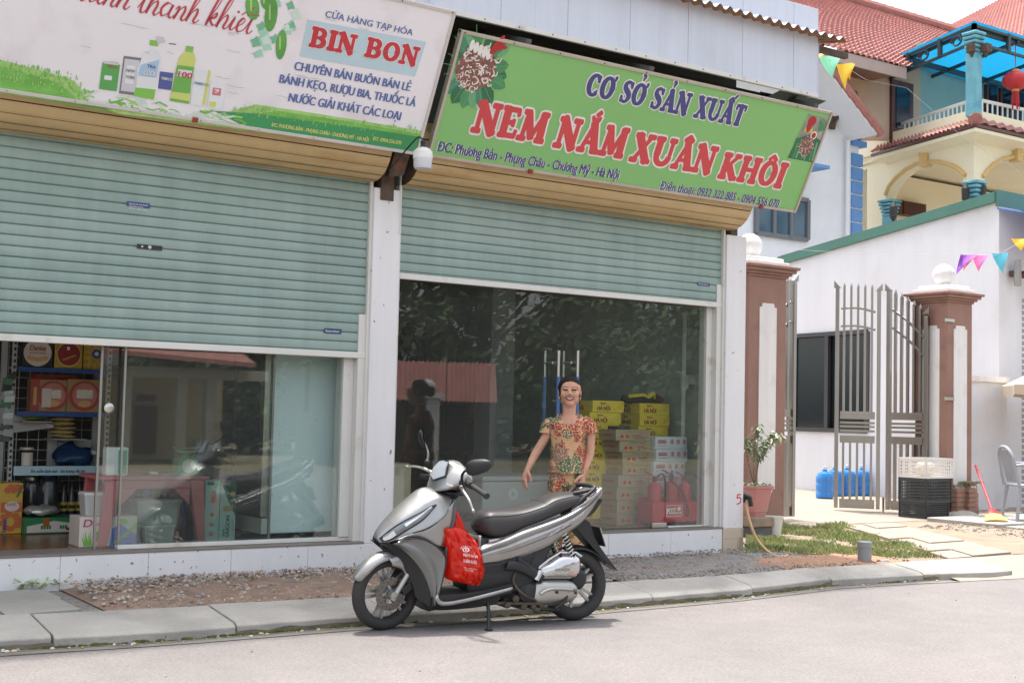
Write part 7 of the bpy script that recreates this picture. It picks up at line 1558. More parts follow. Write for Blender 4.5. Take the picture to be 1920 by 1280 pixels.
# wheels
FC, RC, WR = (.012, .222), (1.268, .222), .222
def wheel(c, sec, wdt, disc_):
    C = W(c[0], 0, c[1]); w = MB(m_rub); prof = [(WR-sec+sec*math.cos(a*math.pi/10), wdt*math.sin(a*math.pi/10)) for a in range(-8, 9)]
    w.lathe(prof+[prof[0]], C, 64, sN, cap=False); return w, C
for nm, c, sec, wd in (('front_wheel', FC, .038, .038), ('rear_wheel', RC, .044, .046)):
    st_ = steer if nm == 'front_wheel' else (lambda z: z); w, C = wheel(c, sec, wd, 0); st_(w); wo = w.build(nm, scoot, smooth=60)
    q = MB(m_wheel); q.lathe([(a+.0105, b_) for a, b_ in ((.176, -.03), (.168, -.033), (.160, -.02), (.158, 0), (.160, .02), (.168, .033), (.176, .03), (.172, 0), (.176, -.03))], C, 64, sN, cap=False)
    q.lathe([(.03, -.05), (.036, -.03), (.036, .03), (.03, .05), (.0, .05)], C, 24, sN)
    for k in range(5):
        a = math.pi/2+k*2*math.pi/5+.3
        for e in (-.16, .16):
            d0 = sE*math.cos(a+e*1.2)+sZ*math.sin(a+e*1.2); d1 = sE*math.cos(a+e)+sZ*math.sin(a+e); q.bar(C+d0*.03, C+d1*.172, .016, .026, up=sN)
    st_(q); q.build('rim', wo, smooth=40)
    q = MB(m_rub)
    for k in range(40):
        a = k*2*math.pi/40
        for sg in (-1, 1): d0 = sE*math.cos(a)+sZ*math.sin(a); d1 = sE*math.cos(a+.1)+sZ*math.sin(a+.1); q.bar(C+d0*(WR+.0005)+sN*sg*.004, C+d1*(WR-.014)+sN*sg*wd*.72, .004, .002, up=d0)
    st_(q); q.build('tread', wo)
    if nm == 'front_wheel':
        q = MB(mat('brake_steel', (120, 116, 112), .35, metal=.9, var=.15)); q.lathe([(.055, .052), (.098, .052), (.098, .056), (.055, .056), (.055, .052)], C, 40, sN, cap=False); q.use(m_blk)
        for k in range(20): a = k*.314; d = sE*math.cos(a)+sZ*math.sin(a); q.lathe([(.0045, .0565), (.0, .0567)], C+d*(.074+.012*(k % 2)), 8, sN)
        q.use(m_wheel)
        for k in range(5): a = k*1.2566+.4; q.bar(C+sN*.054+(sE*math.cos(a)+sZ*math.sin(a))*.03, C+sN*.054+(sE*math.cos(a+.3)+sZ*math.sin(a+.3))*.062, .014, .004, up=sN)
        st_(q); q.build('brake_disc', wo, smooth=40)
# fork, caliper, front mudguard
for sg in (1, -1):
    q = MB(m_cast); q.tube([W(.012, .078*sg, .19), W(.05, .078*sg, .25), W(.16, .078*sg, .42)], [.02, .017, .016], 14); q.lathe([(.022, .06), (.022, .098), (.01, .1)], W(.012, 0, .222), 14, sN*sg); steer(q); q.build('fork_leg', scoot, smooth=50)
q = MB(m_blk); q.obox(W(.1, .075, .255), (sE*.8+sZ*.6)*.035, (sZ*.8-sE*.6)*.022, sN*.022); q.tube(crom([W(.1, .08, .29), W(.13, .09, .35), W(.16, .08, .45)], 4), .006, 6); steer(q); q.build('brake_caliper', scoot, bevel=.006)
def fend(u, v):
    a = rad(158-u*128); w = .062*min(1, .55+u*3); x = (v*2-1); r = .238+.006*(1-x*x)-.034*abs(x)**3; return W(.012+r*math.cos(a), x*w, .222+r*math.sin(a))
q = MB(m_sil); q.grid(fend, 30, 14); steer(q); solid(q.build('front_mudguard', scoot, smooth=60), .005)
for sg in (1, -1):
    q = MB(m_sil); panel(q, [(-.02, .435), (.06, .455), (.15, .40)], [(.0, .39), (.075, .36), (.11, .275)], lambda s, z, u, v: .058+.016*math.sin(math.pi*min(1, v*.8+.1))+.012*v, 14, 6, sg)
    panel(q, [(.15, .40), (.155, .34), (.13, .265)], [(.10, .38), (.09, .33), (.11, .275)], lambda s, z, u, v: .078, 8, 3, sg)
    steer(q); solid(q.build('mudguard_side', scoot, smooth=60), .005)
# nose cowl
cC = resamp([(-.066, .540), (-.048, .585), (.005, .650), (.07, .713), (.14, .772), (.205, .82), (.27, .832), (.37, .80)], 40)
cEd = resamp([(-.045, .515), (.012, .520), (.07, .55), (.126, .575), (.206, .602), (.27, .64), (.325, .682), (.385, .765)], 40)
cWd = [.05, .085, .115, .14, .155, .165, .168, .16, .14, .11]
def cwl(u, x, lift=0.):
    f = u*40; i = min(39, int(f)); k = f-i; a = cC[i].lerp(cC[i+1], k); e = cEd[i].lerp(cEd[i+1], k); g = u*9; j = min(8, int(g)); w = cWd[j]+(cWd[j+1]-cWd[j])*(g-j)
    v = abs(x)
    if v < .42: r_ = v/.42; m = .36*r_**1.5; t = w*.74*r_**.95
    else: r_ = (v-.42)/.58; m = .36+.64*r_; t = w*(.74+.34*r_-.08*r_*r_)
    p = a.lerp(e, m)
    q_ = W(p.x, math.copysign(t, x), p.y)
    if lift:
        out = (W(p.x-.5*(1-v), math.copysign(t+.6*v, x), p.y+.4*(1-v))-q_).normalized(); q_ = q_+out*lift
    return q_
q = MB(m_sil); q.grid(lambda u, v: cwl(u, v*2-1), 36, 50); cowl = solid(q.build('front_cowl', scoot, smooth=24), .004)
def hl(u, v, sg, lift): 
    uu = .03+.72*u; c = .70-.10*u; hw = .24*(1-u)**.75*(.62+.38*min(1, u*6))+.008; return cwl(uu, sg*(c+hw*(v*2-1)), lift)
m_hl = mat('headlight_lens', (96, 100, 104), .08, spec=.9, coat=1., var=.3, scale=18); m_hlb = mat('headlight_reflector', (226, 228, 230), .15, metal=.6); m_hld = mat('headlight_bezel', (44, 46, 48), .3)
for sg in (1, -1):
    q = MB(m_hld); q.grid(lambda u, v: hl(u, v, sg, .004), 22, 8); h_ = q.build('headlight', scoot, smooth=60)
    q = MB(m_hl); q.grid(lambda u, v: hl(.06+.86*u, .14+.72*v, sg, .007+.004*math.sin(math.pi*v)), 20, 8); q.build('lens', h_, smooth=60)
    q = MB(m_hlb); q.grid(lambda u, v: hl(.04+.2*u, .42+.46*v-.1*u, sg, .0125), 8, 6)
    q.grid(lambda u, v: hl(.42+.5*u, .34+.3*v*(1-u), sg, .0125), 10, 4); q.build('reflector', h_, smooth=60)
    q = MB(m_blk); q.tube([hl(i/20, .0, sg, .004) for i in range(21)]+[hl(1-i/20, 1., sg, .004) for i in range(21)], .0028, 5); q.build('seal', h_)
q = MB(m_blk); q.tube([cwl(.02+.96*i/30, 1., .002) for i in range(31)], .003, 5); q.tube([cwl(.02+.96*i/30, -1., .002) for i in range(31)], .003, 5); q.build('cowl_seam', scoot)
q = MB(m_blk); q.grid(lambda u, v: W(-.045+.11*u+.02*math.sin(math.pi*v), (v*2-1)*(.06+.06*u), .512-.03*u-.025*math.sin(math.pi*v)), 8, 10); solid(q.build('lower_grille', scoot, smooth=60), .01)
# leg shields
lsF = [(.01, .512), (.105, .44), (.19, .345), (.237, .245), (.262, .14)]; lsR = [(.06, .55), (.2, .535), (.319, .452), (.322, .36), (.285, .205)]
lst = lambda s, z, u, v: .142+.03*v+.020*math.exp(-((v-.3)/.2)**2)-.012*(1-u)*(1-v)
for sg in (1, -1):
    q = MB(m_sil2); panel(q, lsF, lsR, lst, 26, 12, sg); solid(q.build('leg_shield', scoot, smooth=60), .006)
    q = MB(m_sil); panel(q, [(.02, .536), (.126, .576), (.206, .602), (.3, .66), (.385, .765)], [(.1, .55), (.2, .54), (.30, .49), (.35, .52), (.40, .72)], lambda s, z, u, v: .145-.012*v, 20, 6, sg); solid(q.build('shield_wing', scoot, smooth=60), .006)
    q = MB(m_blk); panel(q, [(-.055, .518), (.03, .45), (.1, .36), (.15, .27), (.17, .2)], [(.015, .512), (.11, .44), (.195, .345), (.242, .245), (.266, .13)], lambda s, z, u, v: .098+.046*v, 16, 6, sg); q.build('shield_edge', scoot, smooth=60)
    q = MB(m_blk); q.tube([W(p.x, sg*(lst(p.x, p.y, 0, 1)+.003), p.y) for p in resamp(lsR, 20)], .004, 5); q.build('shield_seam', scoot)
q = MB(m_blk); q.loft([[W(s, t, z) for t in (-.11, -.06, 0, .06, .11)] for s, z in ((.02, .5), (.14, .43), (.21, .32), (.25, .2), (.27, .13))], cap=False, closed=False); solid(q.build('inner_mudguard', scoot, smooth=60), .01)
q = MB(mat('inner_shield_grey', (92, 90, 90), .35, metal=.4)); q.loft([[W(s, t, z) for t in (-.15, -.08, 0, .08, .15)] for s, z in ((.39, .77), (.385, .65), (.35, .52), (.335, .42), (.31, .3), (.29, .21))], cap=False, closed=False); solid(q.build('inner_shield', scoot, smooth=60), .012)
# floor board
q = MB(m_blk); q.loft([[W(s, -.165, z-.05), W(s, -.165, z), W(s, -.08, z+.01), W(s, 0, z+.012), W(s, .08, z+.01), W(s, .165, z), W(s, .165, z-.05), W(s, .12, z-.085), W(s, 0, z-.09), W(s, -.12, z-.085)] for s, z in ((.25, .2), (.32, .212), (.45, .218), (.6, .232), (.76, .262))]); q.build('floorboard', scoot, smooth=30)
for sg in (1, -1):
    q = MB(m_sil); panel(q, [(.277, .222), (.315, .175), (.5, .195), (.76, .245)], [(.262, .205), (.308, .155), (.5, .178), (.755, .232)], lambda s, z, u, v: .177+.004*math.sin(math.pi*v), 24, 4, sg); solid(q.build('floor_edge', scoot, smooth=60), .014)
    q = MB(m_blk); panel(q, [(.25, .16), (.31, .152), (.5, .175), (.70, .215)], [(.25, .13), (.33, .12), (.5, .125), (.68, .14)], lambda s, z, u, v: .165-.03*v, 14, 4, sg); q.build('under_cover', scoot, smooth=60)
# tunnel under the seat
q = MB(m_blk); q.loft([[W(s0, -w, z), W(s0, w, z), W(s1, w, z), W(s1, -w, z)] for z, s0, s1, w in ((.2, .5, .9, .12), (.3, .47, .95, .13), (.38, .50, 1.0, .13), (.46, .54, 1.05, .12), (.54, .56, 1.1, .10))]); q.build('centre_cover', scoot, bevel=.02)
q = MB(m_sil); q.grid(lambda u, v: W(.545+.01*v+.03*math.cos((u*2-1)*1.2)*-1+.03, (u*2-1)*.115, .40+.15*v), 10, 6); solid(q.build('front_seat_cover', scoot, smooth=60), .01)
# body sides
bT = [(.555, .478), (.62, .505), (.72, .538), (.837, .583), (1.0, .632), (1.144, .68), (1.301, .76), (1.40, .838)]
bB = [(.575, .375), (.70, .388), (.80, .41), (.911, .445), (1.028, .49), (1.15, .562), (1.26, .625), (1.41, .775)]
def bt(s, z):
    zc = .43+(s-.6)*.36+.12*max(0, s-.9)**1.5; w = .125+.02*min(1, max(0, (s-.55)/.25)); w *= 1-.5*max(0, (s-1.1)/.32)**1.6
    return w+.02
BV = ((0, -.012), (.1, .018), (.16, .02), (.32, .006), (.42, .018), (.62, .012), (.86, .002), (1, -.012))
def btv(s, z, u, v):
    for (a, x), (c, y) in zip(BV, BV[1:]):
        if a <= v <= c: return bt(s, z)-.02+x+(y-x)*(v-a)/(c-a)
    return bt(s, z)-.03
for sg in (1, -1):
    q = MB(m_sil); panel(q, bT, bB, btv, 48, 50, sg); solid(q.build('body_side', scoot, smooth=70), .006)
    q = MB(m_sil); panel(q, [(.62, .525), (.735, .546), (.85, .592), (1.0, .646), (1.1, .684)], [(.62, .506), (.735, .543-.004), (.85, .588), (1.0, .637), (1.1, .668)], lambda s, z, u, v: .128-.012*(1-v), 26, 4, sg); solid(q.build('seat_strip', scoot, smooth=60), .006)
    q = MB(m_blk); panel(q, [(.56, .378), (.70, .39), (.80, .412), (.93, .452)], [(.53, .315), (.66, .32), (.80, .335), (.90, .36)], lambda s, z, u, v: .135-.01*v, 18, 6, sg); panel(q, [(.74, .40), (.86, .39), (.985, .30)], [(.72, .345), (.82, .33), (.955, .262)], lambda s, z, u, v: .15+.01*math.sin(math.pi*v), 14, 5, sg); solid(q.build('lower_cover', scoot, smooth=60), .008)
    q = MB(m_blk); q.tube([W(s, sg*(.152), z) for s, z in ((.80, .41), (.87, .37), (.955, .28))], .012, 6); q.build('spar', scoot, smooth=50)
q = MB(mat('print_silver', (216, 216, 216), .3, metal=.6))
vs, fs = textmesh('AIR BLADE'); x1_ = max(v.x for v in vs); a_ = V((.985, .532)); b__ = V((1.245, .676)); ux_ = (b__-a_); b0 = len(q.v)
for v in vs:
    yy = v.y/.727*.026; s_ = a_.x+ux_.x*(v.x/x1_)+yy*.75; z_ = a_.y+ux_.y*(v.x/x1_)+yy; q.v.append(W(s_, bt(s_, z_)+.007, z_))
for f in fs: q.face([b0+i for i in f])
q.build('side_lettering', scoot)
q = MB(m_blk); vs, fs = textmesh('HONDA'); x1_ = max(v.x for v in vs); b0 = len(q.v)
A7, B7 = (328, 732), (398, 707)
for v in vs:
    k = v.x/x1_; y7 = v.y/.727*14; q.v.append(Q7(A7[0]+(B7[0]-A7[0])*k+y7*.2, A7[1]+(B7[1]-A7[1])*k-y7, .166+.012*k))
for f in fs: q.face([b0+i for i in f])
q.build('shield_lettering', scoot)
# seat
sTop = resamp([(.575, .64), (.60, .674), (.65, .694), (.74, .698), (.85, .704), (.98, .738), (1.06, .776), (1.17, .798), (1.27, .802), (1.315, .786)], 44)
sBot = resamp([(.560, .60), (.585, .57), (.65, .53), (.735, .53), (.85, .58), (.98, .622), (1.08, .66), (1.17, .692), (1.26, .738), (1.315, .765)], 44)
def seat(u, v):
    i = round(u*44); a, b_ = sTop[i], sBot[i]; w = (.125+.02*math.sin(math.pi*u))*min(1, (.02+u*9)**.5)*min(1, (.03+(1-u)*9)**.5); th = 2*math.pi*v; c, s_ = math.cos(th), math.sin(th)
    x = math.copysign(abs(c)**.55, c); y = math.copysign(abs(s_)**.62, s_); zm = (a.y+b_.y)/2; hz = (a.y-b_.y)/2; sm = (a.x+b_.x)/2+(a.x-b_.x)/2*y
    return W(sm, x*w*(1-.10*max(0, y)), zm+hz*y)
q = MB(m_seat); q.grid(seat, 44, 36, wrapv=True); q.poly([seat(0, k/36) for k in range(36)]); q.poly([seat(1, k/36) for k in range(36)]); so = q.build('seat', scoot, smooth=50)
q = MB(mat('seat_piping', (96, 92, 88), .4)); q.tube([seat(i/44, .085)+sN*.002 for i in range(3, 42)], .0022, 5); q.tube([seat(26/44, .05+.4*k/16)+sZ*.0015 for k in range(17)], .002, 5); q.build('seat_seam', so)
# grab rail, tail
q = MB(m_blk); q.tube(crom([W(1.18, .12, .70), W(1.25, .125, .765), W(1.33, .125, .825), W(1.335, .1, .84), W(1.335, 0, .845), W(1.335, -.1, .84), W(1.33, -.125, .825), W(1.18, -.12, .70)], 6), .014, 8); q.tube(crom([W(1.2, .1, .80), W(1.28, .115, .815), W(1.335, .12, .83)], 4), .012, 8); q.build('grab_rail', scoot, smooth=50)
for sg in (1, -1): q = MB(m_sil); q.tube(crom([W(1.17, .132*sg, .69), W(1.25, .135*sg, .735), W(1.33, .13*sg, .785), W(1.39, .115*sg, .835)], 6), [.008]*7+[.012]*6+[.014, .013, .011, .008, .005, .003], 8); q.build('rail_wing', scoot, smooth=50)
q = MB(mat('tail_lens', (210, 196, 196), .15, spec=.8)); q.loft([[W(s, t*w, z+dz) for t, dz in ((-1, 0), (-.5, .02), (0, .025), (.5, .02), (1, 0), (.5, -.03), (0, -.035), (-.5, -.03))] for s, z, w in ((1.31, .75, .11), (1.36, .775, .1), (1.405, .80, .075), (1.42, .805, .03))]); q.build('tail_light', scoot, smooth=50)
q = MB(m_blk); rf = [(1.22, .60), (1.30, .64), (1.34, .62), (1.375, .53), (1.42, .46), (1.48, .388), (1.556, .303), (1.46, .36), (1.40, .42), (1.34, .48), (1.29, .53)]
q.prism([W(a, .06, b_) for a, b_ in rf], -sN*.12); q.build('rear_mudguard', scoot, bevel=.006)
q = MB(m_blk); q.loft([[W(s, t, z) for t in (-.1, .1)]+[W(s+.05, t, z+.02) for t in (.1, -.1)] for s, z in ((1.2, .6), (1.3, .66), (1.36, .74))]); q.build('tail_under', scoot)
q = MB(mat('plate_white', (206, 206, 200), .5)); pn = (sE*.9+sZ*.3).normalized(); pd_ = (sE*.35-sZ*.94).normalized(); q.obox(W(1.425, 0, .525), sN*.08, pd_*.06, pn*.003); q.build('number_plate', scoot); q = MB(m_blk); q.obox(W(1.419, 0, .525), sN*.084, pd_*.064, pn*.003); q.build('plate_holder', scoot)
def hug(u, v): a = rad(112-u*78); r = .246; x = v*2-1; return W(RC[0]+(r-.02*x*x)*math.cos(a), x*.06, RC[1]+(r-.02*x*x)*math.sin(a))
q = MB(m_blk); q.grid(hug, 16, 8); solid(q.build('rear_hugger', scoot, smooth=60), .008)
# engine
q = MB(m_blk); q.loft([[W(s, t, z) for t, z in ((-.1, z0), (.1, z0), (.1, z1), (-.1, z1))] for s, z0, z1 in ((.74, .13, .28), (.85, .10, .32), (1.0, .11, .36), (1.15, .13, .40))]); q.lathe([(.06, -.13), (.06, .13), (.05, .135)], W(.88, 0, .2), 20, sN); q.build('engine_block', scoot, bevel=.012)
q = MB(mat('engine_grime', (88, 80, 70), .7, metal=.4, var=.3, scale=20))
for s, z, r_, l in ((.80, .17, .022, .15), (.74, .135, .018, .16), (.86, .12, .02, .14), (.92, .115, .016, .15), (.98, .12, .018, .14)): q.lathe([(r_, -.12), (r_, l), (r_*.6, l+.004)], W(s, 0, z), 12, sN)
q.bar(W(.68, .13, .15), W(1.1, .13, .125), .02, .015); q.tube(crom([W(.80, .13, .33), W(.78, .15, .27), W(.84, .16, .2), W(.95, .14, .15)], 5), .007, 6); q.build('engine_fittings', scoot, smooth=40)
q = MB(m_cast); pillow(q, [(.905, .165), (.925, .235), (.96, .272), (1.10, .275), (1.185, .262), (1.228, .222), (1.225, .17), (1.17, .132), (1.05, .122), (.95, .13)], .115, .06, .03); q.build('drive_cover', scoot, smooth=50)
q = MB(m_blk); pillow(q, [(.84, .17), (.86, .25), (.91, .275), (.95, .25), (.965, .18), (.93, .13), (.87, .13)], .11, .04, .02); q.build('fan_cover', scoot, smooth=50)
q = MB(m_chr); pillow(q, [(.945, .285), (.955, .345), (1.03, .39), (1.104, .428), (1.20, .425), (1.245, .405), (1.25, .325), (1.205, .275), (1.06, .272)], .10, .075, .04); q.build('air_cleaner', scoot, smooth=50)
q = MB(m_chr); q.tube([W(a, .125, b_) for a, b_ in ((.945, .30), (.965, .355), (1.03, .40), (1.104, .44), (1.21, .435), (1.25, .412))], .010, 8)
q.tube([W(.93, .15, .28), W(.96, .15, .335)], .02, 10); q.build('cover_trim', scoot, smooth=50)
q = MB(m_blk)
for s, z in ((1.105, .428), (1.2, .425), (.96, .34), (1.23, .30)): q.lathe([(.008, .0), (.008, .012), (0, .014)], W(s, .13, z), 8, sN)
q.lathe([(.009, 0), (.009, .01), (0, .011)], W(1.06, .172, .205), 10, sN); q.lathe([(.009, 0), (.009, .01), (0, .011)], W(1.2, .15, .195), 10, sN); q.build('bolt', scoot)
q = MB(mat('emblem_grey', (150, 150, 150), .3, metal=.8)); pcl = Pl(W(1.05, .1755, .33), sE, sZ); pcl.N = sN; text(q, pcl, 'HONDA', -.0, .0, .02, .1, .02, shear=.2, d=.003); q.use(mat('emblem_orange', (214, 92, 50), .4)); text(q, pcl, 'eSP', .1, -.028, .014, .045, .03, shear=.3, d=.001); q.build('cover_lettering', scoot)
q = MB(m_cast); q.tube(crom([W(.945, .185, .2), W(1.0, .19, .226), (W(1.09, .19, .226)), W(1.18, .185, .215)], 4), [.012]*3+[.011]*4+[.01]*5+[.012], 8); q.tube([W(1.17, .18, .215), W(1.175, .235, .217)], .01, 8); q.build('kick_lever', scoot, smooth=50)
q = MB(m_blk); q.tube(crom([W(1.14, .15, .2), W(1.12, .17, .15), W(1.06, .16, .105)], 4), .011, 8); q.tube([W(.98, .13, .1), W(1.1, .13, .09)], .012, 8); q.build('centre_stand', scoot, smooth=50)
q = MB(m_blk); pillow(q, [(1.2, .25), (1.24, .33), (1.30, .31), (1.31, .25), (1.26, .2)], .08, .02, -.02); q.build('wheel_guard', scoot, smooth=50)
# shock absorber
for sg in (1, -1):
    a, c = W(1.115, .125*sg, .565), W(1.19, .125*sg, .405); d = (c-a); x = d.normalized().cross(sN).normalized(); y = d.normalized().cross(x)
    q = MB(m_blk); q.tube([a-d*.3, c+d*.3], .012, 8); q.build('shock_rod', scoot); q = MB(m_steel); q.tube([a+d*(i/96)+(x*math.cos(i*.5236)+y*math.sin(i*.5236))*.023 for i in range(97)], .0048, 6); q.build('shock_spring', scoot, smooth=60)
# exhaust on the far side
q = MB(m_blk); q.tube(crom([W(.85, -.1, .12), W(1.0, -.15, .15), W(1.1, -.16, .2)], 4), .02, 8); q.tube([W(1.1, -.165, .2), W(1.45, -.165, .3)], [.045, .055], 16); q.build('exhaust', scoot, smooth=50)
# side stand
q = MB(m_blk); q.tube(crom([W(.62, .13, .16), W(.615, .16, .1), W(.605, .19, .03), W(.60, .2, .012)], 5), .011, 8); q.lathe([(.022, 0), (.024, .01), (.012, .018)], W(.60, .205, .0), 12); q.build('side_stand', scoot, smooth=50)
# handlebar cover with visor
hO = W(.42, 0, .895); hT = (sN*.97+sE*.235).normalized(); hS = (sE*.97-sN*.235).normalized()
def HB_(b_, l_, z): return hO+hS*b_+hT*l_+sZ*z
SEC = {0: ((-.142, -.085), (-.128, -.026), (-.052, .098), (.02, .104), (.07, .03), (.06, -.085)), .05: ((-.138, -.082), (-.116, -.008), (-.046, .094), (.02, .098), (.07, .03), (.06, -.08)), .105: ((-.112, -.07), (-.082, .022), (-.026, .066), (.02, .07), (.062, .02), (.05, -.07)), .17: ((-.046, -.03), (-.036, .008), (-.014, .024), (.01, .026), (.04, -.004), (.03, -.034))}
q = MB(m_sil); q.loft([[HB_(b_, l_, z) for b_, z in SEC[abs(l_)]] for l_ in (-.17, -.105, -.05, 0, .05, .105, .17)]); hco = q.build('handlebar_cover', scoot, smooth=32, bevel=.014, seg=3)
vb = [HB_(-.104, -.082, .008), HB_(-.128, 0, -.018), HB_(-.104, .082, .008)]; vt = [HB_(-.055, -.046, .094), HB_(-.06, 0, .1), HB_(-.055, .046, .094)]
vn = (-hS*.85+sZ*.45).normalized()
q = MB(mat('visor_grey', (176, 182, 190), .15, metal=.3, coat=1.)); q.loft([[x+vn*.006 for x in vb], [(x*.5+y*.5)+vn*.013 for x, y in zip(vb, vt)], [x+vn*.006 for x in vt]], cap=False, closed=False); q.build('visor', hco, smooth=60)
ed = vb+vt[::-1]+[vb[0]]; q = MB(m_blk)
for x, y in zip(ed, ed[1:]): q.tube([x+vn*.005, (x+y)/2+vn*.0065, y+vn*.005], .0035, 5)
q.build('visor_edge', hco)
q = MB(m_blk); q.loft([[HB_(b_, l_, z) for b_, z in ((-.1, -.082), (.05, -.082), (.05, -.11), (-.07, -.11))] for l_ in (-.09, 0, .09)]); q.build('lower_cover', hco, bevel=.012)
q = MB(mat('sticker_white', (222, 222, 220), .4)); a7 = Q7(590, 378, .145); b7 = Q7(630, 392, .155); c7 = Q7(622, 400, .155); d7 = Q7(588, 388, .145); q.poly([p+sN*.03 for p in (a7, d7, c7, b7)]); q.build('sticker', hco)
q = MB(m_blk); q.tube([W(.33, 0, .70), W(.345, 0, .84)], .05, 16); q.build('steering_neck', scoot, smooth=50)
for sg in (1, -1):
    gi, go = W(.462, .165*sg, .868), W(.497, .36*sg, .805)
    if sg < 0: gi, go = W(.385, -.165, .885), W(.36, -.35, .88)
    q = MB(m_rub); q.tube([gi, go], .0165, 12); q.tube([go-(go-gi)*.03, go+(go-gi)*.03], .02, 12); q.tube([gi, gi+(go-gi)*.2], .024, 12); gp_ = q.build('grip', scoot, smooth=50)
    q = MB(m_cast); pts = [W(.415, .15*sg, .862), W(.405, .21*sg, .83), W(.42, .28*sg, .775), W(.432, .32*sg, .715)] if sg > 0 else [W(.36, -.15, .91), W(.32, -.22, .935), W(.28, -.29, .945), W(.25, -.33, .94)]
    q.tube(crom(pts, 5), [.011]*6+[.009]*6+[.008]*4, 8, flat=.6); q.ball(pts[-1], .0125, 12, 8); q.build('brake_lever', scoot, smooth=50)
q = MB(m_blk)
for k in range(3): q.tube(crom([W(.45+.01*k, .13-.02*k, .845), W(.41, .15-.03*k, .80), W(.40, .10-.03*k, .765), W(.385, .06, .72)], 5), .005, 6)
q.build('cable', scoot, smooth=60)
for sg in (1, -1):
    q = MB(m_blk); q.tube([W(p.x, sg*(btv(p.x, p.y, 0, .62)+.0035), p.y) for p in resamp([(.60, .432), (.75, .462), (.92, .515), (1.05, .56), (1.16, .612)], 24)], .0022, 5); q.build('body_seam', scoot)
# mirrors
def mirror(base, mid, c, axu, axw, ru, rw, th):
    q = MB(m_blk); q.tube(crom([base, mid, c], 5), [.009]*8+[.007]*3, 8); q.ball(base, .018, 12, 8); st = q.build('mirror_stem', scoot, smooth=50)
    nrm = axu.cross(axw).normalized(); nrm = nrm if nrm.dot(sE) > 0 else -nrm; q = MB(m_blk)
    def fn(u, v):
        a = 2*math.pi*u; p = math.pi*(v*.998+.001); r = abs(math.sin(p)); sx = math.copysign(abs(math.cos(a))**.75, math.cos(a)); sy = math.copysign(abs(math.sin(a))**.75, math.sin(a)); return c+axu*ru*r*sx+axw*rw*r*sy*(1-.2*sx)-nrm*th*math.cos(p)*(1 if math.cos(p) > 0 else .35)
    q.grid(fn, 28, 14, wrapu=True); h = q.build('mirror_head', st, smooth=60); q = MB(mat('mirror_glass', (220, 224, 228), .03, metal=1)); q.poly([c+nrm*(th*.36+.001)+axu*ru*.88*math.cos(a*.314)+axw*rw*.85*math.sin(a*.314) for a in range(20)]); q.build('mirror_glass', st)
cl = Q7(785, 288, .34); mirror(Q7(688, 378, .2), Q7(700, 318, .28), cl, (sE*.62+sN*.6+sZ*.18).normalized(), (sZ*.97-sE*.1).normalized(), .082, .044, .028)
cr = Q7(464, 125, -.33); mirror(Q7(490, 262, -.15), Q7(495, 205, -.25), cr, (sE*.35-sN*.9).normalized(), (sZ*.95-sE*.25).normalized(), .08, .052, .026)

# ================================================================== RED BAG hanging from the scooter
m_bag = mat('red_film', (240, 62, 42), .26, var=.08, scale=6, spec=.6); n_ = m_bag.node_tree.nodes; l_ = m_bag.node_tree.links
p_ = n_['Principled BSDF']; tr_ = n_.new('ShaderNodeBsdfTranslucent'); tr_.inputs[0].default_value = (*lin((250, 60, 40)), 1); mx_ = n_.new('ShaderNodeMixShader'); mx_.inputs[0].default_value = .5; l_.new(p_.outputs[0], mx_.inputs[1]); l_.new(tr_.outputs[0], mx_.inputs[2]); l_.new(mx_.outputs[0], n_['Material Output'].inputs[0])
bagr = thing('plastic_bag', 'red printed carrier bag hanging from the hook of the silver scooter', 'bag', Q7(690, 950, .1))
bl = [(566, 640), (574, 720), (580, 800), (592, 860), (586, 920), (640, 940), (700, 955)]; br = [(640, 625), (700, 650), (760, 720), (790, 790), (806, 860), (800, 915), (775, 962)]
L_ = [Q7(*p, .1) for p in bl]; R_ = [Q7(*p, .1) for p in br]; L_ = crom(L_, 5); R_ = crom(R_, 5)
def bagf(u, v):
    n = len(L_)-1; i = round(u*n); a, b_ = L_[i], R_[i]; th = 2*math.pi*v; c, s_ = math.cos(th), math.sin(th); dep_ = .03+.075*math.sin(math.pi*min(1, u*.9+.08))**.8; p = (a+b_)/2+(b_-a)/2*c+sN*(dep_*s_+.02)
    w1 = noise.noise(p*16+V((3, 0, 0))); w2 = abs(noise.noise(V((p.x*40+p.z*18, p.y*20, p.z*22))))+.6*abs(noise.noise(V((p.x*20-p.z*30, 7, p.z*46)))); return p+sN*(.02*w1-.038*w2*(1 if s_ > -.2 else 0)+.014*abs(math.sin(v*26+u*7+w1*4))*max(0, s_)*(1-u)**1.2)*min(1, u*4+.3)+sE*.01*w2
q = MB(m_bag); q.grid(bagf, 30, 64, wrapv=True); q.poly([bagf(1, k/64) for k in range(64)]); q.build('bag_body', bagr, smooth=60)
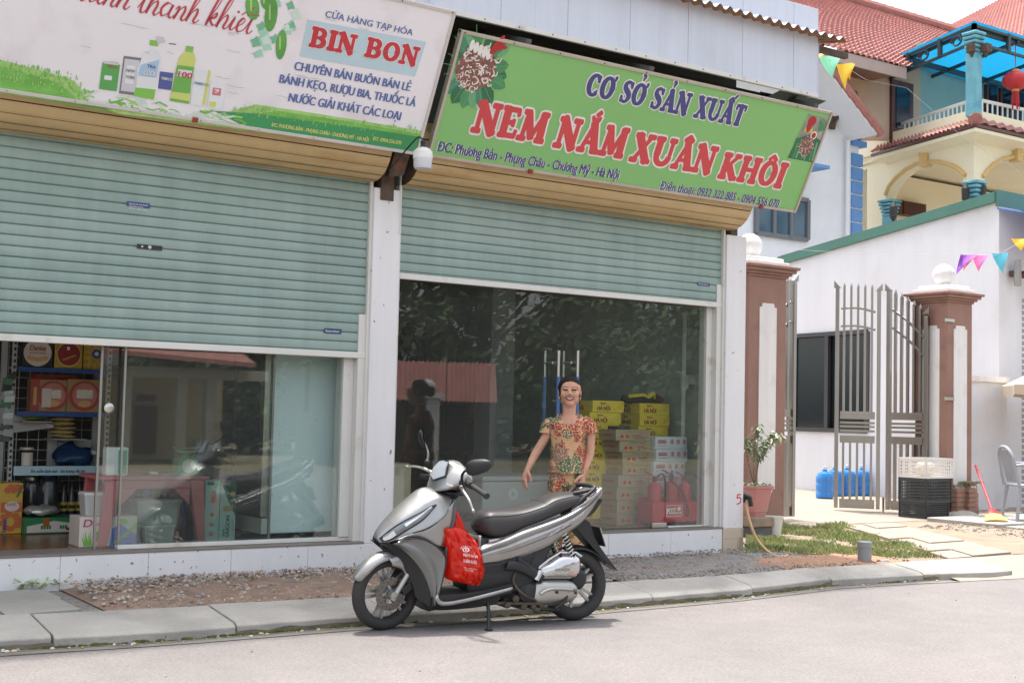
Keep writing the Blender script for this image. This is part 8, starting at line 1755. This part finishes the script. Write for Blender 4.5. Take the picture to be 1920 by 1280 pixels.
for pts, w in (([(590, 600), (600, 560), (640, 532), (655, 530)], .0), ):
    q = MB(m_bag); hA = [Q7(565, 600, .085), Q7(575, 560, .08), Q7(590, 548, .08)]; hB = [Q7(720, 675, .085), Q7(690, 590, .08), Q7(652, 529, .08)]
    HA, HB = crom([hA[2], hA[1], hA[0], Q7(575, 660, .09)], 4), crom([hB[2], hB[1], hB[0], Q7(716, 690, .09)], 4)
    q.grid(lambda u, v: HA[round(u*12)].lerp(HB[round(u*12)], v)+sN*(.012*math.sin(v*9+u*3)+.008*noise.noise(V((u*5, v*6, 2)))), 12, 20); solid(q.build('bag_handle', bagr, smooth=60), .002)
    q = MB(m_bag); HA, HB = crom([Q7(585, 632, .115), Q7(580, 680, .12), Q7(575, 740, .13)], 4), crom([Q7(642, 625, .115), Q7(625, 690, .135), Q7(610, 740, .14)], 4); q.grid(lambda u, v: HA[round(u*8)].lerp(HB[round(u*8)], v)+sN*(.012+.012*math.sin(v*7+u*2)), 8, 12); solid(q.build('bag_handle', bagr, smooth=60), .002)
    q = MB(m_bag); HA, HB = crom([Q7(655, 650, .13), Q7(690, 690, .16), Q7(720, 730, .16)], 4), crom([Q7(690, 668, .12), Q7(730, 690, .14), Q7(762, 715, .13)], 4); q.grid(lambda u, v: HA[round(u*8)].lerp(HB[round(u*8)], v)+sN*(.01*math.sin(v*8+u*3)), 8, 12); solid(q.build('bag_fold', bagr, smooth=60), .002)
def bagproj(x7, y7):
    """on the visible skin of the bag"""
    best = None; o = CAM; d = ray(640+x7/3.048, 780+y7/3.048).normalized()
    return Q7(x7, y7, .1) if BT is None else ((BT.ray_cast(o, d)[0] or Q7(x7, y7, .1))-d*.004)
from mathutils.bvhtree import BVHTree
tmp = MB(); tmp.grid(bagf, 30, 64, wrapv=True); BT = BVHTree.FromPolygons([tuple(v) for v in tmp.v], tmp.f)
m_bprint = mat('bag_print_white', (246, 226, 222), .5); q = MB(m_bprint)
def bagtext(s, x, y, w, h, slope, bold=.03):
    vs, fs = textmesh(s); x1_ = max(v.x for v in vs)
    for sh in (-bold, bold):
        b0 = len(q.v)
        for v in vs: k = (v.x+sh)/x1_; q.v.append(bagproj(x+w*k, y+slope*w*k-v.y/.727*h))
        for f in fs: q.face([b0+i for i in f])
bagtext('NEM NẮM', 698, 798, 80, 18, .16); bagtext('XUÂN KHÔI', 696, 832, 76, 18, .16); bagtext('CƠ SỞ SẢN XUẤT', 702, 866, 72, 6, .18, .02); bagtext('0932 322 885', 706, 878, 48, 6, .18, .02)
for k in range(20):
    a, c = k*.314, (k+1)*.314; q.poly([bagproj(712+20*math.cos(a), 762+14*math.sin(a)), bagproj(712+20*math.cos(c), 762+14*math.sin(c)), bagproj(712+13*math.cos(c), 762+9*math.sin(c)), bagproj(712+13*math.cos(a), 762+9*math.sin(a))])
q.poly([bagproj(712+5*math.cos(k*.785), 762+6*math.sin(k*.785)) for k in range(8)])
for k in range(7): a = math.pi+.3+k*.4; q.poly([bagproj(712+30*math.cos(a)+dx, 760+20*math.sin(a)+dy) for dx, dy in ((-3, -2), (3, -2), (3, 2), (-3, 2))])
q.build('bag_print', bagr)
q = MB(m_steel); q.tube(crom([Q7(566, 560, .1), Q7(578, 585, .11), Q7(574, 610, .12), Q7(585, 632, .11)], 4), .004, 6); q.build('bag_hook', scoot, smooth=50)

# ================================================================== WOMAN
WO = V((5.56, -.92, .1)); wdir = V((WO.x-CAM.x, WO.y-CAM.y, 0)).normalized(); wx = V((wdir.y, -wdir.x, 0)); wy = wdir
depth_ = (WO-CAM).dot(cF); PPM = FPX/depth_
wo = thing('person', 'smiling woman in a flowered blouse and trousers standing behind the scooter', 'person', WO)
def B(x, y, z): return WO+wx*x+wy*y+V((0, 0, z))          # x to the picture's right, y away from the viewer
def K(px_, py_, y=0.):                                      # pixel to the woman's own upright plane
    p = HP(px_, py_, WO+wy*y, wy); return (p-WO).dot(wx), p.z-WO.z
m_skin = mat('skin', (200, 154, 130), .65, var=.1, scale=10, c2=(184, 132, 110), c2s=9, c2t=(.5, .75)); 
pS = m_skin.node_tree.nodes['Principled BSDF']; pS.inputs['Specular IOR Level'].default_value = .25; pS.inputs['Subsurface Weight'].default_value = .08; pS.inputs['Subsurface Radius'].default_value = (.012, .005, .003)
m_hair = mat('black_hair', (26, 22, 22), .6, var=.3, scale=60, stretch=(1, 1, .15), spec=.25)
def remesh(mb, name, parent, vox, sm=6, m=None, decim=None):
    """overlapping closed shapes melted into one continuous skin"""
    o = mb.build('tmp'); md = o.modifiers.new('r', 'REMESH'); md.mode = 'VOXEL'; md.voxel_size = vox; md.use_smooth_shade = True
    s = o.modifiers.new('s', 'SMOOTH'); s.iterations = sm; s.factor = .5
    dg = bpy.context.evaluated_depsgraph_get(); me = bpy.data.meshes.new_from_object(o.evaluated_get(dg)); bpy.data.objects.remove(o)
    off = ORG[parent.name]
    for v in me.vertices: v.co = v.co-off
    me.materials.clear(); me.materials.append(m); me.name = name
    for p in me.polygons: p.use_smooth = True; p.material_index = 0
    r = bpy.data.objects.new(name, me); col.objects.link(r); r.parent = parent; ORG[r.name] = off; return r
hx, hzt = K(1069, 709); _, hzc = K(1069, 763); HH = hzt-hzc+.008; HC = V((hx, -.02, hzc+HH*.5)); hw_ = HH*.335
q = MB(m_skin)
# head: cranium, jaw, chin, cheeks, nose, ears
q.ball(B(HC.x, HC.y+.015, HC.z+HH*.12), (hw_*1.0, HH*.44, HH*.37), 24, 16); q.ball(B(HC.x, HC.y-.022, HC.z-HH*.12), (hw_*.86, HH*.33, HH*.34), 24, 16); q.ball(B(HC.x, HC.y-.05, HC.z-HH*.36), (hw_*.46, HH*.17, HH*.13), 16, 10)
for sg in (-1, 1):
    q.ball(B(HC.x+sg*hw_*.52, HC.y-.062, HC.z-HH*.07), (hw_*.40, HH*.13, HH*.13), 14, 10); q.ball(B(HC.x+sg*hw_*1.0, HC.y+.02, HC.z-HH*.03), (hw_*.11, HH*.09, HH*.14), 12, 8)
    q.ball(B(HC.x+sg*hw_*.50, HC.y-.005, HC.z-HH*.27), (hw_*.27, HH*.2, HH*.14), 12, 8)
    q.ball(B(HC.x+sg*hw_*.42, HC.y-.083, HC.z+HH*.10), (hw_*.36, HH*.06, HH*.035), 12, 8)
q.tube([B(HC.x, HC.y-.083, HC.z+HH*.08), B(HC.x, HC.y-.101, HC.z-HH*.04), B(HC.x, HC.y-.108, HC.z-HH*.09)], [.008, .012, .015], 10); q.ball(B(HC.x-.014, HC.y-.095, HC.z-HH*.1), .0105, 10, 8); q.ball(B(HC.x+.014, HC.y-.095, HC.z-HH*.1), .0105, 10, 8)
# neck, shoulders, chest
nx, nz = K(1067, 782); q.tube(crom([B(HC.x, .015, HC.z-HH*.2), B((HC.x+nx)/2, .012, HC.z-HH*.55), B(nx, .015, nz), B(nx, .02, nz-.05)], 3), [.050]*3+[.048]*3+[.058, .07, .085, .09], 16)
shl = K(1034, 786); shr = K(1098, 784); q.tube([B(shl[0]+.03, .02, shl[1]-.024), B(nx, .01, nz-.03), B(shr[0]-.03, .02, shr[1]-.024)], [.036, .05, .036], 12); q.ball(B(nx, .02, nz-.12), (.105, .068, .15), 16, 12)
# arms
def arm(pts, rr): q.tube(crom(pts, 5), [rr[min(i//5, len(rr)-1)]*(1-(i % 5)/5)+rr[min(i//5+1, len(rr)-1)]*((i % 5)/5) for i in range(5*(len(pts)-1)+1)], 12)
def hand(wr, d, side, palm_n, curl, L=.155):
    """palm, four unequal bent fingers and a thumb leaving the side of the palm; wr wrist, d direction of the hand, side towards the thumb"""
    d = V(d).normalized(); side = V(side); side = (side-d*side.dot(d)).normalized(); nn = d.cross(side).normalized()
    if nn.dot(V(palm_n)) < 0: nn = -nn
    pl_ = L*.52; k0 = wr+d*pl_
    q.tube([wr-d*.02, wr+d*.012, wr+d*pl_*.5, wr+d*pl_], [.022, .022, .027, .024], 12, flat=1.)
    st = len(q.v)
    for i, (off, ln, cv) in enumerate(((.027, .88, curl), (.009, 1., curl*1.05), (-.009, .94, curl*1.12), (-.026, .76, curl*1.2))):
        p = wr+d*pl_*.92+side*off; dd = (d+side*off*2.).normalized(); pts = [p]; a = cv*.4
        for seg, f in enumerate((.44, .32, .24)):
            dv = dd*math.cos(a)+nn*math.sin(a); p = p+dv*ln*L*.50*f; pts.append(p); a += cv*.75
        q.tube(crom(pts, 3), [.0088]*4+[.0082]*3+[.0072]*2+[.005], 9)
    t0 = wr+d*pl_*.22+side*.018; t1 = t0+(d*.5+side*.7+nn*.3).normalized()*.036; t2 = t1+(d*.85+side*.25+nn*.4).normalized()*.028; t3 = t2+(d*.95+nn*.35).normalized()*.022
    q.tube(crom([t0-d*.004, t1, t2, t3], 3), [.0135]*3+[.0115]*3+[.0095]*3+[.006], 9)
la = [K(1036, 797), K(1019, 826), K(1003, 852), K(995, 868), K(989, 881)]; LA = [B(la[0][0], .01, la[0][1]), B(la[1][0], .01, la[1][1]), B(la[2][0], .0, la[2][1]), B(la[3][0], -.02, la[3][1]), B(la[4][0], -.035, la[4][1])]
arm([B(shl[0]+.01, .02, shl[1]-.02)]+LA, [.040, .039, .033, .032, .026, .019])
hd = K(984, 900); hand(LA[-1], B(hd[0], -.05, hd[1])-LA[-1], wx*.4-wy, wx, .55)
ra = [K(1106, 800), K(1107, 826), K(1106, 850), K(1099, 872), K(1093, 888)]; RA = [B(ra[0][0], .01, ra[0][1]), B(ra[1][0], .02, ra[1][1]), B(ra[2][0], .02, ra[2][1]), B(ra[3][0], -.02, ra[3][1]), B(ra[4][0], -.045, ra[4][1])]
arm([B(shr[0]-.01, .02, shr[1]-.02)]+RA, [.040, .039, .033, .032, .026, .019])
hd = K(1087, 910); hand(RA[-1], B(hd[0], -.06, hd[1])-RA[-1], -wx*.3-wy, -wx, .4)
# hidden legs down to bare feet in sandals
for sg, fx in ((-1, K(1040, 900)[0]), (1, K(1080, 900)[0])):
    q.tube([B(fx, .03, .62), B(fx, .02, .35), B(fx, .03, .07)], [.05, .045, .034], 12); q.tube([B(fx, .05, .04), B(fx, -.06, .035), B(fx+.01*sg, -.14, .02)], [.034, .036, .02], 12)
q.tube([B(nx, .02, nz-.1), B(K(1063, 880)[0], .025, .72), B(K(1060, 900)[0], .03, .66)], [.09, .07, .07], 14); q.tube([B(K(1040, 900)[0], .03, .6), B(K(1060, 900)[0], .03, .66), B(K(1080, 900)[0], .03, .6)], [.045, .06, .045], 12)
body = remesh(q, 'body', wo, .0042, 4, m_skin)
body.name = 'body'
# face
m_lip = mat('lips', (168, 84, 80), .4); m_teeth = mat('teeth', (232, 226, 214), .3); m_eye = mat('eye_dark', (22, 16, 15), .25); m_brow = mat('brow_hair', (70, 50, 44), .7); m_mouth = mat('mouth_dark', (92, 36, 36), .5)
dgm = body.data; bt_ = BVHTree.FromPolygons([tuple(v.co) for v in dgm.vertices], [tuple(p.vertices) for p in dgm.polygons]); offb = ORG[wo.name]
def onface(x, z, lift=.0015):
    o = B(HC.x+x, -.6, HC.z+z)-offb; h = bt_.ray_cast(o, wy); return (h[0]+offb-wy*lift) if h[0] else B(HC.x+x, HC.y-.09, HC.z+z)
def patch(name, m, fn, nu=12, nv=4, lift=.002):
    q = MB(m); q.grid(lambda u, v: onface(*fn(u, v), lift), nu, nv); return q.build(name, wo, smooth=60)
mw = hw_*.43; mz = -HH*.235
arcz = lambda u: mz+HH*.05*(abs(u*2-1))**2*1.0
patch('mouth', m_mouth, lambda u, v: ((u*2-1)*mw, arcz(u)+(v-.5)*HH*.085*(1-(u*2-1)**2)**.5), 16, 6, .0018)
patch('teeth', m_teeth, lambda u, v: ((u*2-1)*mw*.84, arcz(u)+HH*.008+(v-.4)*HH*.045*(1-(u*2-1)**2)**.5), 16, 4, .0032)
for dz, hh in ((.042, .022), (-.047, .03)): patch('lip', m_lip, lambda u, v: ((u*2-1)*mw*1.05, arcz(u)+HH*dz*(1-(u*2-1)**2)**.5+(v-.5)*HH*hh*(1-(u*2-1)**2)**.4), 16, 4, .004)
for sg in (-1, 1):
    ex = sg*hw_*.45; patch('eye', m_eye, lambda u, v: (ex+(u-.5)*hw_*.46, HH*.055+HH*.016*math.sin(math.pi*u)+(v-.5)*HH*.042*math.sin(math.pi*u)), 12, 3, .0025)
    patch('eyelid', mat('eyelid_skin', (140, 92, 76), .7), lambda u, v: (ex+(u-.5)*hw_*.54, HH*.075+HH*.02*math.sin(math.pi*u)+(v-.5)*HH*.018), 12, 3, .0028)
    patch('eyebrow', m_brow, lambda u, v: (ex*1.04+(u-.5)*hw_*.66, HH*.135+HH*.022*math.sin(math.pi*(u if sg < 0 else u)*.9)+(v-.5)*HH*.018), 12, 3, .003)
    patch('smile_crease', mat('crease_skin', (160, 104, 84), .6), lambda u, v: (sg*(hw_*.30+hw_*.26*u+(v-.5)*.0025), -HH*.1-HH*.16*u), 8, 2, .0015)
q = MB(m_mouth)
for sg in (-1, 1): q.ball(onface(sg*.008, -HH*.125, .0), (.0035, .002, .0025), 8, 6)
q.build('nostril', wo)
# hair pulled back: a shell grown from the scalp, parted and tied behind
q = MB(m_hair)
def hl_(X, Yv, Z):
    f = min(1, max(0, (-Yv+.012)/.05)); f = f*f*(3-2*f); side = -.14+.08*noise.noise(V((X*9, Yv*60, 0))); front = .345-.12*X*X+.02*noise.noise(V((X*12, 1, 0)))
    return side*(1-f)+front*f
idx = {}
for pl2 in body.data.polygons:
    vs_ = [body.data.vertices[i] for i in pl2.vertices]; c = sum((v.co for v in vs_), V((0, 0, 0)))/len(vs_)+offb-WO
    X, Yv, Z = (c.dot(wx)-HC.x)/hw_, c.dot(wy)-HC.y, (c.z-HC.z)/HH
    if Z < -.42 or abs(X) > 1.5: continue
    if Yv > .03 and Z < -.3: continue
    thr = hl_(X, Yv, Z)
    if Z < thr or (abs(X) > 1.03 and Z < .1): continue
    f = []
    for v in vs_:
        if v.index not in idx:
            w0 = v.co+offb; k = min(1, max(0, (Z-thr)/.06)); w = w0-WO; a_ = math.atan2(w.dot(wx)-HC.x, w.dot(wy)-HC.y+.0); st = .0035*math.sin(a_*34+w.z*40)+.003*noise.noise(w*60)
            idx[v.index] = len(q.v); q.v.append(w0+v.normal*(.002+.0045*k+st*k*.6))
        f.append(idx[v.index])
    q.face(f)
q.ball(B(HC.x, HC.y+.118, HC.z+HH*.04), (.048, .04, .048), 16, 10)
hr = q.build('hair', wo, smooth=60); 
for sg in (-1, 1): q = MB(mat('earring_gold', (216, 180, 110), .3, metal=.8)); p = B(HC.x+sg*hw_*1.04, HC.y+.0, HC.z-HH*.19); q.ball(p, .0065, 10, 8); q.ball(p-V((0, 0, .009)), .005, 8, 6); q.build('earring', wo)
# flowered cloth: sprays of red, green, mauve and olive leaves on tan
m_flo = bpy.data.materials.new('flowered_cloth'); m_flo.use_nodes = True; n_ = m_flo.node_tree.nodes; l_ = m_flo.node_tree.links; pB = n_['Principled BSDF']; pB.inputs['Roughness'].default_value = .7
tc = n_.new('ShaderNodeTexCoord'); nz_ = n_.new('ShaderNodeTexNoise'); nz_.inputs['Scale'].default_value = 26; nz_.inputs['Detail'].default_value = 2; l_.new(tc.outputs['Object'], nz_.inputs['Vector'])
sub_ = n_.new('ShaderNodeVectorMath'); sub_.operation = 'SUBTRACT'; sub_.inputs[1].default_value = (.5, .5, .5); l_.new(nz_.outputs[1], sub_.inputs[0])
scl = n_.new('ShaderNodeVectorMath'); scl.operation = 'SCALE'; scl.inputs['Scale'].default_value = .045; l_.new(sub_.outputs[0], scl.inputs[0]); add_ = n_.new('ShaderNodeVectorMath'); l_.new(tc.outputs['Object'], add_.inputs[0]); l_.new(scl.outputs[0], add_.inputs[1])
def vor(scale, src, feat='F1', rnd=.9):
    v = n_.new('ShaderNodeTexVoronoi'); v.feature = feat; v.inputs['Scale'].default_value = scale; v.inputs['Randomness'].default_value = rnd; l_.new(src, v.inputs['Vector']); return v
big = vor(9.6, add_.outputs[0]); fine = vor(96, tc.outputs['Object']); sep = n_.new('ShaderNodeSeparateColor'); l_.new(big.outputs['Color'], sep.inputs[0])
ramp = n_.new('ShaderNodeValToRGB'); ramp.color_ramp.interpolation = 'CONSTANT'; el = ramp.color_ramp.elements; cols = [(0, (146, 48, 42)), (.36, (28, 94, 68)), (.64, (126, 100, 92)), (.8, (112, 106, 62)), (.92, (66, 46, 46))]
el[0].position = 0; el[0].color = (*lin(cols[0][1]), 1); el[1].position = cols[1][0]; el[1].color = (*lin(cols[1][1]), 1)
for p, c in cols[2:]: e = el.new(p); e.color = (*lin(c), 1)
l_.new(sep.outputs[0], ramp.inputs[0])
def mth(op, a, b=None, val=None):
    m = n_.new('ShaderNodeMath'); m.operation = op; l_.new(a, m.inputs[0])
    if b is not None: l_.new(b, m.inputs[1])
    if val is not None: m.inputs[1].default_value = val
    return m.outputs[0]
inb = mth('LESS_THAN', big.outputs['Distance'], val=.70); inf = mth('LESS_THAN', fine.outputs['Distance'], val=.58); msk = mth('MULTIPLY', inb, inf)
mxc = n_.new('ShaderNodeMix'); mxc.data_type = 'RGBA'; l_.new(msk, mxc.inputs[0]); mxc.inputs[6].default_value = (*lin((198, 156, 116)), 1); l_.new(ramp.outputs[0], mxc.inputs[7]); l_.new(mxc.outputs[2], pB.inputs['Base Color'])
# blouse
def ring(cx, cy, rx, ry, z, n=40, ph=0., am=0.):
    return [B(cx+(rx+am*math.sin(5*a+ph))*math.cos(a), cy+(ry+am*math.cos(4*a+ph))*math.sin(a), z) for a in [2*math.pi*k/n for k in range(n)]]
rows = [(1027, 1104, 886), (1029, 1102, 870), (1032, 1098, 850), (1032, 1098, 830), (1031, 1101, 812), (1034, 1101, 797), (1038, 1098, 786), (1047, 1089, 776)]
q = MB(m_flo); R_ = []
for k, (a, c, y) in enumerate(rows):
    xa_, z = K(a, y); xc_, _ = K(c, y); R_.append(ring((xa_+xc_)/2, .012, (xc_-xa_)/2, [.128, .12, .112, .114, .122, .112, .09, .075][k], z, ph=k*.5, am=[.010, .008, .006, .004, .003, .001, 0, 0][k]))
for k in (5, 6, 7):
    zc_ = R_[k][0].z
    for i, pt in enumerate(R_[k]):
        a_ = 2*math.pi*i/40; fr = max(0, -math.sin(a_))
        pt.z = zc_-(.0, .03, .092)[k-5]*fr**1.5+(0, 0, .006)[k-5]*abs(math.cos(a_))
q.loft(R_)
for sh_, a1, rr_ in ((shl, LA, 1), (shr, RA, -1)):
    e = K(1021, 812) if rr_ > 0 else K(1110, 812); q.tube(crom([B(sh_[0]+.05*rr_, .015, sh_[1]-.02), B(sh_[0]+.012*rr_, .012, sh_[1]-.026), B((sh_[0]+e[0])/2-.004*rr_, .01, (sh_[1]+e[1])/2), B(e[0]+.012*rr_, .01, e[1])], 4), [.036]*4+[.047]*4+[.05]*4+[.056], 18)
bl_ = remesh(q, 'blouse', wo, .005, 5, m_flo); bl_.name = 'blouse'
md = bl_.modifiers.new('fold', 'DISPLACE'); tx = bpy.data.textures.new('folds', 'CLOUDS'); tx.noise_scale = .07; md.texture = tx; md.strength = .012; md.mid_level = .55
# round neckline cut: bare skin above it is the body's own, pushed through by a shaped yoke
ncx, ncz = K(1066, 779)
# trousers
q = MB(m_flo); wa = K(1032, 884), K(1098, 884); cxw = (wa[0][0]+wa[1][0])/2; hwid = (wa[1][0]-wa[0][0])/2
q.loft([ring(cxw, .015, hwid*.9, .1, wa[0][1]+.02), ring(cxw-.008, .018, hwid*1.0, .112, K(1060, 895)[1]), ring(cxw-.012, .02, hwid*1.02, .112, K(1060, 911)[1])])
for sg in (-1, 1):
    x0 = cxw-.012+sg*hwid*.53; q.loft([ring(x0, .02, hwid*.50, .112, K(1060, 900)[1]), ring(x0, .02, hwid*.49, .108, K(1060, 950)[1]), ring(x0+.004*sg, .02, hwid*.47, .095, K(1060, 985)[1]), ring(x0+.008*sg, .02, hwid*.43, .085, .22), ring(x0+.008*sg, .02, hwid*.42, .08, .09)])
tr = remesh(q, 'trousers', wo, .006, 5, m_flo); tr.name = 'trousers'; md = tr.modifiers.new('fold', 'DISPLACE'); md.texture = tx; md.strength = .016; md.mid_level = .5
for sg, fx in ((-1, K(1040, 900)[0]), (1, K(1080, 900)[0])):
    q = MB(mat('sandal_brown', (110, 76, 56), .6)); q.loft([[B(fx+sx*.042*k, y, z) for sx, y, k in ((-1, .09, .7), (1, .09, .7), (1, -.05, 1), (1, -.12, .9), (.3, -.165, 1), (-.3, -.165, 1), (-1, -.12, .9), (-1, -.05, 1))] for z in (.0, .018)]); q.tube(crom([B(fx-.042, -.08, .02), B(fx, -.1, .062), B(fx+.042, -.08, .02)], 5), .009, 6, flat=.5); q.build('sandal', wo)
